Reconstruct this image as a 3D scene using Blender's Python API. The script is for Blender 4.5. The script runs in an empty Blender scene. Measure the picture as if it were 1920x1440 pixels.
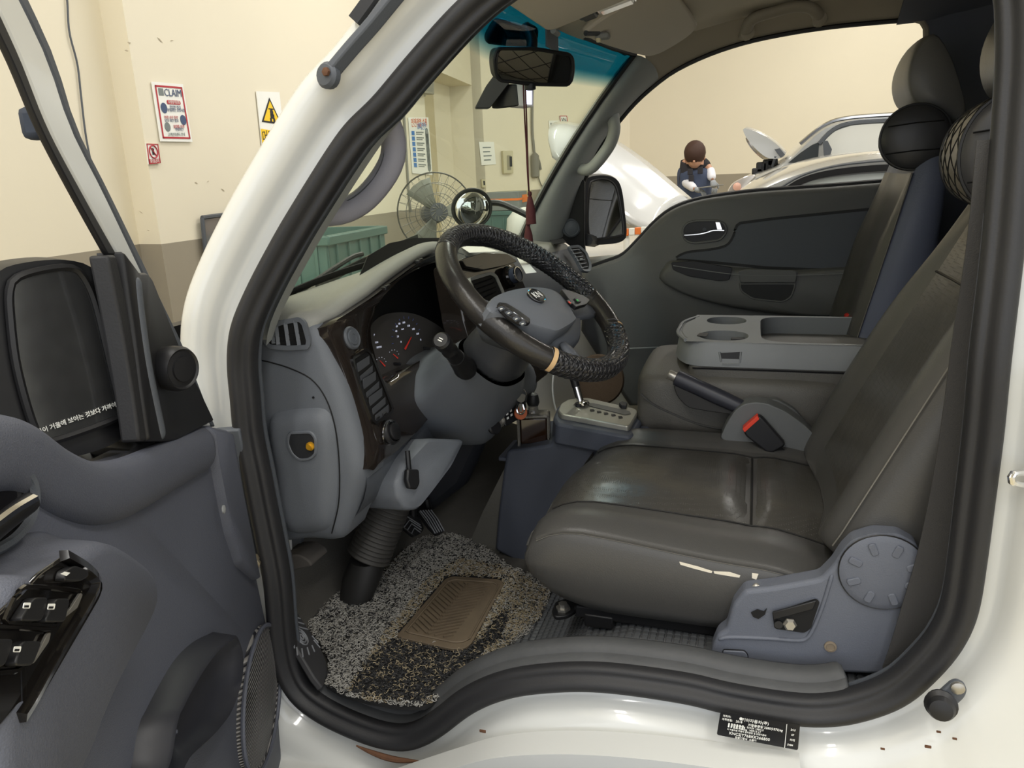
import bpy, bmesh, math, random
from mathutils import Vector as V, Matrix, noise
from math import sin, cos, pi, radians, sqrt
random.seed(7)
scene = bpy.context.scene
COL = scene.collection
# ------------------------------------------------------------------ camera
CAM = V((0.0, -0.95, 1.45))
FPX = 1400.0
yaw, pit, rol = radians(18), radians(15.3), radians(2.3)
CD = V((-sin(yaw)*cos(pit), cos(yaw)*cos(pit), -sin(pit)))
_r0 = V((cos(yaw), sin(yaw), 0)); _u0 = _r0.cross(CD)
CR = cos(rol)*_r0 - sin(rol)*_u0
CU = sin(rol)*_r0 + cos(rol)*_u0
cam_data = bpy.data.cameras.new('camera')
cam_data.sensor_width = 36.0
cam_data.lens = FPX/1920*36.0
cam_data.clip_start = 0.02
cam = bpy.data.objects.new('camera', cam_data); COL.objects.link(cam)
cam.matrix_world = Matrix(((CR.x, CU.x, -CD.x, CAM.x), (CR.y, CU.y, -CD.y, CAM.y), (CR.z, CU.z, -CD.z, CAM.z), (0, 0, 0, 1)))
scene.camera = cam
# ------------------------------------------------------------------ light and exposure
scene.view_settings.view_transform = 'Standard'
scene.view_settings.look = 'None'
scene.view_settings.gamma = 1.0
scene.view_settings.exposure = 0.2
scene.view_settings.use_curve_mapping = False
w = bpy.data.worlds.new('overcast_daylight'); scene.world = w; w.use_nodes = True
bg = w.node_tree.nodes['Background']
bg.inputs[0].default_value = (0.93, 0.96, 1.0, 1); bg.inputs[1].default_value = 1.45
def area(name, loc, rot, sx, sy, power, col=(1, .98, .94)):
    l = bpy.data.lights.new(name, 'AREA'); l.shape = 'RECTANGLE'; l.size = sx; l.size_y = sy; l.energy = power; l.color = col
    o = bpy.data.objects.new(name, l); COL.objects.link(o); o.location = loc; o.rotation_euler = rot
    return o
for k, (lx, ly) in enumerate(((-1.2, -.6), (-1.2, 4.6), (1.6, -.6), (1.6, 4.6), (-1.2, -3.4), (1.6, -3.4), (1.6, 8.6), (5.0, 4.6), (5.0, -.6))):
    area('ceiling_tube_light', (lx, ly, 4.75), (0, 0, 0), 0.25, 2.4, 60 if ly < 3 else 74)
# ------------------------------------------------------------------ helpers
def P(px, py, X=None, Y=None, Z=None):
    d = CD*FPX + CR*(px-960) - CU*(py-720)
    if X is not None: t = (X-CAM.x)/d.x
    elif Y is not None: t = (Y-CAM.y)/d.y
    else: t = (Z-CAM.z)/d.z
    return CAM + d*t
def PN(px, py, o, n):
    d = CD*FPX + CR*(px-960) - CU*(py-720)
    return CAM + d*((V(o)-CAM).dot(n)/d.dot(n))
def PD(px, py, dist):
    d = (CD*FPX + CR*(px-960) - CU*(py-720)).normalized()
    return CAM + d*dist
def srgb(r, g, b):
    f = lambda c: (c/255/12.92) if c/255 <= .04045 else ((c/255+.055)/1.055)**2.4
    return (f(r), f(g), f(b), 1)
MATS = {}
def mat(name, col, rough=.5, metal=0., bump=0., scale=200., var=0., vscale=6., spec=.5, coat=0., trans=0., emit=None, emis=1., tex='noise', ior=1.45, alpha=1.):
    if name in MATS: return MATS[name]
    m = bpy.data.materials.new(name); m.use_nodes = True; nt = m.node_tree
    b = nt.nodes['Principled BSDF']
    if len(col) == 3: col = srgb(*col)
    b.inputs['Base Color'].default_value = col
    b.inputs['Roughness'].default_value = rough; b.inputs['Metallic'].default_value = metal
    b.inputs['Specular IOR Level'].default_value = spec; b.inputs['IOR'].default_value = ior
    if coat: b.inputs['Coat Weight'].default_value = coat; b.inputs['Coat Roughness'].default_value = .05
    if trans: b.inputs['Transmission Weight'].default_value = trans
    if alpha < 1: b.inputs['Alpha'].default_value = alpha
    if emit: b.inputs['Emission Color'].default_value = srgb(*emit); b.inputs['Emission Strength'].default_value = emis
    tc = nt.nodes.new('ShaderNodeTexCoord')
    if var:
        n = nt.nodes.new('ShaderNodeTexNoise'); n.inputs['Scale'].default_value = vscale; n.inputs['Detail'].default_value = 6
        nt.links.new(tc.outputs['Object'], n.inputs['Vector'])
        mx = nt.nodes.new('ShaderNodeMix'); mx.data_type = 'RGBA'
        mx.inputs['A'].default_value = [max(0, c*(1-var)) for c in col[:3]]+[1]
        mx.inputs['B'].default_value = [min(1, c*(1+var)) for c in col[:3]]+[1]
        nt.links.new(n.outputs['Fac'], mx.inputs['Factor']); nt.links.new(mx.outputs['Result'], b.inputs['Base Color'])
    if bump:
        if tex == 'noise':
            n = nt.nodes.new('ShaderNodeTexNoise'); n.inputs['Detail'].default_value = 3; out = n.outputs['Fac']
        else:
            n = nt.nodes.new('ShaderNodeTexVoronoi'); out = n.outputs['Distance']
        n.inputs['Scale'].default_value = scale
        nt.links.new(tc.outputs['Object'], n.inputs['Vector'])
        bp = nt.nodes.new('ShaderNodeBump'); bp.inputs['Strength'].default_value = bump; bp.inputs['Distance'].default_value = .002
        nt.links.new(out, bp.inputs['Height']); nt.links.new(bp.outputs['Normal'], b.inputs['Normal'])
    MATS[name] = m
    return m
def wloc(o):
    v = V((0, 0, 0))
    while o is not None: v = v + o.location; o = o.parent
    return v
def tag(o, label=None, cat=None, group=None, kind=None):
    if label: o['label'] = label
    if cat: o['category'] = cat
    if group: o['group'] = group
    if kind: o['kind'] = kind
    return o
def empty(name, loc, label=None, cat=None, group=None, kind=None):
    o = bpy.data.objects.new(name, None); COL.objects.link(o); o.location = V(loc); o.empty_display_size = .05
    return tag(o, label, cat, group, kind)
def mesh(name, vs, fs, m, parent=None, smooth=True, sub=0, bev=0., seg=2, solid=0., soff=0., mats=None, fm=None, ang=40, fixn=True):
    vs = [V(v) for v in vs]
    if parent is not None: o0 = wloc(parent)
    else:
        o0 = V((sum(v.x for v in vs)/len(vs), sum(v.y for v in vs)/len(vs), min(v.z for v in vs)))
    me = bpy.data.meshes.new(name)
    me.from_pydata([tuple(v-o0) for v in vs], [], [tuple(f) for f in fs])
    if fixn:
        bm = bmesh.new(); bm.from_mesh(me); bmesh.ops.recalc_face_normals(bm, faces=bm.faces); bm.to_mesh(me); bm.free()
    for mm in (mats or [m]): me.materials.append(mm)
    if fm:
        for i, p in enumerate(me.polygons): p.material_index = fm[i]
    o = bpy.data.objects.new(name, me); COL.objects.link(o)
    if parent is not None: o.parent = parent
    else: o.location = o0
    if smooth:
        me.shade_smooth()
        if ang < 180 and not sub: me.set_sharp_from_angle(angle=radians(ang))
    if solid:
        md = o.modifiers.new('s', 'SOLIDIFY'); md.thickness = solid; md.offset = soff
    if bev:
        md = o.modifiers.new('b', 'BEVEL'); md.width = bev; md.segments = seg; md.limit_method = 'ANGLE'; md.angle_limit = radians(35)
        if smooth: md.harden_normals = False
    if sub:
        md = o.modifiers.new('u', 'SUBSURF'); md.levels = sub; md.render_levels = sub
    return o
def spline(pts, n, closed=False):
    pts = [V(p) for p in pts]; k = len(pts); out = []
    def cr(a, b, c, d, t):
        return .5*((2*b)+(c-a)*t+(2*a-5*b+4*c-d)*t*t+(3*b-a-3*c+d)*t*t*t)
    segs = k if closed else k-1
    dense = []
    for i in range(segs):
        if closed: a, b, c, d = pts[(i-1) % k], pts[i], pts[(i+1) % k], pts[(i+2) % k]
        else: a, b, c, d = pts[max(0, i-1)], pts[i], pts[i+1], pts[min(k-1, i+2)]
        for j in range(12): dense.append(cr(a, b, c, d, j/12))
    dense.append(pts[0].copy() if closed else pts[-1].copy())
    L = [0]
    for i in range(1, len(dense)): L.append(L[-1]+(dense[i]-dense[i-1]).length)
    tot = L[-1]; m = n if closed else n-1; j = 0
    for i in range(n):
        s = tot*i/m
        while j < len(L)-2 and L[j+1] < s: j += 1
        t = (s-L[j])/max(1e-9, L[j+1]-L[j]); out.append(dense[j].lerp(dense[j+1], min(1, max(0, t))))
    return out
def rings(name, R, m, parent=None, cu=True, cv=False, cap=True, **k):
    """R: list of rings of equal length. cu: each ring is closed; cv: ring list closed"""
    n = len(R[0]); vs = [p for r in R for p in r]; fs = []
    for i in range(len(R) if cv else len(R)-1):
        a = i*n; b = ((i+1) % len(R))*n
        for j in range(n if cu else n-1):
            j2 = (j+1) % n; fs.append((a+j, a+j2, b+j2, b+j))
    if cu and cap and not cv:
        fs.append(tuple(range(n))[::-1]); fs.append(tuple((len(R)-1)*n+j for j in range(n)))
    return mesh(name, vs, fs, m, parent, **k)
def frames(path, closed=False, up=None):
    n = len(path); out = []; pn = None
    for i in range(n):
        a = path[(i-1) % n] if (closed or i > 0) else path[0]
        b = path[(i+1) % n] if (closed or i < n-1) else path[-1]
        t = (b-a).normalized()
        if up is not None:
            u = V(up(i) if callable(up) else up); N = u-t*u.dot(t)
        else:
            if pn is None: pn = V((0, 0, 1)) if abs(t.z) < .9 else V((1, 0, 0))
            N = pn-t*pn.dot(t)
        N.normalize(); pn = N; out.append((t, N, t.cross(N)))
    return out
def sweep(name, path, prof, m, parent=None, closed=False, up=None, pclosed=True, scale=None, **k):
    R = []
    for i, (p, (t, N, B)) in enumerate(zip(path, frames(path, closed, up))):
        s = scale(i/(len(path)-1)) if scale else 1
        R.append([p+N*(a*s)+B*(b*s) for a, b in prof])
    return rings(name, R, m, parent, cu=pclosed, cv=closed, **k)
def circ(r, n=10, ry=None):
    return [(r*cos(2*pi*i/n), (ry or r)*sin(2*pi*i/n)) for i in range(n)]
def tube(name, path, r, m, parent=None, n=8, closed=False, ns=0, **k):
    path = [V(p) for p in path]
    if ns: path = spline(path, ns, closed)
    return sweep(name, path, circ(r, n), m, parent, closed, **k)
def plate(name, poly, d, m, parent=None, bev=0., seg=2, **k):
    poly = [V(p) for p in poly]; n = len(poly); d = V(d)
    vs = poly+[p+d for p in poly]
    fs = [tuple(range(n))[::-1], tuple(range(n, 2*n))]+[(i, (i+1) % n, n+(i+1) % n, n+i) for i in range(n)]
    return mesh(name, vs, fs, m, parent, bev=bev, seg=seg, **k)
def basis(z, x=None):
    z = V(z).normalized()
    x = V(x) if x is not None else (V((1, 0, 0)) if abs(z.x) < .9 else V((0, 1, 0)))
    x = (x-z*x.dot(z)).normalized()
    return x, z.cross(x), z
def rbox(name, c, size, m, parent=None, bev=.003, seg=2, ax=None, **k):
    x, y, z = ax if ax else (V((1, 0, 0)), V((0, 1, 0)), V((0, 0, 1)))
    a, b, cc = size; c = V(c); vs = []
    for sz in (-1, 1):
        for sx, sy in ((-1, -1), (1, -1), (1, 1), (-1, 1)):
            vs.append(c+x*(sx*a/2)+y*(sy*b/2)+z*(sz*cc/2))
    fs = [(3, 2, 1, 0), (4, 5, 6, 7), (0, 1, 5, 4), (1, 2, 6, 5), (2, 3, 7, 6), (3, 0, 4, 7)]
    return mesh(name, vs, fs, m, parent, bev=bev, seg=seg, **k)
def lathe(name, prof, m, o, axis, parent=None, n=24, x=None, sx=1., **k):
    X, Y, Z = basis(axis, x); o = V(o)
    R = [[o+X*(r*sx*cos(2*pi*i/n))+Y*(r*sin(2*pi*i/n))+Z*h for i in range(n)] for r, h in prof]
    return rings(name, R, m, parent, **k)
TS = bpy.data.scenes.new('type_setting')
def text(name, body, o, xd, yd, size, m, parent=None, align='CENTER', depth=.0004, label=None):
    cu = bpy.data.curves.new(name, 'FONT'); cu.body = body; cu.size = size; cu.align_x = align; cu.align_y = 'CENTER'; cu.extrude = depth; cu.resolution_u = 2
    ob = bpy.data.objects.new(name, cu); TS.collection.objects.link(ob)
    TS.view_layers[0].update()
    me = bpy.data.meshes.new_from_object(ob.evaluated_get(TS.view_layers[0].depsgraph))
    bpy.data.objects.remove(ob); bpy.data.curves.remove(cu)
    xd = V(xd).normalized(); yd = V(yd).normalized(); zd = xd.cross(yd).normalized()
    o0 = wloc(parent); o = V(o)
    for v in me.vertices:
        q = v.co.copy(); v.co = o+xd*q.x+yd*q.y+zd*q.z-o0
    me.materials.clear(); me.materials.append(m); me.name = name
    ob = bpy.data.objects.new(name, me); COL.objects.link(ob)
    if parent is not None: ob.parent = parent
    return ob
def rpoly(pts, r, n=4):
    """round the corners of a polygon of Vectors"""
    pts = [V(p) for p in pts]; out = []
    for i, p in enumerate(pts):
        a, b = pts[i-1]-p, pts[(i+1) % len(pts)]-p
        ra = min(r, a.length*.45, b.length*.45)
        p0, p1 = p+a.normalized()*ra, p+b.normalized()*ra
        for j in range(n+1):
            t = j/n; out.append(p0*(1-t)**2+p*2*t*(1-t)+p1*t*t)
    return out
def copy_tree(o, parent=None):
    c = o.copy(); COL.objects.link(c); c.parent = parent
    for ch in list(o.children): copy_tree(ch, c)
    return c
# ------------------------------------------------------------------ materials
M_white = mat('white_paint', (206, 207, 203), .22, coat=.6, var=.03, vscale=3)
M_seal = mat('black_rubber', (34, 34, 36), .55, bump=.15, scale=400)
M_plas = mat('grey_plastic', (96, 100, 106), .55, bump=.25, scale=900, var=.04)
M_plasd = mat('dark_plastic', (78, 82, 88), .55, bump=.25, scale=900, var=.05)
M_plasl = mat('light_grey_trim', (140, 142, 142), .6, bump=.2, scale=900)
M_door = mat('blue_grey_plastic', (78, 81, 91), .55, bump=.35, scale=700, var=.06)
M_black = mat('black_plastic', (24, 24, 26), .45)
M_vblack = mat('deep_black', (9, 9, 10), .7)
M_gloss = mat('gloss_black_trim', (20, 18, 17), .12, coat=.7)
M_wood = mat('dark_smoked_wood', (36, 31, 28), .14, coat=.8, var=.25, vscale=9)
M_chrome = mat('chrome', (225, 225, 225), .12, 1.)
M_steel = mat('brushed_steel', (165, 162, 155), .35, .8)
M_silver = mat('silver_paint', (170, 168, 158), .35, .6)
M_leath = mat('charcoal_leather', (66, 65, 63), .42, bump=.3, scale=420, tex='voronoi', var=.06)
M_leaths = mat('smooth_leather', (68, 67, 65), .36, bump=.15, scale=500, var=.05)
M_leatht = mat('taupe_leather', (84, 82, 77), .5, bump=.25, scale=420, tex='voronoi')
M_head = mat('headliner_fabric', (204, 197, 184), .95, bump=.3, scale=1500)
M_fabric = mat('dark_blue_fabric', (98, 101, 112), .95, bump=.4, scale=1500, var=.08)
M_red = mat('red_plastic', (200, 40, 34), .4)
M_orange = mat('orange_paint', (226, 120, 50), .5)
M_yellow = mat('yellow_zinc', (225, 170, 50), .3, .6)
M_wt = mat('print_white', (232, 232, 226), .6)
M_pap = mat('paper_white', (236, 236, 230), .7)
M_mir = mat('mirror_glass', (210, 212, 212), .015, 1.)
# ================================================================== garage
M_wall = mat('cream_wall_paint', (226, 218, 197), .75, bump=.15, scale=60, var=.03, vscale=1.5)
M_band = mat('taupe_wall_paint', (150, 142, 126), .7, bump=.1, scale=60, var=.04, vscale=2)
M_floor = mat('garage_floor_paint', (196, 184, 150), .35, var=.12, vscale=1.2)
M_ceil = mat('ceiling_panel', (205, 200, 188), .85)
GZ = 0.0; CZ = 4.9
mesh('floor', [(-8, -7, GZ), (14, -7, GZ), (14, 16, GZ), (-8, 16, GZ)], [(0, 1, 2, 3)], M_floor)
o = bpy.data.objects['floor']; tag(o, kind='structure')
tag(mesh('ceiling', [(-8, -4.5, CZ), (14, -4.5, CZ), (14, 16, CZ), (-8, 16, CZ), (-8, -4.5, CZ+.1), (14, -4.5, CZ+.1), (14, 16, CZ+.1), (-8, 16, CZ+.1)],
         [(0, 1, 2, 3), (7, 6, 5, 4), (0, 4, 5, 1), (1, 5, 6, 2), (2, 6, 7, 3), (3, 7, 4, 0)], M_ceil), kind='structure')
def wall(name, pts, zb=1.2, th=.18, skip=None):
    """polyline wall, painted band below zb; thickness away from the camera"""
    pts = [V((x, y, 0)) for x, y in pts]; vs = []; fs = []; fm = []
    def nrm(i):
        a = pts[max(0, i-1)]; b = pts[min(len(pts)-1, i+1)]; t = (b-a).normalized()
        n = V((t.y, -t.x, 0))
        return n if n.dot(CAM-pts[i]) < 0 else -n
    for i, p in enumerate(pts):
        q = p+nrm(i)*th
        for r in (p, q):
            for z in (GZ, zb, CZ): vs.append(V((r.x, r.y, z)))
    for i in range(len(pts)-1):
        a, b = i*6, (i+1)*6
        for z in (0, 1):
            fs.append((a+z, b+z, b+z+1, a+z+1)); fm.append(0 if z == 0 else 1)
            fs.append((a+3+z, a+4+z, b+4+z, b+3+z)); fm.append(1)
        fs.append((a+2, b+2, b+5, a+5)); fm.append(1)
    for e in (0, (len(pts)-1)*6):
        for z in (0, 1): fs.append((e+z, e+z+1, e+z+4, e+z+3)); fm.append(0 if z == 0 else 1)
    o = mesh(name, vs, fs, M_wall, mats=[M_band, M_wall], fm=fm, smooth=False)
    return tag(o, kind='structure')
FW0 = P(302, 458, Z=1.2); FW1 = P(690, 404, Z=1.2)          # the wall ahead of the truck
fwd = (FW1-FW0); fwd.z = 0; fwd.normalize(); fwn = V((fwd.y, -fwd.x, 0))   # points towards the truck (+X side)
RC0 = P(0, 495, Z=1.2); RC1 = P(190, 468, Z=1.2); rdir = (RC1-RC0); rdir.z = 0; rdir.normalize()
def onwall(px, py, off=.004):
    return PN(px, py, FW0+fwn*off, fwn)
colL = PN(262, 459, RC0, V((rdir.y, -rdir.x, 0)))
wallA = [(RC0-rdir*4.6).to_2d(), (RC0-rdir*1).to_2d(), colL.to_2d(), FW0.to_2d()]
dl = PN(800, 250, FW0, fwn)                                   # left jamb of the door niche
niche = -fwn*.32
wallA += [dl.to_2d()]
dr = PN(886, 250, FW0, fwn)
wall('wall_front', wallA)
W3a = V((dr.x+.02, dr.y, 0)); W3b = P(1181, 250, Y=11.0)
w3d = (W3b-W3a); w3d.z = 0; w3d.normalize(); w3n = V((w3d.y, -w3d.x, 0))
def onw3(px, py, off=.006): return PN(px, py, W3a+w3n*off, w3n)
wall('wall_side', [W3a.to_2d(), W3b.to_2d()], zb=1.3)
wall('wall_far', [W3b.to_2d(), (14, 11.6)], zb=1.405)
# door niche: back, reveal, lintel, grey steel door
niche_h = onw3(887, 160, 0).z
nb0 = dl+niche; nb1 = V((W3a.x, W3a.y, 0))+niche
tag(plate('wall_niche', [V((nb0.x, nb0.y-.3, 0)), V((nb1.x, nb1.y+.3, 0)), V((nb1.x, nb1.y+.3, CZ)), V((nb0.x, nb0.y-.3, CZ))], niche*.3, M_wall), kind='structure')
tag(plate('trim_1', [V((W3a.x, W3a.y, 0)), nb1, nb1+w3d*.15, V((W3a.x, W3a.y, 0))+w3d*.15], V((0, 0, CZ)), M_wall), kind='structure')
tag(plate('trim_2', [V((dl.x, dl.y, niche_h)), V((W3a.x, W3a.y, niche_h)), nb1+V((0, 0, niche_h)), V((nb0.x, nb0.y, niche_h))], V((0, 0, CZ-niche_h)), M_wall), kind='structure')
M_sdoor = mat('beige_steel_door', (196, 184, 152), .5)
dd = empty('door_1', nb0, kind='structure')
dh = niche_h-.12
d0 = V((nb0.x, nb0.y, 0))-niche*.12; d1 = V((nb1.x, nb1.y, 0))-niche*.12
da = d0.lerp(d1, .02); db = d0.lerp(d1, .62)
plate('door_leaf', [da, db, db+V((0, 0, dh)), da+V((0, 0, dh))], niche*.08, M_sdoor, dd, bev=.006)
dm = d0.lerp(d1, .33)-niche*.02
rbox('door_closer', dm+V((0, 0, dh-.06)), (.08, .3, .09), M_steel, dd, bev=.01, ax=(fwn, fwd, V((0, 0, 1))))
tube('door_gap', [dm-niche*.0+V((0, 0, .1)), dm-niche*.0+V((0, 0, dh-.1))], .008, M_plasd, dd, n=6)
# posters and notices -------------------------------------------------
def quad_on(fn, px4, off): return [fn(x, y, off) for x, y in px4]
def sheet(name, fn, px4, m, label, cat, group=None):
    q = quad_on(fn, px4, .012); n = (q[1]-q[0]).cross(q[3]-q[0]).normalized()
    if n.dot(CAM-q[0]) > 0: n = -n
    o = plate(name, q, n*.006, m); tag(o, label, cat, group); return o, q, -n
def on_sheet(q, n, u, v, off=.0015):
    return (q[0].lerp(q[1], u)).lerp(q[3].lerp(q[2], u), v)+n*off
def patch(name, q, n, u0, v0, u1, v1, m, parent, off=.0015, rnd=0.):
    pts = [on_sheet(q, n, u, v, off) for u, v in ((u0, v0), (u1, v0), (u1, v1), (u0, v1))]
    if rnd: pts = rpoly(pts, rnd)
    return plate(name, pts, n*.0008, m, parent)
def disc(name, q, n, u, v, r, m, parent, off=.0015, ring=0.):
    c = on_sheet(q, n, u, v, off); X, Y, Z = basis(n)
    if ring: return sweep(name, [c+X*(r*cos(a*pi/14))+Y*(r*sin(a*pi/14)) for a in range(28)], circ(ring, 5), m, parent, closed=True)
    return plate(name, [c+X*(r*cos(a*pi/12))+Y*(r*sin(a*pi/12)) for a in range(24)], n*.0008, m, parent)
M_pred = mat('print_red', (178, 52, 62), .6); M_pnav = mat('print_navy', (70, 86, 118), .6); M_pblk = mat('print_black', (38, 38, 44), .6)
M_pyel = mat('print_yellow', (240, 200, 44), .6); M_pblu = mat('print_blue', (66, 122, 190), .6); M_pgrn = mat('print_grey', (120, 128, 128), .6); M_porg = mat('print_orange', (226, 110, 60), .6)
def txt(body, q, n, u, v, h, m, parent, align='CENTER'):
    xd = (q[1]-q[0]).normalized(); yd = (q[0]-q[3]).normalized()
    return text('lettering', body, on_sheet(q, n, u, v, .003), xd, yd, h, m, parent, align)
s, q, n = sheet('poster', onwall, [(285, 153), (343, 158), (361, 266), (302, 265)], M_pap, 'red-bordered claim poster with round photos on the cream wall', 'poster')
W_ = (q[1]-q[0]).length
for a in ((.06, .05, .94, .08), (.06, .92, .94, .95), (.06, .05, .1, .95), (.9, .05, .94, .95)): patch('border', q, n, *a, M_pred, s)
txt('CLAIM', q, n, .6, .17, W_*.2, M_pnav, s); patch('banner', q, n, .36, .29, .8, .36, M_pred, s, rnd=.01)
txt('보장심의신청', q, n, .58, .325, W_*.07, M_wt, s)
disc('photo', q, n, .24, .43, W_*.1, M_pnav, s); disc('photo', q, n, .8, .62, W_*.1, M_pnav, s); disc('photo', q, n, .26, .75, W_*.09, M_pgrn, s)
for (u, v, t, m) in ((.6, .41, '작업전 점검', M_pnav), (.62, .46, '부품확인 요청사항', M_pnav), (.42, .59, '현장 사진 첨부', M_pred), (.42, .64, '담당 확인 필요', M_pnav), (.62, .74, '불량품 보관', M_pred), (.62, .79, '현장확인', M_pnav), (.5, .88, '고객만족센터 안내', M_pgrn)):
    txt(t, q, n, u, v, W_*.075, m, s)
patch('stripe', q, n, .15, .1, .3, .22, M_pgrn, s)
s, q, n = sheet('warning_sign', onwall, [(481, 171), (524, 173), (536, 283), (492, 274)], M_pap, 'yellow triangle hazard notice beside the windscreen pillar', 'sign')
W_ = (q[1]-q[0]).length
tri = [on_sheet(q, n, u, v, .002) for u, v in ((.5, .1), (.93, .55), (.07, .55))]
plate('triangle', tri, n*.0008, M_pblk, s)
cc_ = (tri[0]+tri[1]+tri[2])/3
plate('triangle_face', [cc_+(t-cc_)*.8+n*.001 for t in tri], n*.0008, M_pyel, s)
disc('pictogram', q, n, .52, .36, W_*.07, M_pblk, s, .004); patch('pictogram', q, n, .45, .39, .62, .47, M_pblk, s, .004); patch('pictogram', q, n, .4, .29, .62, .31, M_pblk, s, .004)
patch('pictogram', q, n, .42, .46, .5, .52, M_pblk, s, .004); patch('pictogram', q, n, .56, .46, .64, .52, M_pblk, s, .004)
patch('panel', q, n, 0, .68, 1, 1, M_pyel, s); txt('머리조심', q, n, .52, .79, W_*.28, M_pblk, s); txt('낙하주의', q, n, .5, .92, W_*.13, M_pblk, s)
s, q, n = sheet('warning_sign', onwall, [(274, 269), (296, 270), (301, 306), (279, 308)], M_pap, 'small red no-entry notice below the claim poster', 'sign')
W_ = (q[1]-q[0]).length
for a in ((0, 0, 1, .05), (0, 0, .07, 1), (.93, 0, 1, 1), (0, .76, 1, 1)): patch('border', q, n, *a, M_pred, s)
disc('ring', q, n, .5, .4, W_*.34, M_pred, s, .003, ring=W_*.035); disc('pictogram', q, n, .48, .3, W_*.09, M_pblk, s); patch('pictogram', q, n, .4, .38, .58, .55, M_pblk, s)
X, Y, Z = basis(n); cc_ = on_sheet(q, n, .5, .4, .003); dv = ((q[2]-q[0]).normalized())*W_*.3
tube('slash', [cc_-dv, cc_+dv], W_*.03, M_pred, s, n=5); txt('출입금지', q, n, .5, .87, W_*.22, M_wt, s)
s, q, n = sheet('poster', onwall, [(766, 220), (803, 220), (811, 328), (774, 325)], M_pap, 'tall blue and orange safety poster left of the wall door', 'poster')
W_ = (q[1]-q[0]).length
txt('안전작업 수칙', q, n, .5, .1, W_*.14, M_porg, s); txt('10대안전', q, n, .6, .16, W_*.13, M_pblu, s)
for k in range(7):
    v0 = .24+k*.095; patch('index_tab', q, n, .08, v0, .22, v0+.075, M_pblu, s)
    patch('text_line', q, n, .3, v0+.01, .68, v0+.03, M_pgrn, s); patch('text_line', q, n, .3, v0+.045, .6, v0+.06, M_pgrn, s)
    disc('photo', q, n, .85, v0+.04, W_*.09, M_pgrn, s)
s, q, n = sheet('paper_notice', onw3, [(898, 266), (926, 266), (930, 308), (903, 310)], M_pap, 'plain white handwritten note left of the beige switch box', 'notice')
W_ = (q[1]-q[0]).length
for k in range(4): patch('text_line', q, n, .2, .22+k*.18, .75-.08*(k % 2), .27+k*.18, M_pgrn, s)
s, q, n = sheet('calendar_sheet', onw3, [(1029, 226), (1050, 226), (1053, 265), (1032, 262)], M_pap, 'grey wall calendar sheet near the far windscreen pillar', 'calendar')
for r in range(3):
    for c in range(5): patch('date_box', q, n, .12+c*.17, .12+r*.25, .22+c*.17, .26+r*.25, M_pgrn, s)
s, q, n = sheet('paper_notice', onw3, [(1049, 217), (1063, 217), (1066, 239), (1052, 240)], M_pap, 'small red-framed notice above the wall calendar', 'notice')
for a in ((0, 0, 1, .06), (0, .94, 1, 1), (0, 0, .08, 1), (.92, 0, 1, 1)): patch('border', q, n, *a, M_pred, s)
txt('VN', q, n, .5, .35, (q[1]-q[0]).length*.5, M_pblk, s)
# switch box, outlet, cables, junction box
def wallbox(name, fn, px4, d, m, label, cat):
    q = quad_on(fn, px4, .002); n = (q[1]-q[0]).cross(q[3]-q[0]).normalized()
    if n.dot(CAM-q[0]) < 0: n = -n
    r = empty(name, q[3], label, cat); plate('housing', q, n*d, m, r, bev=.006); return r, [p+n*d for p in q], n
M_beige = mat('beige_switch_plastic', (196, 188, 158), .5)
s, q, n = wallbox('switch_box', onw3, [(939, 283), (958, 283), (959, 325), (941, 326)], .05, M_beige, 'beige wall switch box with dark lever slot', 'switch')
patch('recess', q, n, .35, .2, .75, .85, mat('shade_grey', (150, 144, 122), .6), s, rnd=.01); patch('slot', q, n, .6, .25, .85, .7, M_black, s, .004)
s, q, n = wallbox('wall_socket', onw3, [(901, 336), (908, 336), (909, 352), (902, 352)], .03, M_beige, 'small wall socket with dark slot under the handwritten note', 'socket')
patch('slot', q, n, .35, .2, .75, .7, M_black, s)
s, q, n = wallbox('junction_box', onwall, [(771, 124), (801, 140), (801, 178), (773, 174)], .08, mat('box_grey', (150, 146, 132), .6), 'grey electrical box high on the wall beside the door niche', 'box')
patch('cover', q, n, .1, .1, .9, .9, mat('box_cover', (128, 126, 116), .5), s, rnd=.02)
M_cab = mat('grey_cable', (128, 126, 118), .6)
r = empty('wall_cable', onw3(1000, 330), 'grey power cable hanging down the side wall to a plug', 'cable')
tube('cable', [onw3(*p, .02) for p in ((998, 195), (998, 240), (1000, 270), (1003, 290), (1010, 300), (1014, 318))], .018, M_cab, r, ns=24)
tube('cable', [onw3(*p, .02) for p in ((1000, 262), (1002, 285), (1003, 312))], .015, M_cab, r, ns=12)
lathe('plug', [(.02, 0), (.06, .02), (.06, .3), (.02, .34)], M_cab, onw3(1004, 334, .05), (0, 0, 1), r, n=10)
tube('cable', [onw3(*p, .02) for p in ((1010, 322), (1010, 332), (1014, 345), (1018, 350))], .008, M_cab, r, ns=12)
r = empty('wall_cable', PN(160, 300, RC0, V((rdir.y, -rdir.x, 0))), 'thin dark cable running down the wall left of the pilaster', 'cable')
tube('cable', [PN(x, y, RC0+V((rdir.y, -rdir.x, 0))*.01, V((rdir.y, -rdir.x, 0))) for x, y in ((120, -60), (126, 0), (130, 60), (145, 120), (152, 180), (161, 255), (175, 330), (190, 440), (192, 470))], .0045, M_plasd, r, n=6, ns=40)
r = empty('wall_cable', onwall(760, 330), 'thin grey conduit on the wall behind the fan', 'cable')
tube('cable', [onwall(x, y, .015) for x, y in ((754, 170), (760, 250), (764, 320), (768, 380), (771, 397))], .012, M_cab, r, n=6, ns=20)

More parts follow.
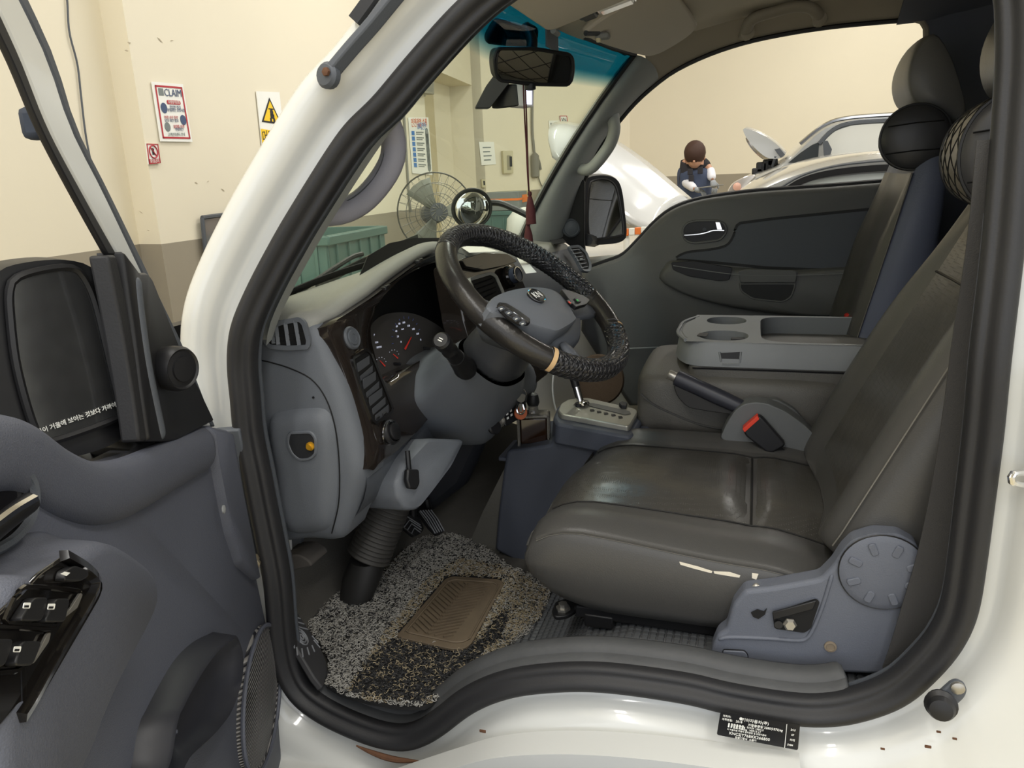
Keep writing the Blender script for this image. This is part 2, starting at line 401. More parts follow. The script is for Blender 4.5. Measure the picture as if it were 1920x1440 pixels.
rs_ = random.Random(11); M_scuff = mat('wall_scuff', (178, 166, 142), .9)
sc_r = empty('wall_scuffs', onwall(400, 300), 'small dark scuff marks on the cream wall near the posters', 'marks')
for (x, y) in ((237, 95), (242, 80), (368, 343), (390, 340), (418, 356), (300, 75), (322, 76), (264, 398), (278, 432), (560, 180)):
    c = onwall(x, y, .002); a = rs_.uniform(-.6, .6); d = fwd*cos(a)+V((0, 0, sin(a))); e_ = fwd*(-sin(a))+V((0, 0, cos(a))); l, w_ = rs_.uniform(.008, .022), rs_.uniform(.002, .004)
    plate('scuff', [c-d*l-e_*w_*.4, c+d*l*.2-e_*w_, c+d*l+e_*w_*.3, c-d*l*.1+e_*w_], fwn*.0008, M_scuff, sc_r)
# ================================================================== truck cab shell
def PB(px, py, off=0.):
    y = off
    for _ in range(3):
        p = P(px, py, Y=y); y = off+max(0, p.z-1.25)*.22
    return P(px, py, Y=y)
cab = empty('truck_cab', (-.2, .75, .0), 'white truck cab seen through its open driver doorway', 'truck')
LOOP = [(700, 187), (640, 248), (547, 393), (500, 475), (463, 547), (437, 613), (431, 680), (437, 747), (443, 813), (457, 880), (473, 960), (487, 1027), (499, 1093), (508, 1193), (521, 1258),
        (547, 1307), (590, 1343), (647, 1373), (713, 1397), (763, 1403), (800, 1393), (837, 1370), (880, 1337), (930, 1313), (997, 1297), (1120, 1292), (1280, 1313), (1363, 1333), (1480, 1353), (1547, 1357),
        (1613, 1348), (1697, 1317), (1763, 1260), (1803, 1210), (1830, 1147), (1847, 1043), (1858, 960), (1877, 813), (1890, 680), (1906, 547), (1918, 440), (1934, 250), (1945, 80), (1935, -60), (1880, -150),
        (1700, -215), (1450, -235), (1200, -190), (1050, -120), (940, -60), (860, 5), (773, 100)]
L0 = spline([PB(x, y, .0) for x, y in LOOP], 180, True)
NL = len(L0)
ctr = V((-.22, 0, 1.25))
OUT = []
for i in range(NL):
    t = (L0[(i+2) % NL]-L0[i-2]); t.y = 0; t.normalize()
    o = V((t.z, 0, -t.x))
    if o.dot(L0[i]-ctr) < 0: o = -o
    OUT.append(o)
for _ in range(3):
    OUT = [(OUT[i-1]+OUT[i]+OUT[(i+1) % NL]).normalized() for i in range(NL)]
def lp(i, d, y): return L0[i]+OUT[i]*d+V((0, y, 0))
def sstep(a, b, x):
    t = min(1, max(0, (x-a)/(b-a))); return t*t*(3-2*t)
# white side panel around the doorway: narrow rounded pillar in front of the windscreen, wide skin elsewhere
rows = []
for i in range(NL):
    p = L0[i]
    front = sstep(-.33, -.48, p.x) if p.z > 1.1 else sstep(-.55, -.66, p.x)*sstep(.70, .85, p.z)     # windscreen pillar part
    A = [(-.02, .05), (-.004, .028), (.0, .02), (.026, .016), (.034, .008), (.044, -.012), (.062, -.02), (.082, -.016), (.096, .004), (.102, .03), (.098, .07), (.09, .085), (.085, .09), (.085, .09)]
    Bp = [(-.02, .05), (-.004, .028), (.0, .02), (.022, .017), (.028, .01), (.040, -.012), (.060, -.022), (.085, -.027), (.12, -.032), (.16, -.045), (.20, -.055), (.26, -.06), (.33, -.06), (.42, -.05)]
    rows.append([lp(i, a[0]*front+b[0]*(1-front), a[1]*front+b[1]*(1-front)) for a, b in zip(A, Bp)])
# keep the outer skin above the wheel arch and below the roof
for r in rows:
    for p in r:
        if p.z < .475: p.z = .475
        if p.x < -.93: p.x = -.93
side = rings('side_panel', rows, M_white, cab, cu=False, cv=True, sub=1)
# rubber door seal: an inner bulb and an outer lip
bulb = [(-.006, .03), (.004, .022), (.006, .004), (.0, -.01), (-.008, -.016), (-.018, -.014), (-.022, -.004), (-.026, .0), (-.032, -.002), (-.037, .006), (-.036, .02), (-.03, .032), (-.018, .036)]
def sealw(i):
    p = L0[i]; return 1.0
rings('door_seal', [[lp(i, d*sealw(i), y) for d, y in bulb] for i in range(NL)], M_seal, cab, cu=True, cv=True, sub=1)
# inner trim return behind the seal (dark)
rings('doorway_return', [[lp(i, d, y) for d, y in ((-.01, .03), (-.032, .034), (-.028, .042), (-.008, .05), (.03, .08), (.05, .12))] for i in range(NL)], M_plasd, cab, cu=False, cv=True)
# second body line below the sill: wheel arch flange
arch = spline([PB(x, y, -.05) for x, y in ((600, 1500), (700, 1480), (790, 1452), (853, 1432), (940, 1408), (1060, 1400), (1200, 1407), (1350, 1425), (1500, 1445))], 40)
sweep('wheel_arch_flange', arch, [(-.014, -.02), (.0, -.028), (.012, -.02), (.012, .03), (-.014, .03)], M_white, cab, up=(0, 0, 1), bev=.0)
sweep('wheel_arch_liner', [p+V((0, -.0, -.05)) for p in arch], [(-.03, -.05), (.036, -.012), (.036, .3), (-.03, .3)], M_black, cab, up=(0, 0, 1))
M_rust = mat('rust', (92, 62, 42), .8, var=.5, vscale=60)
tube('rust_scar', [PB(x, y, -.0165) for x, y in ((668, 1398), (700, 1412), (740, 1424), (790, 1428))], .004, M_rust, cab, ns=12, scale=lambda t: .3+sin(t*pi))
for x, y, a in ((905, 1371, .004), (1760, 1372, .002), (1790, 1385, .002), (1740, 1400, .003), (1655, 1404, .002)):
    rbox('paint_chip', PB(x, y, -.03), (a*2.5, .002, a), M_rust, cab, bev=0)
# roof skin, cab floor, rear wall, firewall: the box behind what is seen
rt = lambda x, y, z: V((x, y, z))
plate('roof_skin', [rt(-.52, .1, 1.98), rt(-.52, 1.4, 1.98), rt(.75, 1.4, 2.02), rt(.75, .1, 2.02)], (0, 0, .03), M_white, cab, bev=.01)
plate('rear_wall', [rt(.62, .03, .55), rt(.62, 1.5, .55), rt(.72, 1.5, 2.0), rt(.72, .03, 2.0)], (.04, 0, 0), M_fabric, cab)
plate('firewall', [rt(-.98, .05, .55), rt(-.98, 1.45, .55), rt(-.98, 1.45, 1.22), rt(-.98, .05, 1.22)], (-.03, 0, 0), M_black, cab)
plate('front_panel', [rt(-1.03, -.02, .45), rt(-1.03, 1.52, .45), rt(-1.0, 1.5, 1.2), rt(-1.0, 0, 1.2)], (-.03, 0, 0), M_white, cab, bev=.01)
# cab floor: foot well, toe board, step up under the seats
M_carpet = mat('grey_floor_carpet', (72, 70, 66), .95, bump=.6, scale=500, var=.15, vscale=20)
prof = [(-.95, .86), (-.86, .70), (-.80, .615), (-.72, .595), (-.36, .595), (-.30, .62), (-.24, .68), (-.16, .705), (.62, .71)]
rings('cab_floor', [[V((x, y, z)) for x, z in prof] for y in (.03, .6, 1.46)], M_carpet, cab, cu=False, ang=60)
# textured rubber floor skin near the seat
M_rub = bpy.data.materials.new('rubber_floor'); M_rub.use_nodes = True
nt = M_rub.node_tree; b = nt.nodes['Principled BSDF']; b.inputs['Base Color'].default_value = srgb(66, 67, 69); b.inputs['Roughness'].default_value = .5
tc = nt.nodes.new('ShaderNodeTexCoord'); br = nt.nodes.new('ShaderNodeTexBrick'); br.inputs['Scale'].default_value = 34; br.inputs['Mortar Size'].default_value = .05; br.inputs['Mortar Smooth'].default_value = .3
br.inputs['Color1'].default_value = br.inputs['Color2'].default_value = (0, 0, 0, 1); br.inputs['Mortar'].default_value = (1, 1, 1, 1)
bp = nt.nodes.new('ShaderNodeBump'); bp.inputs['Strength'].default_value = 1; bp.inputs['Distance'].default_value = .003
nt.links.new(tc.outputs['Object'], br.inputs['Vector']); nt.links.new(br.outputs['Color'], bp.inputs['Height']); nt.links.new(bp.outputs['Normal'], b.inputs['Normal'])
rprof = [(-.42, .601), (-.36, .602), (-.30, .627), (-.24, .687), (-.16, .712), (.25, .717)]
fl = empty('rubber_floor_mat', (-.1, .3, .6), 'black rubber floor covering with raised blocks beside the seat base', 'floor mat')
rings('mat_sheet', [[V((x, y, z)) for x, z in rprof] for y in (.045, .3, .58)], M_rub, fl, cu=False, solid=.004, soff=1, ang=60)
blk = ([], [])
def rfl(x):
    for (xa, za), (xb, zb) in zip(rprof, rprof[1:]):
        if xa <= x <= xb: return za+(zb-za)*(x-xa)/(xb-xa), V((xa-xb, 0, za-zb)).normalized()
    return rprof[-1][1], V((-1, 0, 0))
xx = -.415
while xx < .235:
    z_, tg = rfl(xx); nn_ = V((0, 1, 0)).cross(tg); nn_ = nn_ if nn_.z > 0 else -nn_
    for k in range(46):
        y_ = .05+k*.0115; c = V((xx, y_, z_+.0035)); b0_ = len(blk[0])
        for h, s_ in ((0, 1), (.0032, .78)):
            for a, d in ((-1, -1), (1, -1), (1, 1), (-1, 1)): blk[0].append(c+tg*(a*.0052*s_)+V((0, d*.0047*s_, 0))+nn_*h)
        blk[1].extend([(b0_+4, b0_+5, b0_+6, b0_+7)]+[(b0_+j, b0_+(j+1) % 4, b0_+4+(j+1) % 4, b0_+4+j) for j in range(4)])
    xx += .0128*max(.5, abs(tg.x))
tag(mesh('raised_blocks', blk[0], blk[1], mat('floor_block_rubber', (84, 86, 88), .45), fl, smooth=False), kind='stuff')
# sill scuff trim along the bottom of the doorway
sill = [i for i in range(NL) if L0[i].z < .9 and -.74 < L0[i].x < .185]
st = min(sill, key=lambda i: L0[i].x if L0[i].z < .86 else 9)
order = []; i = st
while i % NL in sill and len(order) < NL: order.append(i % NL); i += 1
if len(order) < 12:
    order = []; i = st
    while i % NL in sill and len(order) < NL: order.append(i % NL); i -= 1
stp = [(-.020, .014), (-.032, .012), (-.039, .022), (-.042, .038), (-.044, .052), (-.048, .062), (-.052, .066), (-.052, .03), (-.02, .03)]
tr = rings('sill_trim', [[lp(i, d, y) for d, y in stp] for i in order], mat('worn_sill_plastic', (66, 67, 68), .6, bump=.4, scale=80, var=.35, vscale=14), cab, cu=True, sub=1)
for (x, y) in ((852, 1347), (620, 1315)):
    lathe('trim_clip', [(.008, 0), (.008, .002), (.006, .003), (.001, .003)], M_plasd, PB(x, y, .02), (0, -.5, 1), cab, n=16)
# door striker, courtesy switch, data plate on the body
r = empty('door_striker', PB(1905, 900, .0), 'chrome loop door striker on the rear door pillar', 'striker')
tube('loop', [PB(1935, 886, .0), PB(1912, 886, -.02), PB(1897, 890, -.03), PB(1897, 903, -.03), PB(1912, 909, -.02), PB(1935, 910, .0)], .004, M_chrome, r, ns=18)
sn = V((0, -1, 0))
r = empty('door_switch', PB(1776, 1302, -.03), 'black rubber door switch bolted to the lower rear pillar', 'switch')
pl = [PB(x, y, -.033) for x, y in ((1745, 1305), (1781, 1273), (1792, 1270), (1806, 1276), (1811, 1288), (1806, 1301), (1772, 1332), (1750, 1328))]
plate('base', rpoly(pl, .012), (0, -.008, 0), M_plasd, r, bev=.002)
lathe('plunger_boot', [(.017, 0), (.019, .008), (.014, .012), (.016, .018), (.013, .024), (.004, .026)], M_black, PB(1764, 1317, -.04), (-.2, -1, .2), r, n=20)
lathe('screw', [(.008, 0), (.008, .004), (.004, .006)], M_steel, PB(1795, 1288, -.041), sn, r, n=12)
r = empty('data_plate', PB(1420, 1390, -.035), 'black vehicle data plate with white lettering below the sill', 'label')
q = [PB(1351, 1333, -.036), PB(1500, 1357, -.037), PB(1496, 1405, -.04), PB(1344, 1376, -.04)]
n = (q[1]-q[0]).cross(q[3]-q[0]).normalized(); n = n if n.y < 0 else -n
plate('plate', rpoly([p+n*.0022 for p in q], .003), -n*.001, mat('label_black', (20, 20, 22), .35), r)
qq = [p+n*.0022 for p in q]
H_ = (q[3]-q[0]).length
for u, v, s_, t in ((.09, .1, .1, '제작자:'), (.45, .13, .16, '기아자동차(주)'), (.1, .24, .1, '제작연월:'), (.25, .24, .12, '2018'), (.58, .3, .12, '차량총중량 3285(3370)kg'), (.36, .42, .1, '전축: 1690kg  타이어 195R15'), (.36, .52, .1, '후축: 1680kg  145R13 LT'), (.36, .62, .08, '이 자동차는 자동차 관리법령 및 안전기준에'), (.4, .76, .16, 'KNCSJY76BKK266800'), (.36, .9, .1, '원동기형식  소음기'), (.92, .2, .1, '24.3'), (.92, .4, .1, '07'), (.92, .6, .1, '차대'), (.9, .8, .1, '5484')):
    txt(t, qq, n, u, v, H_*s_, M_wt, r)
patch('divider', qq, n, .835, .04, .842, .96, M_wt, r)
for k in range(6): patch('code_bar', qq, n, .12+k*.035, .38, .14+k*.035, .55, M_wt, r)
disc('emblem', qq, n, .27, .12, H_*.06, M_wt, r)
# ================================================================== windscreen
M_glass = bpy.data.materials.new('tinted_windscreen_glass'); M_glass.use_nodes = True
nt = M_glass.node_tree; nt.nodes.clear()
out = nt.nodes.new('ShaderNodeOutputMaterial'); mxs = nt.nodes.new('ShaderNodeMixShader'); tr_ = nt.nodes.new('ShaderNodeBsdfTransparent'); gl = nt.nodes.new('ShaderNodeBsdfGlossy')
gl.inputs['Roughness'].default_value = .02; lw = nt.nodes.new('ShaderNodeLayerWeight'); lw.inputs['Blend'].default_value = .25; pw = nt.nodes.new('ShaderNodeMath'); pw.operation = 'POWER'; pw.inputs[1].default_value = 2.5; ml = nt.nodes.new('ShaderNodeMath'); ml.operation = 'MULTIPLY_ADD'; ml.inputs[1].default_value = .35; ml.inputs[2].default_value = .02; nt.links.new(lw.outputs['Facing'], pw.inputs[0]); nt.links.new(pw.outputs[0], ml.inputs[0])
tc = nt.nodes.new('ShaderNodeTexCoord'); sx = nt.nodes.new('ShaderNodeSeparateXYZ'); rp = nt.nodes.new('ShaderNodeValToRGB')
mr = nt.nodes.new('ShaderNodeMapRange'); mr.inputs['From Min'].default_value = 1.655; mr.inputs['From Max'].default_value = 1.76
rp.color_ramp.elements[0].position = .25; rp.color_ramp.elements[0].color = (.955, .99, .945, 1)
rp.color_ramp.elements[1].position = .55; rp.color_ramp.elements[1].color = (.06, .36, .50, 1)
nt.links.new(tc.outputs['Object'], sx.inputs[0]); nt.links.new(sx.outputs['Z'], mr.inputs['Value']); nt.links.new(mr.outputs[0], rp.inputs[0])
nt.links.new(rp.outputs[0], tr_.inputs[0]); nt.links.new(ml.outputs[0], mxs.inputs[0]); nt.links.new(tr_.outputs[0], mxs.inputs[1]); nt.links.new(gl.outputs[0], mxs.inputs[2]); nt.links.new(mxs.outputs[0], out.inputs[0])
def WS(u, v):
    """windscreen surface: u 0 driver .. 1 passenger, v 0 bottom .. 1 top"""
    bl, br_, tl, tr2 = V((-.80, .05, 1.21)), V((-.735, 1.38, 1.21)), V((-.36, .13, 1.75)), V((-.325, 1.215, 1.76))
    p = bl.lerp(br_, u).lerp(tl.lerp(tr2, u), v)
    return p+V((-.09*(1-(2*u-1)**2), 0, .02*(1-(2*u-1)**2)))+V((-.03, 0, .0))*(4*v*(1-v))
ws = empty('windscreen', (0, 0, 0), 'curved windscreen glass with a blue sun band along the top', 'windscreen')
rings('glass', [[WS(i/16, j/10) for i in range(17)] for j in range(11)], M_glass, ws, cu=False, solid=.005)
tube('edge_seal', [WS(1, v/10)+V((.004, -.004, 0)) for v in range(0, 11)]+[WS(u/10, 1) for u in range(9, -1, -1)], .008, M_seal, ws, n=6)
sweep('frit_band', [WS(u/20, .085)+V((.004, 0, .002)) for u in range(21)], [(-.009, -.001), (.009, -.001), (.009, .001), (-.009, .001)], M_vblack, ws, up=(.55, 0, .83))
# wipers lying outside along the bottom of the glass
for k, (u0, v0, u1, v1) in enumerate(((.30, .0, .62, .12), (.62, .02, .93, .10))):
    r = empty('windscreen_wiper', WS(u0, v0), ('black wiper blade resting low on the glass nearest the driver', 'black wiper blade resting low on the passenger half of the glass')[k], 'wiper', 'wipers along the windscreen base')
    off = V((-.03, 0, .02))
    pth = [WS(u0+(u1-u0)*t/8, v0+(v1-v0)*t/8)+off for t in range(9)]
    sweep('blade', pth, [(-.006, -.003), (.006, -.003), (.008, .006), (-.008, .006)], M_black, r)
    tube('arm', [WS(u0-.02, v0-.03)+off*1.5, pth[3]+off*.6, pth[4]+off*.5], .006, M_black, r, ns=10)
# wiper arm parked upright against the driver side pillar
r = empty('wiper_arm', PD(615, 140, 1.2), 'upright black wiper arm with a bolted round end beside the white pillar', 'wiper')
ya = lambda x, y: PB(x, y, .0)+V((-.03, .04, 0))
pth = [PB(x, y, -.035) for x, y in ((618, 140), (660, 90), (700, 45), (745, -10), (800, -75))]
sweep('arm', spline(pth, 14), [(-.015, -.006), (.015, -.006), (.016, .004), (.0, .012), (-.016, .004)], M_plasd, r, up=(0, -1, 0), bev=.002)
lathe('pivot_cap', [(.017, -.006), (.018, .004), (.014, .009), (.004, .010)], M_plasd, PB(616, 142, -.04), (-.2, -1, .1), r, n=18)
lathe('bolt', [(.006, 0), (.006, .004), (.003, .005)], M_rust, PB(613, 135, -.052), (-.2, -1, .1), r, n=6)
sweep('rubber_blade', spline([PB(x, y, -.03) for x, y in ((668, 42), (690, 12), (720, -30))], 8), [(-.012, -.008), (.012, -.008), (.012, .008), (-.012, .008)], M_black, r, up=(0, -1, 0))
# ================================================================== inner trim of the cab (parts of the cab)
def PBp(px, py, off=0.):
    y = 1.45+off
    for _ in range(3):
        p = P(px, py, Y=y); y = 1.45+off-max(0, p.z-1.25)*.22
    return P(px, py, Y=y)
def hz(x): return 1.752+.165*(1-math.exp(-(max(-.5, x)+.44)*2.2))
M_rail = mat('brown_grey_trim', (160, 152, 138), .8, bump=.3, scale=900)
# passenger window opening edge
WE = [(1062, 440), (1086, 360), (1116, 290), (1150, 238), (1190, 190), (1235, 150), (1272, 125), (1330, 98), (1400, 75), (1480, 58), (1560, 46), (1640, 38), (1700, 33)]
we = spline([PBp(x, y) for x, y in WE], 40)
# headliner
rows = []
for i in range(15):
    y = .12+(1.24-.12)*i/14; u = (y-.05)/1.33
    fr = WS(min(1, max(0, u)), 1.0); r = []
    for j in range(13):
        x = fr.x+.01+(.70-fr.x)*j/12
        edge = min(1, (1.30-y)/.16, (y-.06)/.16); z = hz(x)-.03*(1-edge)
        r.append(V((x, y, z)))
    rows.append(r)
rings('headliner', rows, M_head, cab, cu=False, solid=.01, soff=1)
# windscreen pillar trim (passenger) and roof rail trim
rows = []
for i, p in enumerate(we[:19]):
    v = i/18; a = WS(1, .0+v*1.0)+V((.012, -.012, 0)); m_ = a.lerp(p, .5)+V((.02, -.035, .0))
    rows.append([WS(1, v)+V((-.02, .03, 0)), a, a.lerp(m_, .5)+V((.006, -.012, 0)), m_, m_.lerp(p, .6)+V((.006, -.012, 0)), p, p+V((-.01, .05, 0))])
rings('pillar_trim', rows, mat('pillar_grey', (138, 141, 139), .7, bump=.25, scale=900), cab, cu=False, sub=1)
rows = []
for i, p in enumerate(we[17:]):
    top = V((p.x, 1.17, hz(p.x)-.004)); mid = V((p.x, 1.27, (p.z*.45+top.z*.55)+.012))
    rows.append([p+V((0, .05, -.0)), p, p+V((0, -.012, .012)), mid, top])
rings('roof_rail_trim', rows, M_rail, cab, cu=False, sub=1)
tube('window_gasket', [p+V((0, .012, -.004)) for p in we], .006, M_seal, cab, n=6)
# rear corner of the passenger window, quarter panel
re_ = [PBp(x, y) for x, y in ((1700, 33), (1722, 35), (1736, 46), (1738, 75), (1735, 160), (1725, 260), (1700, 345))]
re_ = spline(re_, 24)
tube('window_gasket', [p+V((.0, .005, 0)) for p in re_], .009, M_rail, cab, n=8)
rows = [[p, V((p.x+.05, p.y-.02, p.z+.01)), V((.66, 1.40-.25*max(0, p.z-1.25), p.z+.012))] for p in re_]
rings('quarter_panel', rows, M_fabric, cab, cu=False)
plate('quarter_top', [V((.33, 1.33, 1.795)), V((.66, 1.30, 1.80)), V((.66, 1.15, 1.92)), V((.33, 1.15, 1.90))], (0, .02, 0), M_fabric, cab)
plate('quarter_lower', [V((.30, 1.44, .6)), V((.66, 1.44, .6)), V((.66, 1.42, 1.45)), V((.36, 1.42, 1.42))], (0, .03, 0), M_fabric, cab)
# driver side pillar trim (thin strip between door seal and glass)
dp = [i for i in range(NL) if L0[i].z > 1.2 and L0[i].x < -.25 and L0[i].z < 1.75]
dp.sort(key=lambda i: L0[i].z)
rows = []
for k, i in enumerate(dp):
    v = max(0, min(1, (L0[i].z-1.21)/.54)); g = WS(0, v)
    a = lp(i, -.03, .05); rows.append([a, a.lerp(g, .5)+V((.02, .03, 0)), g])
rings('pillar_trim', rows, MATS['pillar_grey'], cab, cu=False)
# far side of the cab: outer body below the passenger window
plate('side_panel_passenger', [V((-.98, 1.53, .5)), V((.8, 1.53, .5)), V((.8, 1.53, 1.30)), V((-.98, 1.53, 1.15))], (0, .03, 0), M_white, cab, bev=.01)
# ------------------------------------------------------------------ grab handles
def grab(name, path, r, m, label, ns=26, flat=1.0):
    g = empty(name, path[0], label, 'handle', 'grab handles in the cab')
    path = spline(path, ns)
    sweep('grip', path, circ(r, 12, r*flat), m, g, scale=lambda t: 1.0+.25*(abs(2*t-1)**6))
    return g
M_grip = mat('grip_grey', (156, 159, 154), .55, bump=.2, scale=900)
g = grab('grab_handle', [PBp(1148, 205, -.03), PBp(1150, 225, -.075), PBp(1152, 243, -.09), PBp(1145, 268, -.095), PBp(1128, 294, -.095), PBp(1110, 314, -.09), PBp(1094, 318, -.075), PBp(1076, 305, -.03)], .0175, M_grip, 'curved grey grab handle on the far windscreen pillar')
for x, y in ((1146, 208), (1078, 307)): lathe('end_cap', [(.022, 0), (.022, .01), (.016, .014)], M_plasd, PBp(x, y, -.022), (.4, -1, 0), g, n=16)
M_grip2 = mat('grip_grey_blue', (140, 140, 150), .55, bump=.2, scale=900)
g = grab('grab_handle', [P(700, 195, Y=.10), P(722, 222, Y=.15), P(737, 258, Y=.175), P(735, 300, Y=.18), P(712, 342, Y=.18), P(678, 378, Y=.18), P(640, 397, Y=.17), P(600, 400, Y=.15), P(560, 395, Y=.10)], .0165, M_grip2, 'thick grey grab handle on the near windscreen pillar', flat=1.25)
tube('grip_seam', spline([P(708, 232, Y=.165), P(722, 262, Y=.165), P(718, 300, Y=.165), P(698, 338, Y=.165), P(664, 370, Y=.165), P(625, 388, Y=.16)], 20), .0015, M_plasd, g, n=5)
g = grab('grab_handle', [P(1398, 66, Y=1.27), P(1401, 52, Y=1.235), P(1412, 35, Y=1.22), P(1450, 22, Y=1.22), P(1490, 12, Y=1.22), P(1518, 14, Y=1.225), P(1531, 24, Y=1.235), P(1538, 40, Y=1.27)], .0125, mat('grip_brown', (150, 143, 130), .6), 'straight grey grab handle above the passenger window', flat=1.2)
for x, y in ((1402, 60), (1536, 34)): lathe('end_cap', [(.018, 0), (.018, .012), (.01, .016)], M_rail, P(x, y, Y=1.255), (0, -1, -.2), g, n=14)
# ------------------------------------------------------------------ sun visors and dome lamp
def plane3(a, b, c):
    n = (b-a).cross(c-a).normalized(); return a, (n if n.z < 0 else -n)
va, vn = plane3(V((-.278, 1.15, 1.738)), V((-.152, 1.15, 1.798)), V((-.37, .8, 1.752)))
va = va+vn*.012
vis = empty('sun_visor', PN(1200, 60, va, vn), 'fabric sun visor folded up over the passenger side', 'visor', 'sun visors under the roof')
M_visor = mat('visor_fabric', (206, 199, 187), .9, bump=.4, scale=1500)
vp = [PN(x, y, va, vn) for x, y in ((1092, 66), (1120, 42), (1195, -2), (1262, -22), (1303, 36), (1310, 50), (1292, 69), (1262, 88), (1244, 98), (1236, 102), (1216, 108), (1180, 100), (1144, 89), (1118, 80))]
plate('visor_board', rpoly(vp, .02), -vn*.018, M_visor, vis, bev=.006, seg=3)
tube('pivot_rod', [PN(1098, 62, va, vn), PN(1122, 62, va, vn)], .006, M_plasd, vis)
rbox('clip', PN(1130, 68, va+vn*.006, vn), (.03, .03, .012), M_plasl, vis, bev=.004)
rbox('clip_hook', PN(1122, 74, va+vn*.010, vn), (.010, .012, .012), mat('cream_clip', (225, 215, 180), .5), vis, bev=.003)
vis2 = empty('sun_visor', (-.33, .45, 1.77), 'fabric sun visor folded up over the driver side', 'visor', 'sun visors under the roof')
vz = lambda x, y: V((x, y, hz(x)-.03))
plate('visor_board', rpoly([vz(-.41, .22), vz(-.41, .64), vz(-.22, .64), vz(-.20, .22)], .03), (0, 0, .018), M_visor, vis2, bev=.006, seg=3)
tube('pivot_rod', [vz(-.40, .64), vz(-.40, .68)], .006, M_plasl, vis2)
rbox('clip', P(1010, 30, Y=.60), (.03, .02, .015), M_plasl, vis2, bev=.004)
dome = empty('dome_lamp', P(1130, 15, Y=.72), 'chrome-edged interior roof lamp between the sun visors', 'lamp')
dn = V((.35, 0, -1)).normalized(); dax = (V((0, 1, 0)).cross(dn), V((0, 1, 0)), -dn)
da_ = P(1103, 25, Y=.685); db_ = P(1190, -8, Y=.685); dv = (db_-da_).normalized(); dn2 = dv.cross(V((0, 1, 0))).normalized()
if dn2.z > 0: dn2 = -dn2
dax = (dv, dn2.cross(dv), dn2)
rbox('base', da_.lerp(db_, .5)-dn2*.004, ((db_-da_).length+.05, .075, .012), M_plasd, dome, bev=.006, ax=dax)
rbox('lens', da_.lerp(db_, .6)+dn2*.004, ((db_-da_).length*.75, .042, .012), mat('lamp_lens', (225, 225, 225), .1, coat=.5), dome, bev=.005, ax=dax)
rbox('rim', da_.lerp(db_, .6)+dn2*.001, ((db_-da_).length*.85, .054, .008), M_chrome, dome, bev=.003, ax=dax)
rbox('switch', da_+dn2*.003, (.03, .05, .012), M_black, dome, bev=.004, ax=dax)
# ------------------------------------------------------------------ rear view mirror
mo = P(1000, 122, Y=.64); mn = (V((.05, .15, 1.50))-mo).normalized()
mir = empty('rear_view_mirror', mo, 'black-framed rear view mirror hanging from the roof', 'mirror')
def mp(px, py, off=0.): return PN(px, py, mo+mn*off, mn)
fr = rpoly([mp(x, y) for x, y in ((929, 91), (1000, 91), (1072, 103), (1075, 130), (1069, 159), (1000, 158), (932, 150), (926, 120))], .02, 5)
plate('housing', fr, -mn*.03, M_black, mir, bev=.008, seg=3)
c_ = sum(fr, V((0, 0, 0)))/len(fr)
rim = [p+mn*.001 for p in fr]
sweep('rim', spline(rim, 60, True), circ(.004, 8), M_black, mir, closed=True)
plate('mirror_face', [c_+(p-c_)*.93+mn*.0022 for p in fr], -mn*.001, M_mir, mir)
tube('stalk', [mo-mn*.028, mp(998, 80, -.05), P(985, 50, Y=.70)], .012, M_black, mir, ns=10, n=10)
lathe('adjust_knob', [(.012, 0), (.012, .01), (.006, .012)], M_black, mp(994, 158, -.005), (0, 0, -1), mir, n=12)
# black camera bracket on the glass
br = empty('camera_bracket', P(950, 60, Y=.70), 'black plastic camera bracket stuck on the glass above the mirror', 'bracket')
bo = P(960, 60, Y=.70); bn = (CAM-bo).normalized()*.6+V((.5, 0, -.4)); bn.normalize()
plate('base', rpoly([PN(x, y, bo, bn) for x, y in ((934, 34), (1000, 58), (998, 84), (984, 90), (945, 88), (915, 84), (914, 70))], .02), -bn*.02, M_black, br, bev=.006)
lathe('joint', [(.018, -.01), (.02, .01), (.012, .022)], M_black, PN(990, 62, bo+bn*.005, bn), bn, br, n=16)
rbox('grey_shade', P(1035, 70, Y=.78), (.004, .1, .05), mat('mirror_shade', (126, 128, 132), .6), br, bev=.0)
hp = empty('toll_terminal', P(930, 170, Y=.70), 'slanted black plastic device hanging beside the mirror', 'device')
tp = [P(x, y, Y=.69) for x, y in ((890, 203), (919, 203), (952, 160), (966, 142), (936, 128), (912, 160))]
plate('body', rpoly(tp, .006), V((-.01, .022, 0)), M_black, hp, bev=.003)
tube('hook', [P(924, 128, Y=.70), P(921, 122, Y=.705), P(926, 116, Y=.71)], .0025, M_plasl, hp, ns=8)
dc = empty('dash_camera', P(975, 180, Y=.70), 'black dash camera with a bright screen under the mirror', 'camera')
plate('body', [P(x, y, Y=.70) for x, y in ((951, 157), (971, 157), (975, 199), (957, 201))], (-.05, .02, 0), M_black, dc, bev=.003)
plate('screen_frame', [P(x, y, Y=.70) for x, y in ((969, 156), (1002, 158), (1001, 201), (973, 199))], (-.03, .02, 0), mat('camera_silver', (190, 188, 190), .4), dc, bev=.002)
plate('screen', [P(x, y, Y=.6985) for x, y in ((985, 160), (997, 160), (997, 196), (986, 195))], (0, .0005, 0), mat('lit_screen', (230, 232, 250), .3, emit=(225, 228, 250), emis=1.2), dc)
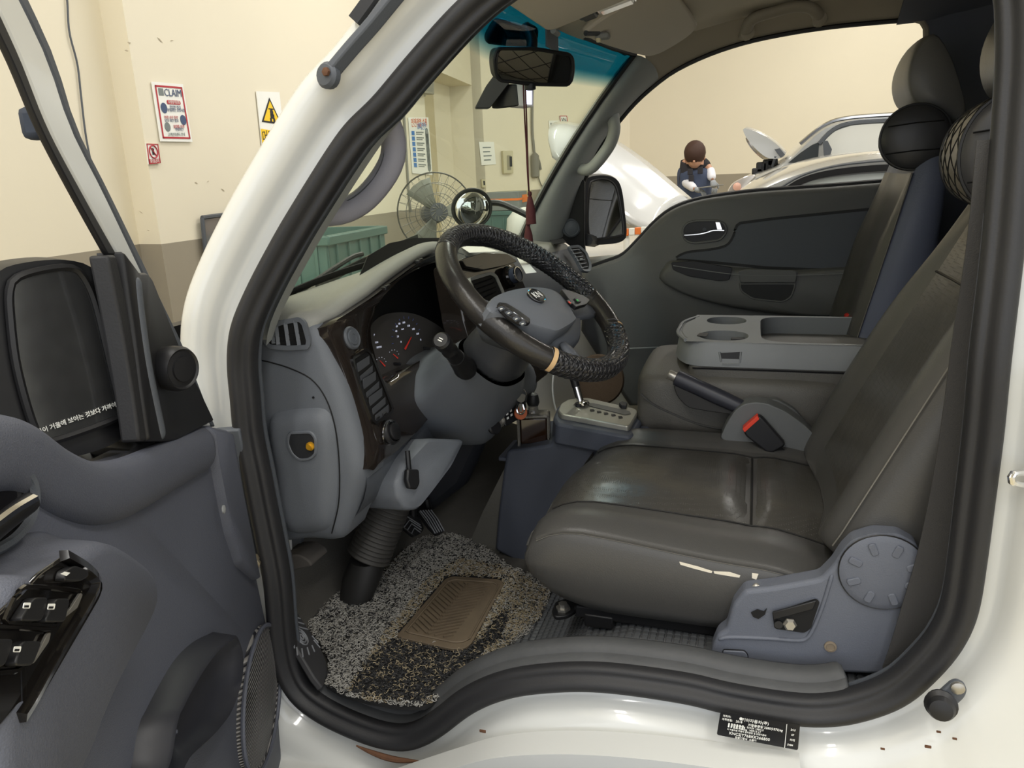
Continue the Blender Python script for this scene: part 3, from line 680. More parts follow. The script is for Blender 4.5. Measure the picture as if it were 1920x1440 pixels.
# tassel charm hanging from the mirror
M_cord = mat('maroon_cord', (78, 34, 36), .8, bump=.6, scale=600)
ts = empty('tassel_charm', P(995, 300, Y=.66), 'dark red corded tassel hanging from the mirror', 'charm')
for dx in (-1.8, 1.8):
    tube('cord', [P(983+dx, 158, Y=.66), P(985+dx, 210, Y=.66), P(988+dx*.5, 280, Y=.66), P(990+dx*.3, 330, Y=.66), P(992, 362, Y=.66)], .0017, M_cord, ts, ns=20, n=6)
def tassel(p0, p1, r):
    L = (p0-p1).length
    lathe('tassel', [(.001, 0), (.004, -.002), (.005, -L*.1), (.0035, -L*.15), (.005, -L*.2), (r, -L*.55), (r*1.1, -L), (.001, -L)], M_cord, p0, p0-p1, ts, n=14)
tassel(P(993, 358, Y=.66), P(996, 420, Y=.66), .0105)
tassel(P(989, 415, Y=.66), P(992, 462, Y=.66), .0095)
# ================================================================== open driver door
DTH = radians(66)
dN = V((sin(DTH), cos(DTH), 0)); dS = V((cos(DTH), -sin(DTH), 0)); UP = V((0, 0, 1))
dH = P(425, 800, Y=-.05)
def D(px, py, off=0.): return PN(px, py, dH+dN*off, dN)
door = empty('driver_door', V((dH.x, dH.y, .5)), 'open driver door with blue-grey trim, switches and speaker', 'door')
# outer white door skin behind the trim
TOPL = [(-260, 870), (-120, 815), (0, 803), (55, 815), (95, 838), (140, 868), (180, 884), (215, 882), (262, 858), (330, 822), (396, 795)]
RIGHT = [(423, 803), (432, 850), (445, 915), (459, 985), (472, 1050), (482, 1100), (495, 1165), (510, 1240), (520, 1300), (526, 1440), (528, 1700)]
base = [D(x, y, 0) for x, y in TOPL+RIGHT]+[D(-260, 1900, 0)]
# trim panel as a strip surface from edge to a rounded relief
def relief(pts, steps, m, parent, name, capm=True, sub=0):
    """steps: (shrink towards centroid in metres, offset along normal)"""
    c = sum(pts, V((0, 0, 0)))/len(pts); R = []
    for sh, of in steps: R.append([p+(c-p).normalized()*sh+dN*of for p in pts])
    return rings(name, R, m, parent, cap=True, sub=sub, ang=60)
bp_ = spline([D(x, y) for x, y in TOPL], 40)+spline([D(x, y) for x, y in RIGHT], 40)[1:]+[D(-260, 1900)]
relief(bp_, ((0, -.055), (0, -.03), (.0, -.008), (.004, .0), (.012, .004)), M_door, door, 'trim_panel')
plate('door_skin', [p-dN*.08+dS*.0 for p in [D(396, 800), D(480, 1090), D(528, 1700), D(-260, 1900), D(-260, 870), D(180, 884)]], -dN*.03, M_white, door, bev=.01)
# shut face flange (dark edge along the hinge side of the trim)
sweep('edge_flange', spline([D(x+4, y, -.01) for x, y in RIGHT], 30), [(-.02, -.008), (.02, -.008), (.02, .008), (-.02, .008)], M_plasd, door, up=dN, bev=.003)
# raised upper bolster
bol = spline([D(x, y, .006) for x, y in ((-220, 930), (-100, 870), (0, 850), (60, 865), (120, 905), (180, 925), (240, 915), (320, 875), (392, 838))], 40)
sweep('upper_bolster', bol, [(-.035, -.02), (-.03, .004), (-.012, .012), (.014, .012), (.03, .002), (.035, -.02)], M_door, door, up=lambda i: UP, sub=1)
# front column of the trim, thicker towards the hinge
colm = [(385, 800), (422, 808), (440, 905), (455, 985), (470, 1062), (476, 1090), (440, 1060), (420, 1000), (405, 930), (392, 860)]
relief(rpoly([D(x, y, .004) for x, y in colm], .01), ((-.004, -.01), (0, .004), (.006, .012)), M_door, door, 'hinge_column')
lathe('trim_screw', [(.006, 0), (.006, .002), (.003, .003)], M_plasl, D(418, 955, .017), dN, door, n=10)
# window belt seal
tube('belt_seal', [D(x, y, -.012) for x, y in ((120, 868), (165, 884), (205, 880), (262, 845), (300, 826))], .007, M_seal, door, ns=16, n=6)
# window frame: outer edge, white band, black run channel
def band(name, A, B, m, off, th=.02, bev=.003):
    A = spline([D(x, y, off) for x, y in A], 24); B = spline([D(x, y, off) for x, y in B], 24)
    return rings(name, [[a, b, b-dN*th, a-dN*th] for a, b in zip(A, B)], m, door, bev=bev)
E0 = [(46, -20), (105, 110), (147, 240), (206, 360), (264, 480), (302, 560), (347, 655), (394, 775), (405, 800)]
E1 = [(28, -20), (90, 110), (135, 240), (195, 360), (252, 480), (290, 560), (335, 655), (386, 775), (397, 800)]
E2 = [(-20, -20), (40, 110), (92, 240), (155, 360), (222, 480), (265, 580), (310, 680), (360, 790), (368, 805)]
E3 = [(-45, -20), (20, 110), (75, 240), (137, 360), (203, 480), (222, 540), (240, 620), (262, 760), (272, 830)]
band('frame_edge', E0, E1, M_plasd, -.012, .03); band('window_frame', E1, E2, M_white, -.004, .012)
band('run_channel', E2[:5], E3[:5], M_black, -.002, .006)
band('run_channel', [(203, 478), (215, 540), (230, 620), (250, 740), (262, 828)], [(218, 478), (232, 540), (247, 620), (266, 740), (276, 826)], M_seal, .004, .02)
rbox('frame_stop', D(66, 232, -.02), (.022, .02, .028), mat('dark_blue_rubber', (44, 52, 66), .6), door, bev=.006, ax=(dS, dN, UP))
# black corner sail panel with a vertical ridge and the round tweeter
sail = [(218, 470), (250, 512), (266, 512), (274, 522), (330, 660), (392, 790), (320, 828), (268, 828), (255, 740), (240, 620), (228, 540)]
relief(rpoly([D(x, y, .0) for x, y in sail], .004), ((0, -.02), (0, .004), (.003, .007)), M_black, door, 'sail_panel')
sweep('sail_ridge', spline([D(x, y, .006) for x, y in ((256, 516), (262, 580), (276, 680), (292, 760), (306, 826))], 16), [(-.014, -.004), (-.008, .008), (.004, .01), (.012, -.004)], M_plasd, door, up=dS*1.0, sub=1)
twn = (dN+dS*.55).normalized()
lathe('tweeter', [(.020, -.03), (.0245, -.01), (.0265, .006), (.0265, .016), (.0235, .0215), (.0225, .021), (.021, .0195), (.015, .020), (.0145, .0225), (.003, .023)], M_black, D(318, 690, .014), twn, door, n=36)
# inner door handle pocket
hb = [(-60, 905), (-10, 880), (20, 872), (45, 880), (62, 905), (66, 935), (58, 975), (30, 1010), (-10, 1035), (-60, 1050)]
hp_ = rpoly([D(x, y, .012) for x, y in hb], .012)
c_ = sum(hp_, V((0, 0, 0)))/len(hp_)
sweep('handle_bezel', spline(hp_, 48, True), circ(.004, 6), M_plasd, door, closed=True)
plate('handle_pocket', [p-dN*.004 for p in hp_], -dN*.004, M_gloss, door)
sweep('door_handle', spline([D(x, y, .022) for x, y in ((-70, 1040), (-20, 1000), (20, 968), (63, 936))], 12), [(-.008, -.006), (.006, -.008), (.009, .002), (.0, .008), (-.008, .005)], M_black, door, up=UP, sub=1)
tube('handle_chrome', [D(x, y, .031) for x, y in ((-70, 1035), (-20, 992), (25, 958), (64, 935))], .0035, M_chrome, door, ns=12, n=6)
# armrest pod with the window switches
pod = [(-150, 1150), (-60, 1085), (0, 1060), (40, 1035), (78, 1021), (108, 1028), (150, 1052), (184, 1078), (198, 1110), (190, 1150), (140, 1240), (85, 1345), (40, 1440), (-40, 1560), (-150, 1700)]
pp = spline([D(x, y, .008) for x, y in pod], 60, True)
relief(pp, ((-.012, -.005), (-.004, .01), (.0, .035), (.004, .046), (.012, .05)), M_door, door, 'armrest')
gp = rpoly([D(x, y, .054) for x, y in ((-120, 1240), (20, 1120), (62, 1075), (115, 1040), (150, 1058), (180, 1082), (186, 1100), (178, 1125), (60, 1325), (45, 1338), (28, 1318), (-60, 1420), (-140, 1440))], .006)
sp_ = plate('switch_panel', gp, dN*.004, M_gloss, door, bev=.002)
sweep('panel_lip', spline([D(x, y, .06) for x, y in ((120, 1042), (160, 1066), (181, 1090), (172, 1118), (120, 1205), (62, 1310), (40, 1345))], 24), [(-.004, -.004), (.002, -.004), (.004, .002), (-.002, .004)], M_gloss, sp_, up=dN)
def swbtn(quad, icon):
    bs = plate('window_switch', rpoly([D(x, y, .058) for x, y in quad], .004), dN*.007, M_black, sp_, bev=.003, seg=3)
    if icon:
        x, y = icon
        ic = rpoly([D(x+a, y+b, .0655) for a, b in ((-6, -6), (7, -6), (5, 5), (-8, 5))], .001)
        plate('switch_icon', ic, dN*.0004, M_wt, bs)
        plate('switch_icon_gap', [D(x+a, y+b, .0662) for a, b in ((-4, -1), (4, -1), (3, 3), (-5, 3))], dN*.0003, M_black, bs)
# two recessed switch wells
for w_ in (((35, 1108), (60, 1100), (145, 1108), (148, 1115), (105, 1165), (98, 1172), (15, 1168), (8, 1160)), ((-60, 1190), (-20, 1176), (85, 1180), (90, 1186), (40, 1250), (28, 1258), (-80, 1258))):
    pts = spline([D(x, y, .0585) for x, y in w_], 30, True)
    sweep('switch_well', pts, circ(.0018, 6), M_gloss, sp_, closed=True)
swbtn(((44, 1122), (70, 1122), (58, 1166), (14, 1166)), (50, 1136)); swbtn(((86, 1124), (112, 1124), (102, 1168), (62, 1168)), (96, 1138))
swbtn(((-30, 1200), (4, 1200), (-14, 1252), (-50, 1252)), None); swbtn(((20, 1204), (58, 1204), (40, 1250), (4, 1250)), (32, 1218))
swbtn(((104, 1072), (122, 1062), (146, 1070), (148, 1082), (132, 1092), (100, 1090)), None)
txt_q = [D(110, 1070, .066), D(136, 1070, .066), D(132, 1084, .066), D(106, 1084, .066)]
plate('lock_icon', [D(x, y, .0662) for x, y in ((113, 1076), (121, 1072), (131, 1074), (124, 1080))], dN*.0003, M_wt, sp_)
for q4 in (((128, 1140), (146, 1112), (150, 1115), (140, 1140), (112, 1162), (106, 1164)), ((62, 1232), (84, 1188), (90, 1186), (86, 1204), (58, 1244), (44, 1248))):
    plate('chrome_edge', rpoly([D(x, y, .0595) for x, y in q4], .002), dN*.002, M_steel, sp_, bev=.001)
# map pocket with dimpled lower wall
rim_ = [(252, 1440), (268, 1360), (280, 1335), (300, 1300), (330, 1255), (360, 1220), (385, 1202), (400, 1196), (412, 1225), (414, 1262), (405, 1300), (385, 1345), (350, 1385), (320, 1410), (290, 1440), (262, 1500), (235, 1540), (225, 1500)]
rp_ = spline([D(x, y, .004) for x, y in rim_], 60, True); c_ = sum(rp_, V((0, 0, 0)))/len(rp_)
M_pock = mat('pocket_plastic', (40, 41, 47), .45)
rings('map_pocket', [[p+(p-c_).normalized()*.012+dN*.0 for p in rp_], [p+dN*.03 for p in rp_], [p+(c_-p)*.06+dN*.032 for p in rp_], [p+(c_-p)*.12+dN*.02 for p in rp_], [p+(c_-p)*.4+dN*.006 for p in rp_], [p+(c_-p)*.9+dN*.002 for p in rp_]], M_pock, door, ang=70)
for a in range(7):
    for b_ in range(3):
        x = 306+b_*12-a*6; y = 1360+a*12+b_*6
        lathe('dimple', [(.0028, 0), (.002, .0015), (.0005, .002)], M_door, D(x, y, .0125), dN, door, n=8)
# speaker grille
sc = D(483, 1306, .004); Rr = (D(483, 1186, .004)-D(483, 1428, .004)).length/2
M_gril = bpy.data.materials.new('speaker_grille'); M_gril.use_nodes = True; nt = M_gril.node_tree; b = nt.nodes['Principled BSDF']; b.inputs['Roughness'].default_value = .5
tc = nt.nodes.new('ShaderNodeTexCoord'); wv = nt.nodes.new('ShaderNodeTexWave'); wv.bands_direction = 'Z'; wv.inputs['Scale'].default_value = 62; cr = nt.nodes.new('ShaderNodeValToRGB')
cr.color_ramp.elements[0].color = srgb(30, 30, 34); cr.color_ramp.elements[0].position = .35; cr.color_ramp.elements[1].color = srgb(122, 120, 118); cr.color_ramp.elements[1].position = .6
bpn = nt.nodes.new('ShaderNodeBump'); bpn.inputs['Distance'].default_value = .002
nt.links.new(tc.outputs['Object'], wv.inputs['Vector']); nt.links.new(wv.outputs['Fac'], cr.inputs[0]); nt.links.new(cr.outputs[0], b.inputs['Base Color']); nt.links.new(wv.outputs['Fac'], bpn.inputs['Height']); nt.links.new(bpn.outputs['Normal'], b.inputs['Normal'])
hw = (D(447, 1306, .004)-D(519, 1306, .004)).length/2
eg = [sc+dS*(hw*cos(a*pi/20))+UP*(Rr*sin(a*pi/20)) for a in range(40)]
rings('speaker_grille', [[sc+(p-sc)*k+dN*o_ for p in eg] for k, o_ in ((1.04, 0), (1.02, .007), (.96, .008), (.95, .0065), (.5, .012), (.02, .013))], M_gril, door, ang=60)
sweep('speaker_rim', [sc+(p-sc)*1.03+dN*.009 for p in eg], circ(.0035, 6), M_door, door, closed=True)
# hinge bolt between door and body
r = empty('door_check_bolt', PB(477, 1055, -.03), 'rusty check bolt between door and front pillar', 'bolt')
lathe('bolt_head', [(.006, -.02), (.006, 0), (.010, 0), (.010, .007), (.004, .009)], mat('dull_zinc', (140, 130, 110), .5, .7), PB(477, 1055, -.03), (.5, -1, 0), r, n=8)
# ------------------------------------------------------------------ door mirror outside the open door
mc = D(120, 660, 0); rd = (mc-CAM).normalized(); mc = mc+rd*.12
nM = V((.97, -.12, .06)).normalized()
def MM(px, py, off=0.): return PN(px, py, mc+nM*off, nM)
dm_ = empty('door_mirror', mc, 'large black door mirror on the open driver door', 'mirror')
HO = [(-30, 540), (-10, 515), (20, 498), (80, 488), (130, 488), (170, 500), (195, 530), (210, 580), (222, 660), (232, 740), (238, 800), (228, 822), (190, 842), (120, 862), (60, 872), (10, 840), (-25, 760), (-40, 640)]
ho = spline([MM(x, y) for x, y in HO], 60, True); c_ = sum(ho, V((0, 0, 0)))/len(ho)
rings('mirror_housing', [[p for p in ho], [p-nM*.03+(p-c_)*.04 for p in ho], [p-nM*.08-(p-c_)*.1 for p in ho], [p-nM*.11-(p-c_)*.5 for p in ho], [p-nM*.115-(p-c_)*.9 for p in ho]], M_black, dm_, cap=True, ang=80)
GL = [(18, 545), (30, 522), (70, 508), (125, 501), (150, 512), (175, 560), (198, 650), (214, 720), (226, 770), (222, 782), (180, 800), (110, 824), (82, 828), (70, 815), (50, 760), (30, 680), (20, 600)]
gl_ = spline([MM(x, y, .004) for x, y in GL], 60, True)
M_mird = mat('dusty_mirror_glass', (96, 97, 98), .12, .8, var=.3, vscale=60)
plate('mirror_glass', gl_, -nM*.003, M_mird, dm_)
sweep('glass_rim', gl_, circ(.004, 6), M_black, dm_, closed=True)
mq = [MM(x, y, .006) for x, y in ((86, 795), (210, 752), (216, 770), (92, 812))]
text('lettering', '사물이 거울에 보이는 것보다 가까이 있음', (mq[0]+mq[1]+mq[2]+mq[3])/4, mq[1]-mq[0], mq[0]-mq[3], .0064, M_wt, dm_)
rbox('mirror_arm', MM(236, 800, -.05), (.06, .05, .06), M_black, dm_, bev=.01)
rbox('mirror_arm', MM(220, 835, -.06), (.10, .04, .03), M_black, dm_, bev=.01)
# ================================================================== dashboard
dash = empty('dashboard', (-.7, .74, .85), 'dark grey dashboard with smoked wood instrument surround', 'dashboard')
BO = V((-.67, .13, 1.227)); BN = V((.981, 0, .193)).normalized()
def BZ(px, py, off=0.): return PN(px, py, BO+BN*off, BN)
# --- top, lofted along its rear edge
edge = [V((-.705, .10, 1.225)), V((-.68, .118, 1.238))]+[BZ(x, y, .004) for x, y in ((628, 598), (650, 583), (692, 555), (735, 521), (790, 484), (835, 466))]
edge += [V((-.615, .68, 1.285)), V((-.585, .80, 1.268)), V((-.565, .95, 1.255)), V((-.55, 1.10, 1.25)), V((-.545, 1.25, 1.245)), V((-.55, 1.36, 1.24)), V((-.56, 1.41, 1.235))]
edge = spline(edge, 56)
rows = []
for e in edge:
    y = e.y; b0 = max(-.99, WS(min(1, max(0, (y-.05)/1.33)), .02).x-.01); hood = sstep(.10, .2, y)*sstep(.80, .62, y)
    inn = e+V((-.05, 0, -.02)) if .12 < y < .64 else e+V((.012, 0, -.03))
    rows.append([inn, e+V((.002, 0, -.004)), e+V((-.002, 0, .007+.002*hood)), e+V((-.022, 0, .017+.006*hood)), e+V((-.055, 0, .012)), V((e.x*.5+b0*.5, y, max(1.262, e.z*.55+1.272*.45))), V((b0+.05, y, 1.268)), V((b0+.02, y, 1.255))])
M_dtop = mat('dash_top_lit_plastic', (136, 136, 130), .6, bump=.3, scale=700)  # base colour lightened for the windscreen light falling on the top
rings('dash_top', rows, M_dtop, dash, cu=False, sub=1)
# --- rear face: centre and passenger side
rows = []
for e in edge:
    if e.y < .64: continue
    y = e.y; k = sstep(.64, .72, y)*sstep(1.02, .92, y)
    rows.append([e+V((.0, 0, -.002)), e+V((.018, 0, -.02)), V((e.x+.045, y, 1.17)), V((e.x+.052, y, 1.10)), V((e.x+.03, y, 1.0)), V((e.x-.03, y, .93)), V((e.x-.15, y, .90)), V((-.93, y, .90))])
rings('dash_face', rows, M_plasd, dash, cu=False, sub=1)
# --- lower driver side knee panel
rows = []
for k in range(9):
    y = .125+k*.066
    rows.append([V((-.665, y, 1.06)), V((-.632, y, 1.0)), V((-.618, y, .965)), V((-.628, y, .92)), V((-.66, y, .865)), V((-.70, y, .85)), V((-.9, y, .86))])
rings('knee_panel', rows, M_plasd, dash, cu=False, sub=1)
plate('dash_core', [V((-.75, .16, .92)), V((-.75, .66, .92)), V((-.78, .66, 1.22)), V((-.78, .16, 1.22))], (-.02, 0, 0), M_vblack, dash)
# --- end panel on the doorway side
EP = [(478, 620), (474, 700), (482, 800), (497, 900), (518, 1002), (590, 1006), (645, 1007), (660, 985), (678, 935), (691, 884), (686, 840), (674, 790), (652, 715), (628, 655), (610, 612), (585, 592), (545, 590), (500, 598)]
ep = spline([P(x, y, Y=.128) for x, y in EP], 80, True)
c_ = sum(ep, V((0, 0, 0)))/len(ep)
def shr(p, d): v = (c_-p); v.y = 0; return p+v.normalized()*d
rings('end_panel', [[p+V((0, .06, 0)) for p in ep], ep, [shr(p, .004)+V((0, -.012, 0)) for p in ep], [shr(p, .014)+V((0, -.022, 0)) for p in ep], [shr(p, .028)+V((0, -.026, 0)) for p in ep], [p.lerp(c_, .5)+V((0, -.027, 0)) for p in ep]], M_plas, dash, ang=80)
EY = .101
tube('panel_seam', [P(x, y, Y=EY) for x, y in ((470, 672), (510, 680), (550, 693), (585, 712), (610, 745), (626, 790), (634, 840), (637, 900), (634, 950), (622, 1000))], .0012, M_vblack, dash, ns=40, n=5)
# raised fuse cover with a recess and yellow bolt
fc = spline([P(x, y, Y=EY) for x, y in ((505, 785), (530, 768), (580, 762), (612, 766), (628, 795), (634, 850), (634, 920), (622, 985), (590, 1000), (540, 996), (520, 940), (508, 860))], 60, True)
c_ = sum(fc, V((0, 0, 0)))/len(fc)
rings('fuse_cover', [[p+V((0, .004, 0)) for p in fc], [shr(p, .012)+V((0, -.012, 0)) for p in fc], [shr(p, .03)+V((0, -.017, 0)) for p in fc], [shr(p, .05)+V((0, -.017, 0)) for p in fc]], M_plas, dash, ang=80)
rc = rpoly([P(x, y, Y=.083) for x, y in ((543, 812), (583, 810), (592, 822), (592, 850), (582, 860), (562, 862), (548, 850), (540, 830))], .006)
sweep('recess_rim', spline(rc, 40, True), circ(.0028, 6), M_plas, dash, closed=True)
plate('recess', rc, (0, -.0012, 0), mat('recess_grey', (38, 39, 42), .6), dash)
lathe('recess_bolt', [(.0075, 0), (.0075, .004), (.005, .005), (.005, .008), (.001, .008)], M_yellow, P(583, 836, Y=.082), (0, -1, 0), dash, n=16)
lathe('trim_plug', [(.002, 0), (.002, .002), (.0005, .002)], M_black, P(588, 745, Y=EY), (0, -1, 0), dash, n=8)
# --- side demister vent with fins
def vent(name, outline, fins, depth, parent, rimr=.0025, cav=M_vblack):
    v_ = empty_part(name, outline[0], parent)
    return v_
vq = [P(x, y, Y=.099) for x, y in ((494, 618), (530, 604), (563, 598), (571, 606), (580, 640), (578, 650), (540, 652), (505, 649), (496, 634))]
vf = sweep('side_vent', spline(rpoly(vq, .006), 50, True), [(-.004, -.003), (.004, -.003), (.003, .004), (-.003, .004)], M_plas, dash, closed=True)
plate('vent_cavity', [p+V((0, -.0006, 0)) for p in rpoly(vq, .006)], (0, -.0006, 0), M_vblack, vf)
for (xa, ya, xb, yb) in ((514, 612, 518, 646), (531, 606, 537, 648), (549, 601, 557, 648), (507, 616, 509, 644)):
    a, b_ = P(xa, ya, Y=.097), P(xb, yb, Y=.097)
    plate('vent_fin', [a, a+V((.010, .004, 0)), b_+V((.010, .004, 0)), b_], (.0015, -.0015, 0), M_plas, vf)
for (xa, ya, xb, yb) in ((500, 634, 576, 622), (500, 642, 577, 634)):
    tube('vent_blade', [P(xa, ya, Y=.0985), P(xb, yb, Y=.0985)], .0012, M_black, vf, n=5)
# --- smoked wood bezel with the cluster opening
OUTB = [(613, 612), (645, 588), (690, 559), (735, 525), (790, 488), (850, 470), (900, 470), (905, 560), (890, 640), (860, 700), (815, 740), (803, 785), (760, 832), (720, 864), (692, 884), (684, 840), (672, 790), (650, 715), (628, 655)]
INB = [(702, 588), (710, 566), (726, 545), (752, 521), (795, 499), (840, 490), (872, 500), (878, 560), (870, 620), (850, 650), (815, 662), (790, 675), (765, 688), (745, 700), (722, 713), (712, 697), (703, 670), (695, 640), (694, 612)]
def samp(L, n): return spline([V((x, y, 0)) for x, y in L], n, True)
ob_ = [BZ(p.x, p.y, .008) for p in samp(OUTB, 76)]; ib = [BZ(p.x, p.y, .0) for p in samp(INB, 76)]
rows = [[p-BN*.02 for p in ob_], ob_, [a.lerp(b_, .06)+BN*.006 for a, b_ in zip(ob_, ib)], [a.lerp(b_, .5)+BN*.004 for a, b_ in zip(ob_, ib)], [a.lerp(b_, .93)+BN*.006 for a, b_ in zip(ob_, ib)], ib, [p-BN*.05+V((0, 0, .0)) for p in ib]]
bez = rings('instrument_bezel', rows, M_wood, dash, cap=False, ang=50)
cav = [BZ(p.x, p.y, -.012) for p in samp(INB, 76)]
plate('cluster_cavity', [BZ(p.x, p.y, -.055) for p in samp([(690, 480), (900, 470), (910, 700), (690, 730)], 20)], -BN*.002, M_vblack, dash)
# gauge face, tilted, with figures and needles
clu = empty('instrument_cluster', BZ(770, 640, -.03), 'round-topped instrument cluster with red needles and white figures', 'gauge cluster')
gn = (BN+V((0, -.18, .22))).normalized(); go = BZ(760, 645, -.030)
def G(px, py, off=0.): return PN(px, py, go+gn*off, gn)
gf = spline([G(x, y) for x, y in ((694, 615), (712, 594), (740, 586), (775, 588), (808, 602), (835, 622), (850, 650), (812, 668), (760, 694), (722, 714), (708, 690), (697, 650))], 48, True)
plate('gauge_face', gf, -gn*.004, mat('gauge_grey', (62, 60, 59), .5), clu)
def gt(t, x, y, s, m):
    return text('lettering', t, G(x, y, .0015), G(x+20, y-3.5)-G(x, y), G(x-3, y-20)-G(x, y), s, m, clu)
M_gw = mat('gauge_white', (225, 228, 240), .5, emit=(200, 205, 230), emis=.25); M_gr = mat('needle_red', (225, 62, 52), .5); M_gb = mat('gauge_blue', (90, 110, 190), .5)
for t, x, y in (('20', 746, 631), ('40', 743, 621), ('60', 744, 612), ('80', 749, 607), ('100', 757, 605), ('120', 766, 611), ('140', 775, 617), ('160', 783, 626), ('0', 752, 641)):
    gt(t, x, y, .0062, M_gw)
for k in range(10):
    a = radians(195-k*19); tube('dial_tick', [G(762+cos(a)*25, 634-sin(a)*37, .001), G(762+cos(a)*28, 634-sin(a)*41, .001)], .0005, M_gb, clu, n=4)
gt('km/h', 755, 617, .004, M_gw); gt('355751', 711, 651, .0055, M_gw); gt('P', 702, 628, .006, M_gw); gt('1234', 706, 642, .005, M_gw); gt('R', 789, 637, .006, M_gw)
def needle(a, b_, w_):
    A, B = G(*a, .004), G(*b_, .004); s_ = (B-A).cross(gn).normalized()*w_
    plate('needle', [A-s_, A+s_, B+s_*.3, B-s_*.3], gn*.001, M_gr, clu)
needle((759, 655), (771, 632), .0022); needle((722, 687), (712, 676), .0014); needle((746, 672), (737, 664), .0014)
for cx, cy in ((714, 682), (738, 668)):
    pts = [G(cx+cos(radians(a))*10, cy-sin(radians(a))*12, .001) for a in range(20, 170, 15)]
    for p in pts[::2]: tube('dial_tick', [p, p+gn*.0006], .0008, M_gw, clu, n=5)
for x, y in ((800, 653), (745, 682)): rbox('trip_button', G(x, y, .008), (.016, .004, .006), M_black, clu, bev=.001)
# --- bezel details
def lathe_b(name, prof, x, y, m, parent, off=.008, n=32, **k): return lathe(name, prof, m, BZ(x, y, off), BN+V((0, -.1, .1)), parent, n=n, **k)
lathe_b('tweeter_cover', [(.019, 0), (.0205, .006), (.018, .0095), (.0165, .0085), (.0135, .0085), (.0125, .0105), (.0065, .011), (.0062, .0095), (.0005, .0095)], 655, 635, M_plasd, bez, .010)
vq = [BZ(x, y, .013) for x, y in ((659, 672), (686, 655), (694, 662), (734, 765), (733, 773), (704, 794), (697, 788), (676, 730))]
vf = sweep('air_vent', spline(rpoly(vq, .008), 60, True), [(-.003, -.003), (.003, -.003), (.003, .003), (-.003, .003)], M_gloss, dash, closed=True)
plate('vent_cavity', [p-BN*.001 for p in rpoly(vq, .008)], BN*.0006, M_vblack, vf)
for k in range(7):
    t = (k+.5)/7; xa, ya = 663+(703-663)*t, 678+(790-678)*t; xb, yb = 690+(732-690)*t, 662+(768-662)*t
    a, b_ = BZ(xa+3, ya, .014), BZ(xb-2, yb, .014)
    j = (.004, -.003, .006, -.002, .005, .0, .003)[k]
    plate('vent_blade', [a+V((0, 0, j)), b_+V((0, 0, j*.4)), b_+V((-.001, 0, -.014)), a+V((-.001, 0, -.013))], BN*.002+V((0, 0, .001)), mat('vent_blade_grey', (74, 76, 80), .5), vf)
for (x, y) in ((707, 783), (720, 776)): rbox('bezel_button', BZ(x, y, .014), (.006, .012, .005), M_black, bez, bev=.001)
lathe_b('level_dial', [(.022, 0), (.024, .006), (.021, .012), (.0185, .013), (.018, .009), (.0165, .009), (.016, .016), (.013, .018), (.0005, .018)], 729, 811, M_black, bez, .010)
tube('dial_ring', [BZ(729, 811, .021)+V((0, cos(a*pi/14)*.0215, sin(a*pi/14)*.0215)) for a in range(28)], .0018, M_chrome, bez, closed=True, n=6)
for (x, y) in ((721, 541), (784, 491)):
    rbox('phone_clip', BZ(x, y, .012), (.012, .012, .008), M_black, dash, bev=.002)
    rbox('phone_clip', BZ(x+5, y-4, .016), (.006, .016, .005), M_black, dash, bev=.001)
# --- centre stack: black hood, air vent with silver frame, rotary knob
CN = V((.94, -.2, .28)).normalized(); CO = P(915, 530, X=-.565)
def CS(px, py, off=0.): return PN(px, py, CO+CN*off, CN)
st = plate('centre_stack', rpoly([CS(x, y) for x, y in ((850, 490), (900, 478), (945, 478), (965, 492), (985, 535), (1010, 600), (1030, 700), (980, 740), (900, 700), (870, 600))], .012), -CN*.06, M_wood, dash, bev=.004)
plate('stack_hood', rpoly([CS(x, y, .003) for x, y in ((858, 488), (900, 476), (945, 478), (964, 492), (940, 500), (900, 508), (866, 502))], .006), CN*.01, M_gloss, dash, bev=.003)
vq = rpoly([CS(x, y, .006) for x, y in ((878, 524), (918, 512), (928, 518), (943, 552), (940, 560), (902, 575), (892, 560))], .006)
fr_ = sweep('vent_frame', spline(vq, 40, True), [(-.005, -.003), (.005, -.003), (.004, .004), (-.004, .004)], mat('vent_silver', (170, 170, 164), .35, .3), dash, closed=True)
plate('vent_cavity', vq, CN*.001, M_vblack, fr_)
for k in range(5):
    t = (k+.5)/5; xa, ya = 888+(906-888)*t, 527+(572-527)*t; xb, yb = 920+(940-920)*t, 517+(556-517)*t
    a, b_ = CS(xa, ya, .009), CS(xb, yb, .009); plate('vent_blade', [a, b_, b_+V((-.004, 0, -.007)), a+V((-.004, 0, -.007))], CN*.0015, M_black, fr_)
kb = lathe('knob_base', [(.026, 0), (.026, .01), (.022, .014), (.0005, .014)], M_gloss, CS(953, 520, .006), CN, dash, n=30)
lathe('knob', [(.0185, .012), (.018, .026), (.0155, .028), (.0005, .027)], mat('knob_face', (58, 64, 78), .25), CS(953, 520, .006), CN, kb, n=30)
lathe('knob_ring', [(.0165, .026), (.0185, .026), (.0185, .030), (.0162, .030)], M_chrome, CS(953, 520, .006), CN, kb, n=30, cap=False)
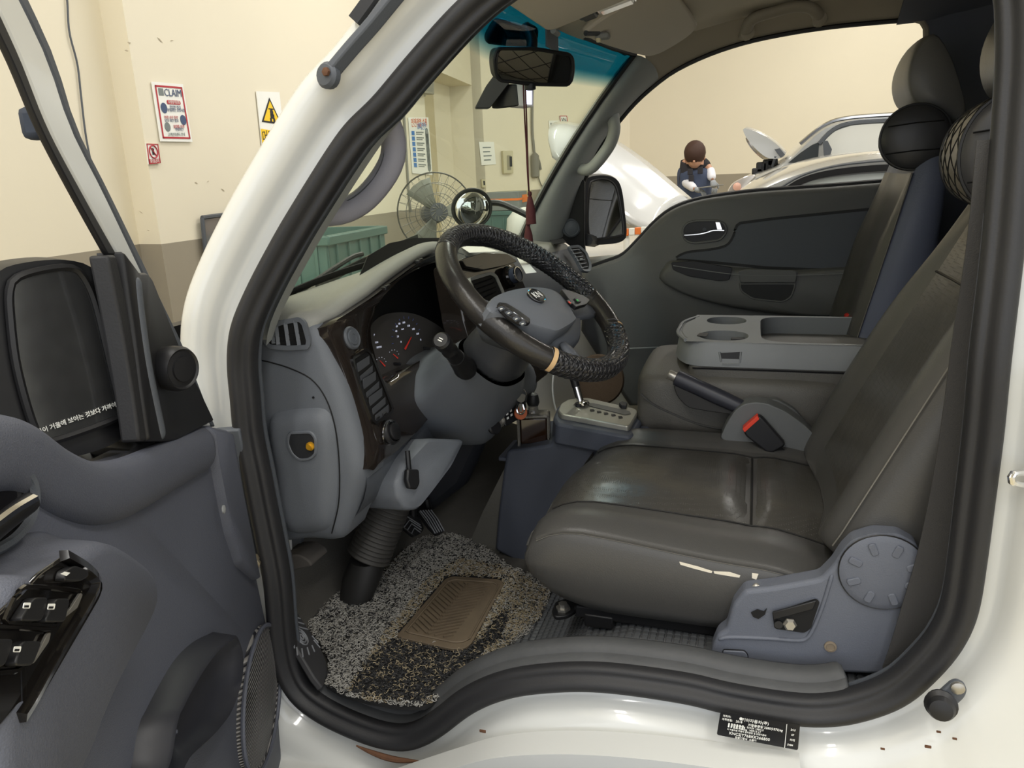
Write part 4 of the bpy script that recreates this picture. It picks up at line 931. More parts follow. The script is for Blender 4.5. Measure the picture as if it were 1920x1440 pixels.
# --- passenger side vent and defroster slot
RN = V((.8, -.35, .45)).normalized(); RO = P(1086, 487, X=-.49)
def RV(px, py, off=0.): return PN(px, py, RO+RN*off, RN)
vq = rpoly([RV(x, y) for x, y in ((1066, 464), (1084, 462), (1098, 475), (1106, 497), (1104, 508), (1092, 508), (1080, 486))], .008)
pv = sweep('air_vent', spline(vq, 50, True), [(-.005, -.004), (.005, -.004), (.004, .004), (-.004, .004)], M_plas, dash, closed=True)
plate('vent_cavity', vq, RN*.001, M_vblack, pv)
for k in range(6):
    t = (k+.6)/6.4; xa, ya = 1067+(1093-1067)*t, 466+(508-466)*t; xb, yb = 1085+(1105-1085)*t, 464+(505-464)*t
    tube('vent_fin', [RV(xa, ya, .004), RV(xb, yb, .004)], .002, M_plas, pv, n=5)
rbox('vent_slider', RV(1090, 486, .008), (.008, .008, .006), M_plasl, pv, bev=.001)
plate('defroster_slot', [P(x, y, Z=1.266) for x, y in ((1030, 452), (1055, 448), (1062, 455), (1038, 459))], (0, 0, .002), M_black, dash)
# a white paper slip, and bright lit dash painted as a second white plate
for k, (q4, lb) in enumerate(((((862, 462), (905, 463), (935, 472), (880, 474)), 'white paper slip on the dash top behind the steering wheel'), (((966, 478), (982, 484), (1006, 511), (986, 513)), 'bright lit dash patch painted white beside the control knob'))):
    tag(plate('paper_and_lit_patch', [P(x, y, Z=1.305-.02*k) for x, y in q4], (0, 0, .0008), M_pap), lb, 'paper')
# ================================================================== steering wheel and column
HUB = V((-.368, .34, 1.241)); el, az = radians(51.5), radians(-11.2)
hn = V((cos(el)*cos(az), cos(el)*sin(az), sin(el)))
hx = hn.cross(V((0, 0, 1))).normalized(); hx = -hx if hx.y > 0 else hx     # towards the driver's left (-Y)
hy = hn.cross(hx); hy = hy if hy.z > 0 else -hy                            # towards the top of the rim
def Wp(a, r, h=0.): return HUB+hx*(r*cos(a))+hy*(r*sin(a))+hn*h
def WPx(px, py, off=0.): return PN(px, py, HUB+hn*off, hn)
whl = empty('steering_wheel', HUB, 'black leather-wrapped steering wheel with worn cover and grey hub', 'steering wheel')
M_wleath = mat('wheel_cover_smooth', (40, 38, 36), .28, bump=.15, scale=300, var=.1)
M_wmesh = bpy.data.materials.new('woven_wheel_cover'); M_wmesh.use_nodes = True; nt = M_wmesh.node_tree; b = nt.nodes['Principled BSDF']
b.inputs['Base Color'].default_value = srgb(34, 34, 36); b.inputs['Roughness'].default_value = .3
tc = nt.nodes.new('ShaderNodeTexCoord'); mp_ = nt.nodes.new('ShaderNodeMapping'); vo = nt.nodes.new('ShaderNodeTexVoronoi'); vo.inputs['Scale'].default_value = 150; vo.feature = 'DISTANCE_TO_EDGE'; vo.inputs['Randomness'].default_value = .15
bpn = nt.nodes.new('ShaderNodeBump'); bpn.inputs['Distance'].default_value = .004; bpn.inputs['Strength'].default_value = 1
nt.links.new(tc.outputs['Object'], vo.inputs['Vector']); nt.links.new(vo.outputs['Distance'], bpn.inputs['Height']); nt.links.new(bpn.outputs['Normal'], b.inputs['Normal'])
RR, rr = .182, .0185
def rimseg(name, a0, a1, m, parent, r=rr, n=40, t0=0, t1=2*pi, closed=False):
    R = []; N = 16
    full = abs(t1-t0) > 6.2
    for i in range(n if closed else n+1):
        a = a0+(a1-a0)*i/n; c = Wp(a, RR); rad = hx*cos(a)+hy*sin(a)
        R.append([c+rad*(r*cos(t0+(t1-t0)*j/(N if full else N-1)))+hn*(r*1.08*sin(t0+(t1-t0)*j/(N if full else N-1))) for j in range(N)])
    return rings(name, R, m, parent, cu=full, cv=closed, cap=not closed)
rimseg('rim_core', 0, 2*pi, M_black, whl, .0165, 80, closed=True)
# angles of seams, found from the photograph's points on the wheel plane
def ang(px, py):
    d = WPx(px, py)-HUB; return math.atan2(d.dot(hy), d.dot(hx))
a_tear = ang(1030, 680); a_spl = ang(1150, 620); a_tl = ang(835, 470)
a_tr = ang(1090, 560)
def span(a, b_):   # go from a to b counter-clockwise
    while b_ < a: b_ += 2*pi
    return a, b_
sgn = 1 if span(a_tl, a_tear)[1]-a_tl < pi else -1
def arcseg(name, a, b_, m, **k):
    # walk the shorter stated way: through the left side for the smooth part
    if sgn > 0: a, b_ = span(a, b_)
    else:
        while b_ > a: b_ -= 2*pi
    return rimseg(name, a, b_, m, whl, **k)
arcseg('cover_smooth', a_tl, a_tear, M_wleath, r=.0188)
arcseg('cover_woven', a_tear, a_spl, M_wmesh, r=.0196)
arcseg('cover_worn', a_spl, a_tr, M_wleath, r=.0185)
arcseg('cover_woven', a_tr, a_tl, M_wmesh, r=.0188, n=60)
# woven inner side of the smooth stretch
# cross-hatched cords of the cover
def cords(a, b_, cnt, tw):
    if sgn > 0: a, b_ = span(a, b_)
    else:
        while b_ > a: b_ -= 2*pi
    vs = []; fs = []
    for k in range(cnt):
        for s_ in (1, -1):
            pts = []
            for i in range(9):
                t = i/8; aa = a+(b_-a)*((k+.5)/cnt)+s_*tw*(t-.5); th = -pi*.75+pi*1.6*t
                rad = hx*cos(aa)+hy*sin(aa); pts.append((Wp(aa, RR)+rad*(.0198*cos(th))+hn*(.0212*sin(th)), rad*cos(th)+hn*sin(th)))
            base_ = len(vs)
            for i, (p, nn) in enumerate(pts):
                tg = (pts[min(8, i+1)][0]-pts[max(0, i-1)][0]).normalized(); sd = tg.cross(nn).normalized()*.0007
                vs += [p-sd, p+nn*.0006, p+sd]
            for i in range(8):
                for j in range(2): fs.append((base_+i*3+j, base_+i*3+j+1, base_+i*3+j+4, base_+i*3+j+3))
    o = mesh('cover_cords', vs, fs, mat('cord_black', (52, 52, 54), .35), whl); tag(o, kind='stuff'); return o
cords(a_tear, a_spl, 26, .24); cords(a_tr, a_tl, 44, .2)
# torn edge showing tan backing
a2 = a_tear+.03*sgn
arcseg('torn_edge', a_tear-.012*sgn, a2, mat('tan_backing', (196, 164, 120), .8), r=.0202, n=4, t0=-.6, t1=2.4)
arcseg('torn_edge', a_spl-.01*sgn, a_spl+.02*sgn, MATS['tan_backing'], r=.0198, n=4, t0=.2, t1=1.8)
# hub: pad, skirt and two spokes, switch pods, badge
pad = [(912, 578), (925, 558), (960, 545), (1000, 540), (1035, 545), (1058, 562), (1075, 590), (1079, 602), (1048, 622), (1035, 622), (1000, 612), (960, 598), (930, 590)]
pd = spline([WPx(x, y, .022) for x, y in pad], 60, True); c_ = sum(pd, V((0, 0, 0)))/len(pd)
rings('hub_pad', [[p-hn*.03 for p in pd], pd, [p+(c_-p)*.03+hn*.003 for p in pd], [p+(c_-p)*.2+hn*.006 for p in pd], [p+(c_-p)*.6+hn*.009 for p in pd], [p+(c_-p)*.95+hn*.010 for p in pd]], M_plas, whl, ang=35)
sk = [(905, 590), (940, 560), (1000, 550), (1065, 570), (1086, 605), (1085, 640), (1060, 655), (1020, 645), (960, 622), (915, 605)]
sp = spline([WPx(x, y, -.012) for x, y in sk], 50, True); c2 = sum(sp, V((0, 0, 0)))/len(sp)
rings('hub_skirt', [[p+(c2-p)*.25-hn*.05 for p in sp], [p-hn*.02 for p in sp], sp, [p+(c2-p)*.08+hn*.012 for p in sp], [p+(c2-p)*.4+hn*.014 for p in sp]], M_plasd, whl, ang=60)
def spoke(name, A, B, w0, w1):
    A = WPx(*A, -.002); B = WPx(*B, -.004); d = (B-A).normalized(); s_ = d.cross(hn)
    R = []
    for t, w_ in ((0, w0), (.5, (w0+w1)*.46), (1, w1)):
        c = A.lerp(B, t); R.append([c-s_*w_-hn*.008, c-s_*w_*.8+hn*.008, c+s_*w_*.8+hn*.008, c+s_*w_-hn*.008])
    rings(name, R, M_plasd, whl, sub=1)
spoke('spoke', (945, 592), (872, 560), .026, .032); spoke('spoke', (1055, 590), (1112, 578), .026, .032); spoke('spoke', (1050, 640), (1095, 690), .016, .018)
def pod(name, pts, off, m): return plate(name, rpoly([WPx(x, y, off) for x, y in pts], .003), hn*.008, m, whl, bev=.002)
pl_ = pod('switch_pod', ((930, 573), (945, 574), (968, 588), (990, 604), (990, 612), (974, 612), (948, 598), (934, 584)), .026, M_black)
for (x, y) in ((940, 579), (954, 587), (968, 598), (980, 607)):
    rbox('switch_key', WPx(x, y, .035), (.012, .008, .004), M_plasd, pl_, bev=.001, ax=basis(hn, hx))
    rbox('key_mark', WPx(x, y, .0375), (.006, .0015, .001), M_wt, pl_, bev=0, ax=basis(hn, hx))
tube('pod_chrome', [WPx(x, y, .034) for x, y in ((931, 577), (940, 573), (952, 578), (975, 594), (990, 605))], .0012, M_chrome, pl_, ns=16, n=5)
pr_ = pod('switch_pod', ((1048, 548), (1062, 550), (1090, 560), (1103, 568), (1096, 576), (1076, 582), (1066, 572)), .022, M_black)
rbox('call_key', WPx(1068, 567, .031), (.010, .012, .003), M_black, pr_, bev=.001, ax=basis(hn, hx)); rbox('call_mark', WPx(1068, 567, .033), (.004, .005, .001), mat('lit_red', (220, 60, 40), .4), pr_, bev=0, ax=basis(hn, hx))
rbox('call_key', WPx(1083, 563, .031), (.012, .012, .003), M_black, pr_, bev=.001, ax=basis(hn, hx)); rbox('call_mark', WPx(1083, 563, .033), (.005, .004, .001), mat('lit_green', (60, 190, 90), .4), pr_, bev=0, ax=basis(hn, hx))
bc = WPx(1006, 555, .034)
bd = lathe('badge', [(.016, -.006), (.016, .001), (.0145, .0018), (.0005, .0018)], M_black, bc, hn, whl, n=30, x=hx, sx=1.25)
sweep('badge_ring', [bc+hx*(.0195*cos(a*pi/16))+hy*(.0155*sin(a*pi/16))+hn*.0015 for a in range(32)], circ(.0013, 6), M_chrome, bd, closed=True)
text('lettering', 'KN', bc+hn*.003, -hx, hy, .019, M_wt, bd)
# ------------------------------------------------------------------ column
colu = empty('steering_column', HUB-hn*.45, 'grey steering column cover with a tilt lever underneath', 'steering column')
dwn = -hn
def ringc(c, a, b_, n=28, pw=2.6):
    out = []
    for i in range(n):
        t = 2*pi*i/n; x = abs(cos(t))**(2/pw)*(1 if cos(t) > 0 else -1); y = abs(sin(t))**(2/pw)*(1 if sin(t) > 0 else -1)
        out.append(c+hx*(a*x)+hy*(b_*y))
    return out
rings('upper_shroud', [ringc(HUB+dwn*d, a, b_) for d, a, b_ in ((.055, .035, .03), (.06, .052, .045), (.08, .060, .052), (.13, .066, .06), (.17, .070, .066))], mat('shroud_dark', (50, 52, 56), .5, bump=.2, scale=900), colu, sub=1)
def prj(p):
    v = p-CAM; z = v.dot(CD); return 960+FPX*v.dot(CR)/z, 720-FPX*v.dot(CU)/z
TB = [(792, 705), (786, 757), (826, 800), (866, 824), (912, 842), (948, 798), (985, 764), (1012, 735), (1018, 700), (990, 680), (930, 655), (860, 650), (815, 672)]
def star(cx, cy, a):
    best = 0
    for (x1, y1), (x2, y2) in zip(TB, TB[1:]+TB[:1]):
        dx, dy = cos(a), sin(a); ex, ey = x2-x1, y2-y1; den = dx*ey-dy*ex
        if abs(den) < 1e-6: continue
        t = ((x1-cx)*ey-(y1-cy)*ex)/den; u = ((x1-cx)*dy-(y1-cy)*dx)/den
        if t > 0 and 0 <= u <= 1: best = max(best, t)
    return cx+cos(a)*best, cy+sin(a)*best
rA = ringc(HUB+dwn*.155, .0715, .0665, 40); pA = [prj(p) for p in rA]; cA = (sum(p[0] for p in pA)/40, sum(p[1] for p in pA)/40)
rB = [PN(*star(900, 750, math.atan2(p[1]-cA[1], p[0]-cA[0])), V((-.60, .35, 1.0)), V((.93, -.2, .3)).normalized()) for p in pA]
rings('column_surround', [rA, [a.lerp(b_, .45)+hn*.012 for a, b_ in zip(rA, rB)], [a.lerp(b_, .85)+hn*.004 for a, b_ in zip(rA, rB)], rB, [p+V((-.06, 0, .0)) for p in rB]], M_plas, colu, cap=False, ang=180, sub=1)
# wedge cover with the hood-release style lever
LW = [(735, 905), (757, 868), (800, 822), (862, 824), (868, 828), (846, 872), (806, 925), (782, 955), (758, 958), (740, 935)]
WO = P(800, 880, X=-.57); WN = V((.86, -.35, .2)).normalized()
lw_ = [PN(x, y, WO, WN) for x, y in LW]
rings('lower_cover', [[p-WN*.12 for p in rpoly(lw_, .01)], rpoly(lw_, .01), [p+WN*.006+((sum(lw_, V((0, 0, 0)))/10)-p)*.08 for p in rpoly(lw_, .01)]], M_plas, colu, ang=50)
lv = tube('tilt_lever', [PN(x, y, WO+WN*.012, WN) for x, y in ((764, 845), (766, 870), (768, 888), (768, 900))], .005, M_black, colu, ns=10)
plate('lever_grip', rpoly([PN(x, y, WO+WN*.014, WN) for x, y in ((757, 880), (778, 880), (780, 905), (774, 918), (760, 916), (755, 900))], .004), WN*.012, M_black, lv, bev=.003)
# indicator stalk
sk_ = empty('indicator_stalk', P(868, 690, X=-.49), 'black indicator stalk with a ribbed end left of the column', 'stalk')
A = P(872, 690, X=-.49); B = P(826, 637, X=-.485); ax_ = (B-A).normalized(); L = (B-A).length
lathe('boot', [(.020, -.01), (.0215, .004), (.020, .008), (.016, L*.35), (.0155, L*.4)], M_black, A, ax_, sk_, n=20)
lathe('stem', [(.0145, L*.3), (.0135, L*.62), (.0145, L*.63), (.0145, L*.67), (.0135, L*.68), (.013, L*.8), (.015, L*.84), (.0155, L*.97), (.012, L*1.0), (.0005, L*1.0)], M_black, A, ax_, sk_, n=20)
X, Y, Z = basis(ax_, hx)
for k in (-1, 1): rbox('stalk_mark', A+ax_*(L*1.003)+X*(.002*k), (.0016, .008, .0012), M_wt, sk_, bev=0, ax=(X, Y, Z))
# shaft and ribbed boot down to the floor
sh = empty('steering_shaft', P(690, 1090, Y=.38), 'ribbed rubber boot and black shaft cover below the column', 'steering shaft')
A = P(738, 930, Y=.345); B = P(690, 1046, Y=.305); L = (B-A).length; ax_ = (B-A).normalized()
prof = []
NB = 15
for k in range(NB):
    t = k/NB*L; r = .038+.004*(k/NB); prof += [(r, t), (r+.005, t+L/NB*.3), (r+.005, t+L/NB*.55), (r, t+L/NB*.85)]
lathe('ribbed_boot', prof, mat('boot_grey', (62, 60, 57), .6, var=.15, vscale=30), A, ax_, sh, n=28, sub=0, ang=60)
C2 = P(668, 1118, Z=.62)
rows = [[p for p in [B+V((cos(a*pi/10)*.038, sin(a*pi/10)*.038, 0)) for a in range(20)]], [B.lerp(C2, .5)+V((cos(a*pi/10)*.042, sin(a*pi/10)*.04, 0)) for a in range(20)], [C2+V((cos(a*pi/10)*.036, sin(a*pi/10)*.03, .0)) for a in range(20)]]
rings('shaft_cover', rows, mat('dusty_black', (30, 29, 28), .6, var=.4, vscale=12), sh)
# ================================================================== seats
def perf(name, col, rough):
    m = bpy.data.materials.new(name); m.use_nodes = True; nt = m.node_tree; b = nt.nodes['Principled BSDF']; b.inputs['Roughness'].default_value = rough; b.inputs['Base Color'].default_value = srgb(*col)
    tc = nt.nodes.new('ShaderNodeTexCoord'); vo = nt.nodes.new('ShaderNodeTexVoronoi'); vo.inputs['Scale'].default_value = 260; vo.inputs['Randomness'].default_value = .1
    rp = nt.nodes.new('ShaderNodeValToRGB'); rp.color_ramp.elements[0].position = .16; rp.color_ramp.elements[1].position = .3
    bp = nt.nodes.new('ShaderNodeBump'); bp.inputs['Distance'].default_value = .001; bp.inputs['Strength'].default_value = .6
    n2 = nt.nodes.new('ShaderNodeTexNoise'); n2.inputs['Scale'].default_value = 14; n2.inputs['Detail'].default_value = 4; b2 = nt.nodes.new('ShaderNodeBump'); b2.inputs['Distance'].default_value = .012; b2.inputs['Strength'].default_value = .25
    nt.links.new(tc.outputs['Object'], vo.inputs['Vector']); nt.links.new(tc.outputs['Object'], n2.inputs['Vector']); nt.links.new(vo.outputs['Distance'], rp.inputs[0]); nt.links.new(rp.outputs[0], bp.inputs['Height'])
    nt.links.new(n2.outputs['Fac'], b2.inputs['Height']); nt.links.new(b2.outputs['Normal'], bp.inputs['Normal']); nt.links.new(bp.outputs['Normal'], b.inputs['Normal'])
    return m
M_perf = perf('perforated_leather', (64, 62, 58), .3)
def g(x, c, w): return math.exp(-((x-c)/w)**2)
def cush(x, y):
    """top of the driver cushion"""
    z = .902+.016*g(y, .165, .04)+.020*g(y, .575, .05)
    z += .012*g(y, .37, .14)*sstep(.1, -.2, x)-.010*g(x, .02, .02)*sstep(.2, .26, y)*sstep(.54, .48, y)
    z -= .05*sstep(.02, .25, x)*(.6+.4*sstep(.3, .2, y))+.028*sstep(-.30, .05, x)*sstep(.30, .13, y)
    fx = -.335+.035*sstep(.3, .62, y)
    d = max(0, min(1, (x-fx)/.10)); z -= .055*(1-sqrt(max(0, 1-(1-d)**2)))
    return z
seat = empty('driver_seat', (.0, .36, .71), 'driver seat in charcoal perforated leather with reclined back', 'seat')
rows = []
XS = [-.338, -.334, -.327, -.315, -.295, -.27, -.24, -.20, -.16, -.12, -.08, -.04, -.02, 0, .02, .04, .06, .10, .14, .18, .23]
YT = [.125, .135, .15, .17, .19, .21, .23, .26, .30, .34, .38, .42, .46, .49, .51, .53, .555, .58, .60, .608]
for x in XS:
    fr = min(1, (x+.338)/.05); ins = .05*(1-sqrt(max(0, 1-(1-fr)**2)))*.4
    fy = lambda y: .36+(y-.36)*(1-ins*2.2)
    xs_ = lambda y: x+.035*sstep(.3, .62, y)*sstep(.1, -.3, x)
    top = [V((xs_(y), fy(y), cush(xs_(y), y))) for y in YT]
    zb = .748+.08*(1-sqrt(max(0, 1-(1-min(1, (x+.338)/.16))**2))); zb = min(zb, top[0].z-.012)
    zs = top[0].z
    near = [V((xs_(.36), fy(.36), zb)), V((x, fy(.155), zb)), V((x, fy(.132), zb+.004)), V((x, fy(.116), zb+.2*(zs-zb))), V((x, fy(.108), zb+.55*(zs-zb))), V((x, fy(.112), zb+.85*(zs-zb))), V((x, fy(.117), zs-.005))]
    far = [V((xs_(.61), fy(.618), top[-1].z-.02)), V((xs_(.61), fy(.622), zb+.05)), V((xs_(.6), fy(.60), zb))]
    rows.append(near+top+far)
rings('cushion', rows, M_leaths, seat, ang=180)
# perforated inserts and seams
def insert(name, xa, xb, ya, yb, m, k=.003):
    R = []
    for i in range(15):
        x = xa+(xb-xa)*i/14; r = []
        for j in range(13):
            y = ya+(yb-ya)*j/12; ed = min(1, min(i, 14-i)/2., min(j, 12-j)/2.); xx = x+.035*sstep(.3, .62, y)*sstep(.1, -.3, x)
            r.append(V((xx, y, cush(xx, y)+.0006+k*sstep(0, 1, ed))))
        R.append(r)
    return rings(name, R, m, seat, cu=False, ang=180)
insert('seat_insert', -.325, .012, .225, .505, M_perf, .006); insert('seat_insert', .026, .22, .225, .505, M_perf, .004)
insert('bolster_panel', -.318, .20, .520, .585, M_leaths, .002)
M_seam = mat('seam_dark', (24, 23, 22), .7)
for yy in (.222, .508): tube('seam', [V((xx+.035*sstep(.3, .62, yy)*sstep(.1, -.3, xx), yy, cush(xx+.035*sstep(.3, .62, yy)*sstep(.1, -.3, xx), yy)+.0012)) for xx in XS[3:]], .0018, M_seam, seat, n=5)
tube('seam', [V((.019, .225+.28*k/10, cush(.019, .225+.28*k/10)+.001)) for k in range(11)], .0022, M_seam, seat, n=5)
M_thread = mat('pale_stitching', (112, 109, 102), .7)
tube('seam_piping', [V((x, .1165, cush(x, .125)-.004)) for x in [v for v in XS[3:]]], .0028, M_leaths, seat, n=6)
tube('seam_stitch', [V((x, .1155, cush(x, .125)-.0075)) for x in [v for v in XS[3:]]], .0008, M_thread, seat, n=5)
tube('seam_piping', [V((-.337+.035*sstep(.3, .62, y), y, cush(-.337+.035*sstep(.3, .62, y), y)+.0005)) for y in YT[1:-2]], .0022, M_leaths, seat, n=6)
# worn patches and bolt at the rear lower corner
M_worn = mat('worn_white_backing', (222, 214, 196), .8); M_foam = mat('yellow_foam', (226, 170, 60), .9, bump=.5, scale=300)
for q4, m in ((((1338, 1070), (1368, 1072), (1388, 1078), (1386, 1083), (1360, 1079), (1340, 1076)), M_worn), (((1410, 1074), (1422, 1076), (1418, 1086), (1410, 1083)), M_worn), (((1396, 1098), (1412, 1096), (1416, 1104), (1404, 1110), (1394, 1106)), M_foam), (((1274, 1053), (1310, 1062), (1336, 1070), (1334, 1074), (1300, 1065), (1276, 1058)), M_worn)):
    plate('worn_patch', [P(x, y, Y=.113) for x, y in q4], (0, -.0015, 0), m, seat)
lathe('seat_bolt', [(.009, -.004), (.009, .002), (.007, .004), (.0045, .004), (.004, .002), (.0005, .002)], M_steel, P(1419, 1106, Y=.094), (-.1, -1, .2), seat, n=12)
# seat back ------------------------------------------------------------
BA = V((.405, 0, .914)); BF = V((-.914, 0, .405))
def backrest(parent, name, y0, xo, zo, m, top=.50, w_=.245, far_t=.30, BA=V((.405, 0, .914)), BF=V((-.914, 0, .405))):
    b0 = V((.152+xo, 0, .945+zo)); R = []
    SS = [-.055, -.05, -.035, -.01, .02, .06, .12, .18, .24, .30, .36, .40, .43, .455, .475, top-.012, top]
    for s in SS:
        e0 = sqrt(max(0, 1-max(0, 1-(s+.055)/.04)**2)); e1 = sqrt(max(0, 1-max(0, (s-(top-.10))/.105)**2)); e = min(e0, e1); wd = w_*(.84+.16*e)*(1-.10*sstep(.3, top, s))
        th = .055+.075*sstep(top+.1, 0, s); bo = .026*sstep(.5, .25, s)
        pts = [(-1.0, -th), (-1.04, -th*.6), (-1.03, -th*.25), (-1.0, -.008), (-.96, .004), (-.90, .004+bo*.6), (-.82, bo), (-.72, bo*.75), (-.62, bo*.2), (-.54, -.004), (-.3, -.008), (0, -.010), (.3, -.008), (.54, -.004), (.62, bo*.2), (.72, bo*.75), (.82, bo), (.90, .004+bo*.6), (.96, .004), (1.0, -.008), (1.03, -th*.25), (1.04, -th*.6), (1.0, -th), (.6, -th*1.03), (0, -th*1.05), (-.6, -th*1.03)]
        c = b0+BA*s; R.append([c+V((0, y0+a*wd*(1-(far_t*sstep(.05, .45, s) if a > 0 else 0)), 0))+BF*(f*(.5+.5*e)) for a, f in pts])
    o = rings(name, R, m, parent, ang=180, sub=1)
    return o, b0, R
bk, b0, BR = backrest(seat, 'backrest', .362, 0, 0, M_leaths)
# near side seam with stitching and perforated middle strip
sidx = 5
tube('seam_stitch', [r[4]+BF*.003+V((0, -.002, 0)) for r in BR[2:13]], .0011, M_thread, seat, n=5, ns=40)
mid = [[r[i]+BF*.004 for i in range(9, 14)] for r in BR[3:14]]
rings('back_insert', mid, M_perf, seat, cu=False, ang=180)
tube('back_seam', [BR[10][9]+BF*.006, BR[10][11]+BF*.004, BR[10][13]+BF*.006], .002, M_black, seat, n=5)
# head restraint (driver)
def headrest(parent, prof, y0, y1, m, m2):
    n = len(prof); c = sum(prof, V((0, 0, 0)))/n; R = []
    L = y1-y0
    for t, k in ((0, .90), (.015, .95), (.05, .99), (.2, 1.02), (.5, 1.04), (.8, 1.02), (.95, .99), (.985, .95), (1, .90)):
        R.append([V(((c+(p-c)*k).x, y0+L*t, (c+(p-c)*k).z)) for p in prof])
    return rings('head_restraint', R, m, parent, ang=180)
hp = spline([P(x, y, Y=.98) for x, y in ((1702, 158), (1705, 122), (1722, 84), (1742, 64), (1762, 68), (1786, 110), (1805, 168), (1812, 205), (1803, 225), (1782, 228), (1746, 212), (1714, 190))], 40, True)
hcx = sum(hp, V((0, 0, 0)))/len(hp)
hd = [V((p.x+.02, 0, p.z-.035)) for p in hp]
headrest(seat, hd, .235, .49, M_leaths, None)
for y in (.31, .42): tube('post', [V((hcx.x+.03, y, 1.36)), V((hcx.x+.02, y, 1.56))], .006, M_chrome, seat, n=8)
# side cover, recliner disc and lever ----------------------------------
SC = [(1333, 1248), (1334, 1218), (1345, 1192), (1362, 1180), (1374, 1135), (1396, 1108), (1450, 1102), (1538, 1086), (1562, 1062), (1580, 1034), (1600, 1014), (1640, 1002), (1688, 1004), (1720, 1022), (1735, 1062), (1728, 1110), (1708, 1165), (1690, 1225), (1682, 1262), (1660, 1266), (1500, 1260), (1400, 1256), (1345, 1254)]
sc_ = rpoly([P(x, y, Y=.082) for x, y in SC], .006, 3); c_ = sum(sc_, V((0, 0, 0)))/len(sc_)
M_cov = mat('seat_cover_plastic', (92, 96, 106), .55, bump=.3, scale=700, var=.05)
plate('side_cover', sc_, (0, .035, 0), M_cov, seat, bev=.007, seg=3)
sweep('cover_ridge', spline([P(x, y, Y=.082) for x, y in ((1345, 1200), (1362, 1194), (1440, 1196), (1502, 1200), (1518, 1190), (1540, 1140), (1560, 1075))], 24), [(-.006, .004), (0, -.006), (.006, .004)], M_cov, seat, up=(0, -1, 0), sub=1)
plate('cover_opening', rpoly([P(x, y, Y=.0805) for x, y in ((1448, 1148), (1530, 1122), (1537, 1128), (1520, 1178), (1508, 1186), (1452, 1178))], .004), (0, -.0012, 0), M_vblack, seat)
plate('release_lever', [P(x, y, Y=.078) for x, y in ((1448, 1146), (1530, 1124), (1524, 1140), (1450, 1160))], (0, -.004, 0), M_black, seat, bev=.001)
lathe('cover_bolt', [(.009, 0), (.010, .006), (.007, .010), (.0005, .010)], M_steel, P(1480, 1168, Y=.080), (.1, -1, .1), seat, n=6)
lathe('cover_bolt', [(.006, 0), (.006, .006), (.0005, .006)], M_black, P(1459, 1168, Y=.080), (.1, -1, .1), seat, n=10)
plate('cover_crack', [P(x, y, Y=.0805) for x, y in ((1408, 1148), (1420, 1142), (1432, 1146), (1438, 1140), (1434, 1152), (1422, 1160), (1412, 1156))], (0, -.0012, 0), M_vblack, seat)
lathe('cover_hole', [(.0085, 0), (.0085, .002), (.006, .0025), (.0055, .001), (.0005, .001)], mat('hole_tan', (120, 108, 92), .8), P(1557, 1212, Y=.0815), (0, -1, 0), seat, n=18)
cap_ = rpoly([P(x, y, Y=.081) for x, y in ((1356, 1218), (1396, 1220), (1402, 1228), (1400, 1242), (1362, 1242), (1356, 1234))], .003)
plate('cover_cap', cap_, (0, -.003, 0), M_cov, seat, bev=.001); sweep('cap_groove', spline(cap_, 30, True), circ(.0014, 5), M_black, seat, closed=True)
dc_ = P(1655, 1073, Y=.080); dr_ = .0535
dk = lathe('recliner_disc', [(dr_+.003, .004), (dr_+.002, -.002), (dr_-.002, -.004), (dr_-.008, -.0055), (.02, -.008), (.0005, -.008)], M_cov, dc_, (0, 1, 0), seat, n=40)
sweep('disc_groove', [dc_+V((dr_*1.05*cos(a*pi/20), -.001, dr_*1.05*sin(a*pi/20))) for a in range(40)], circ(.0012, 5), M_black, dk, closed=True)
for k in range(8):
    a = k*pi/4+.4; d = V((cos(a), 0, sin(a))); s_ = V((-sin(a), 0, cos(a)))
    plate('disc_rib', rpoly([dc_+d*.030-s_*.005, dc_+d*.048-s_*.005, dc_+d*.048+s_*.005, dc_+d*.030+s_*.005], .004), (0, -.0085, 0), M_cov, dk, bev=.001)
# frame, rails under the cushion
rbox('seat_frame', (.02, .37, .755), (.44, .40, .03), M_black, seat, bev=.004)
tr_ = P(1058, 1142, Z=.700)
rl = rbox('slide_rail', (-.06, .17, .732), (.40, .035, .018), M_black, seat, bev=.003)
for y in (.17, .53): rbox('slide_rail', (-.05, y, .735), (.42, .04, .022), M_black, seat, bev=.003)
for y in (.17, .53):
    for x in (-.22, .16): rbox('rail_foot', (x, y, .722), (.05, .045, .024), M_black, seat, bev=.003)
plate('rail_bracket', rpoly([P(x, y, Z=.712) for x, y in ((1034, 1152), (1042, 1134), (1074, 1126), (1088, 1134), (1080, 1152), (1062, 1162), (1040, 1164))], .008), (0, 0, .008), M_black, seat, bev=.002)
lathe('rail_bolt', [(.013, 0), (.013, .004), (.008, .005), (.008, .012), (.0005, .012)], M_steel, P(1056, 1142, Z=.720), (0, 0, 1), seat, n=6)
tube('slide_bar', [P(1080, 1140, Z=.722), P(1146, 1150, Z=.735)], .006, M_black, seat, n=8)
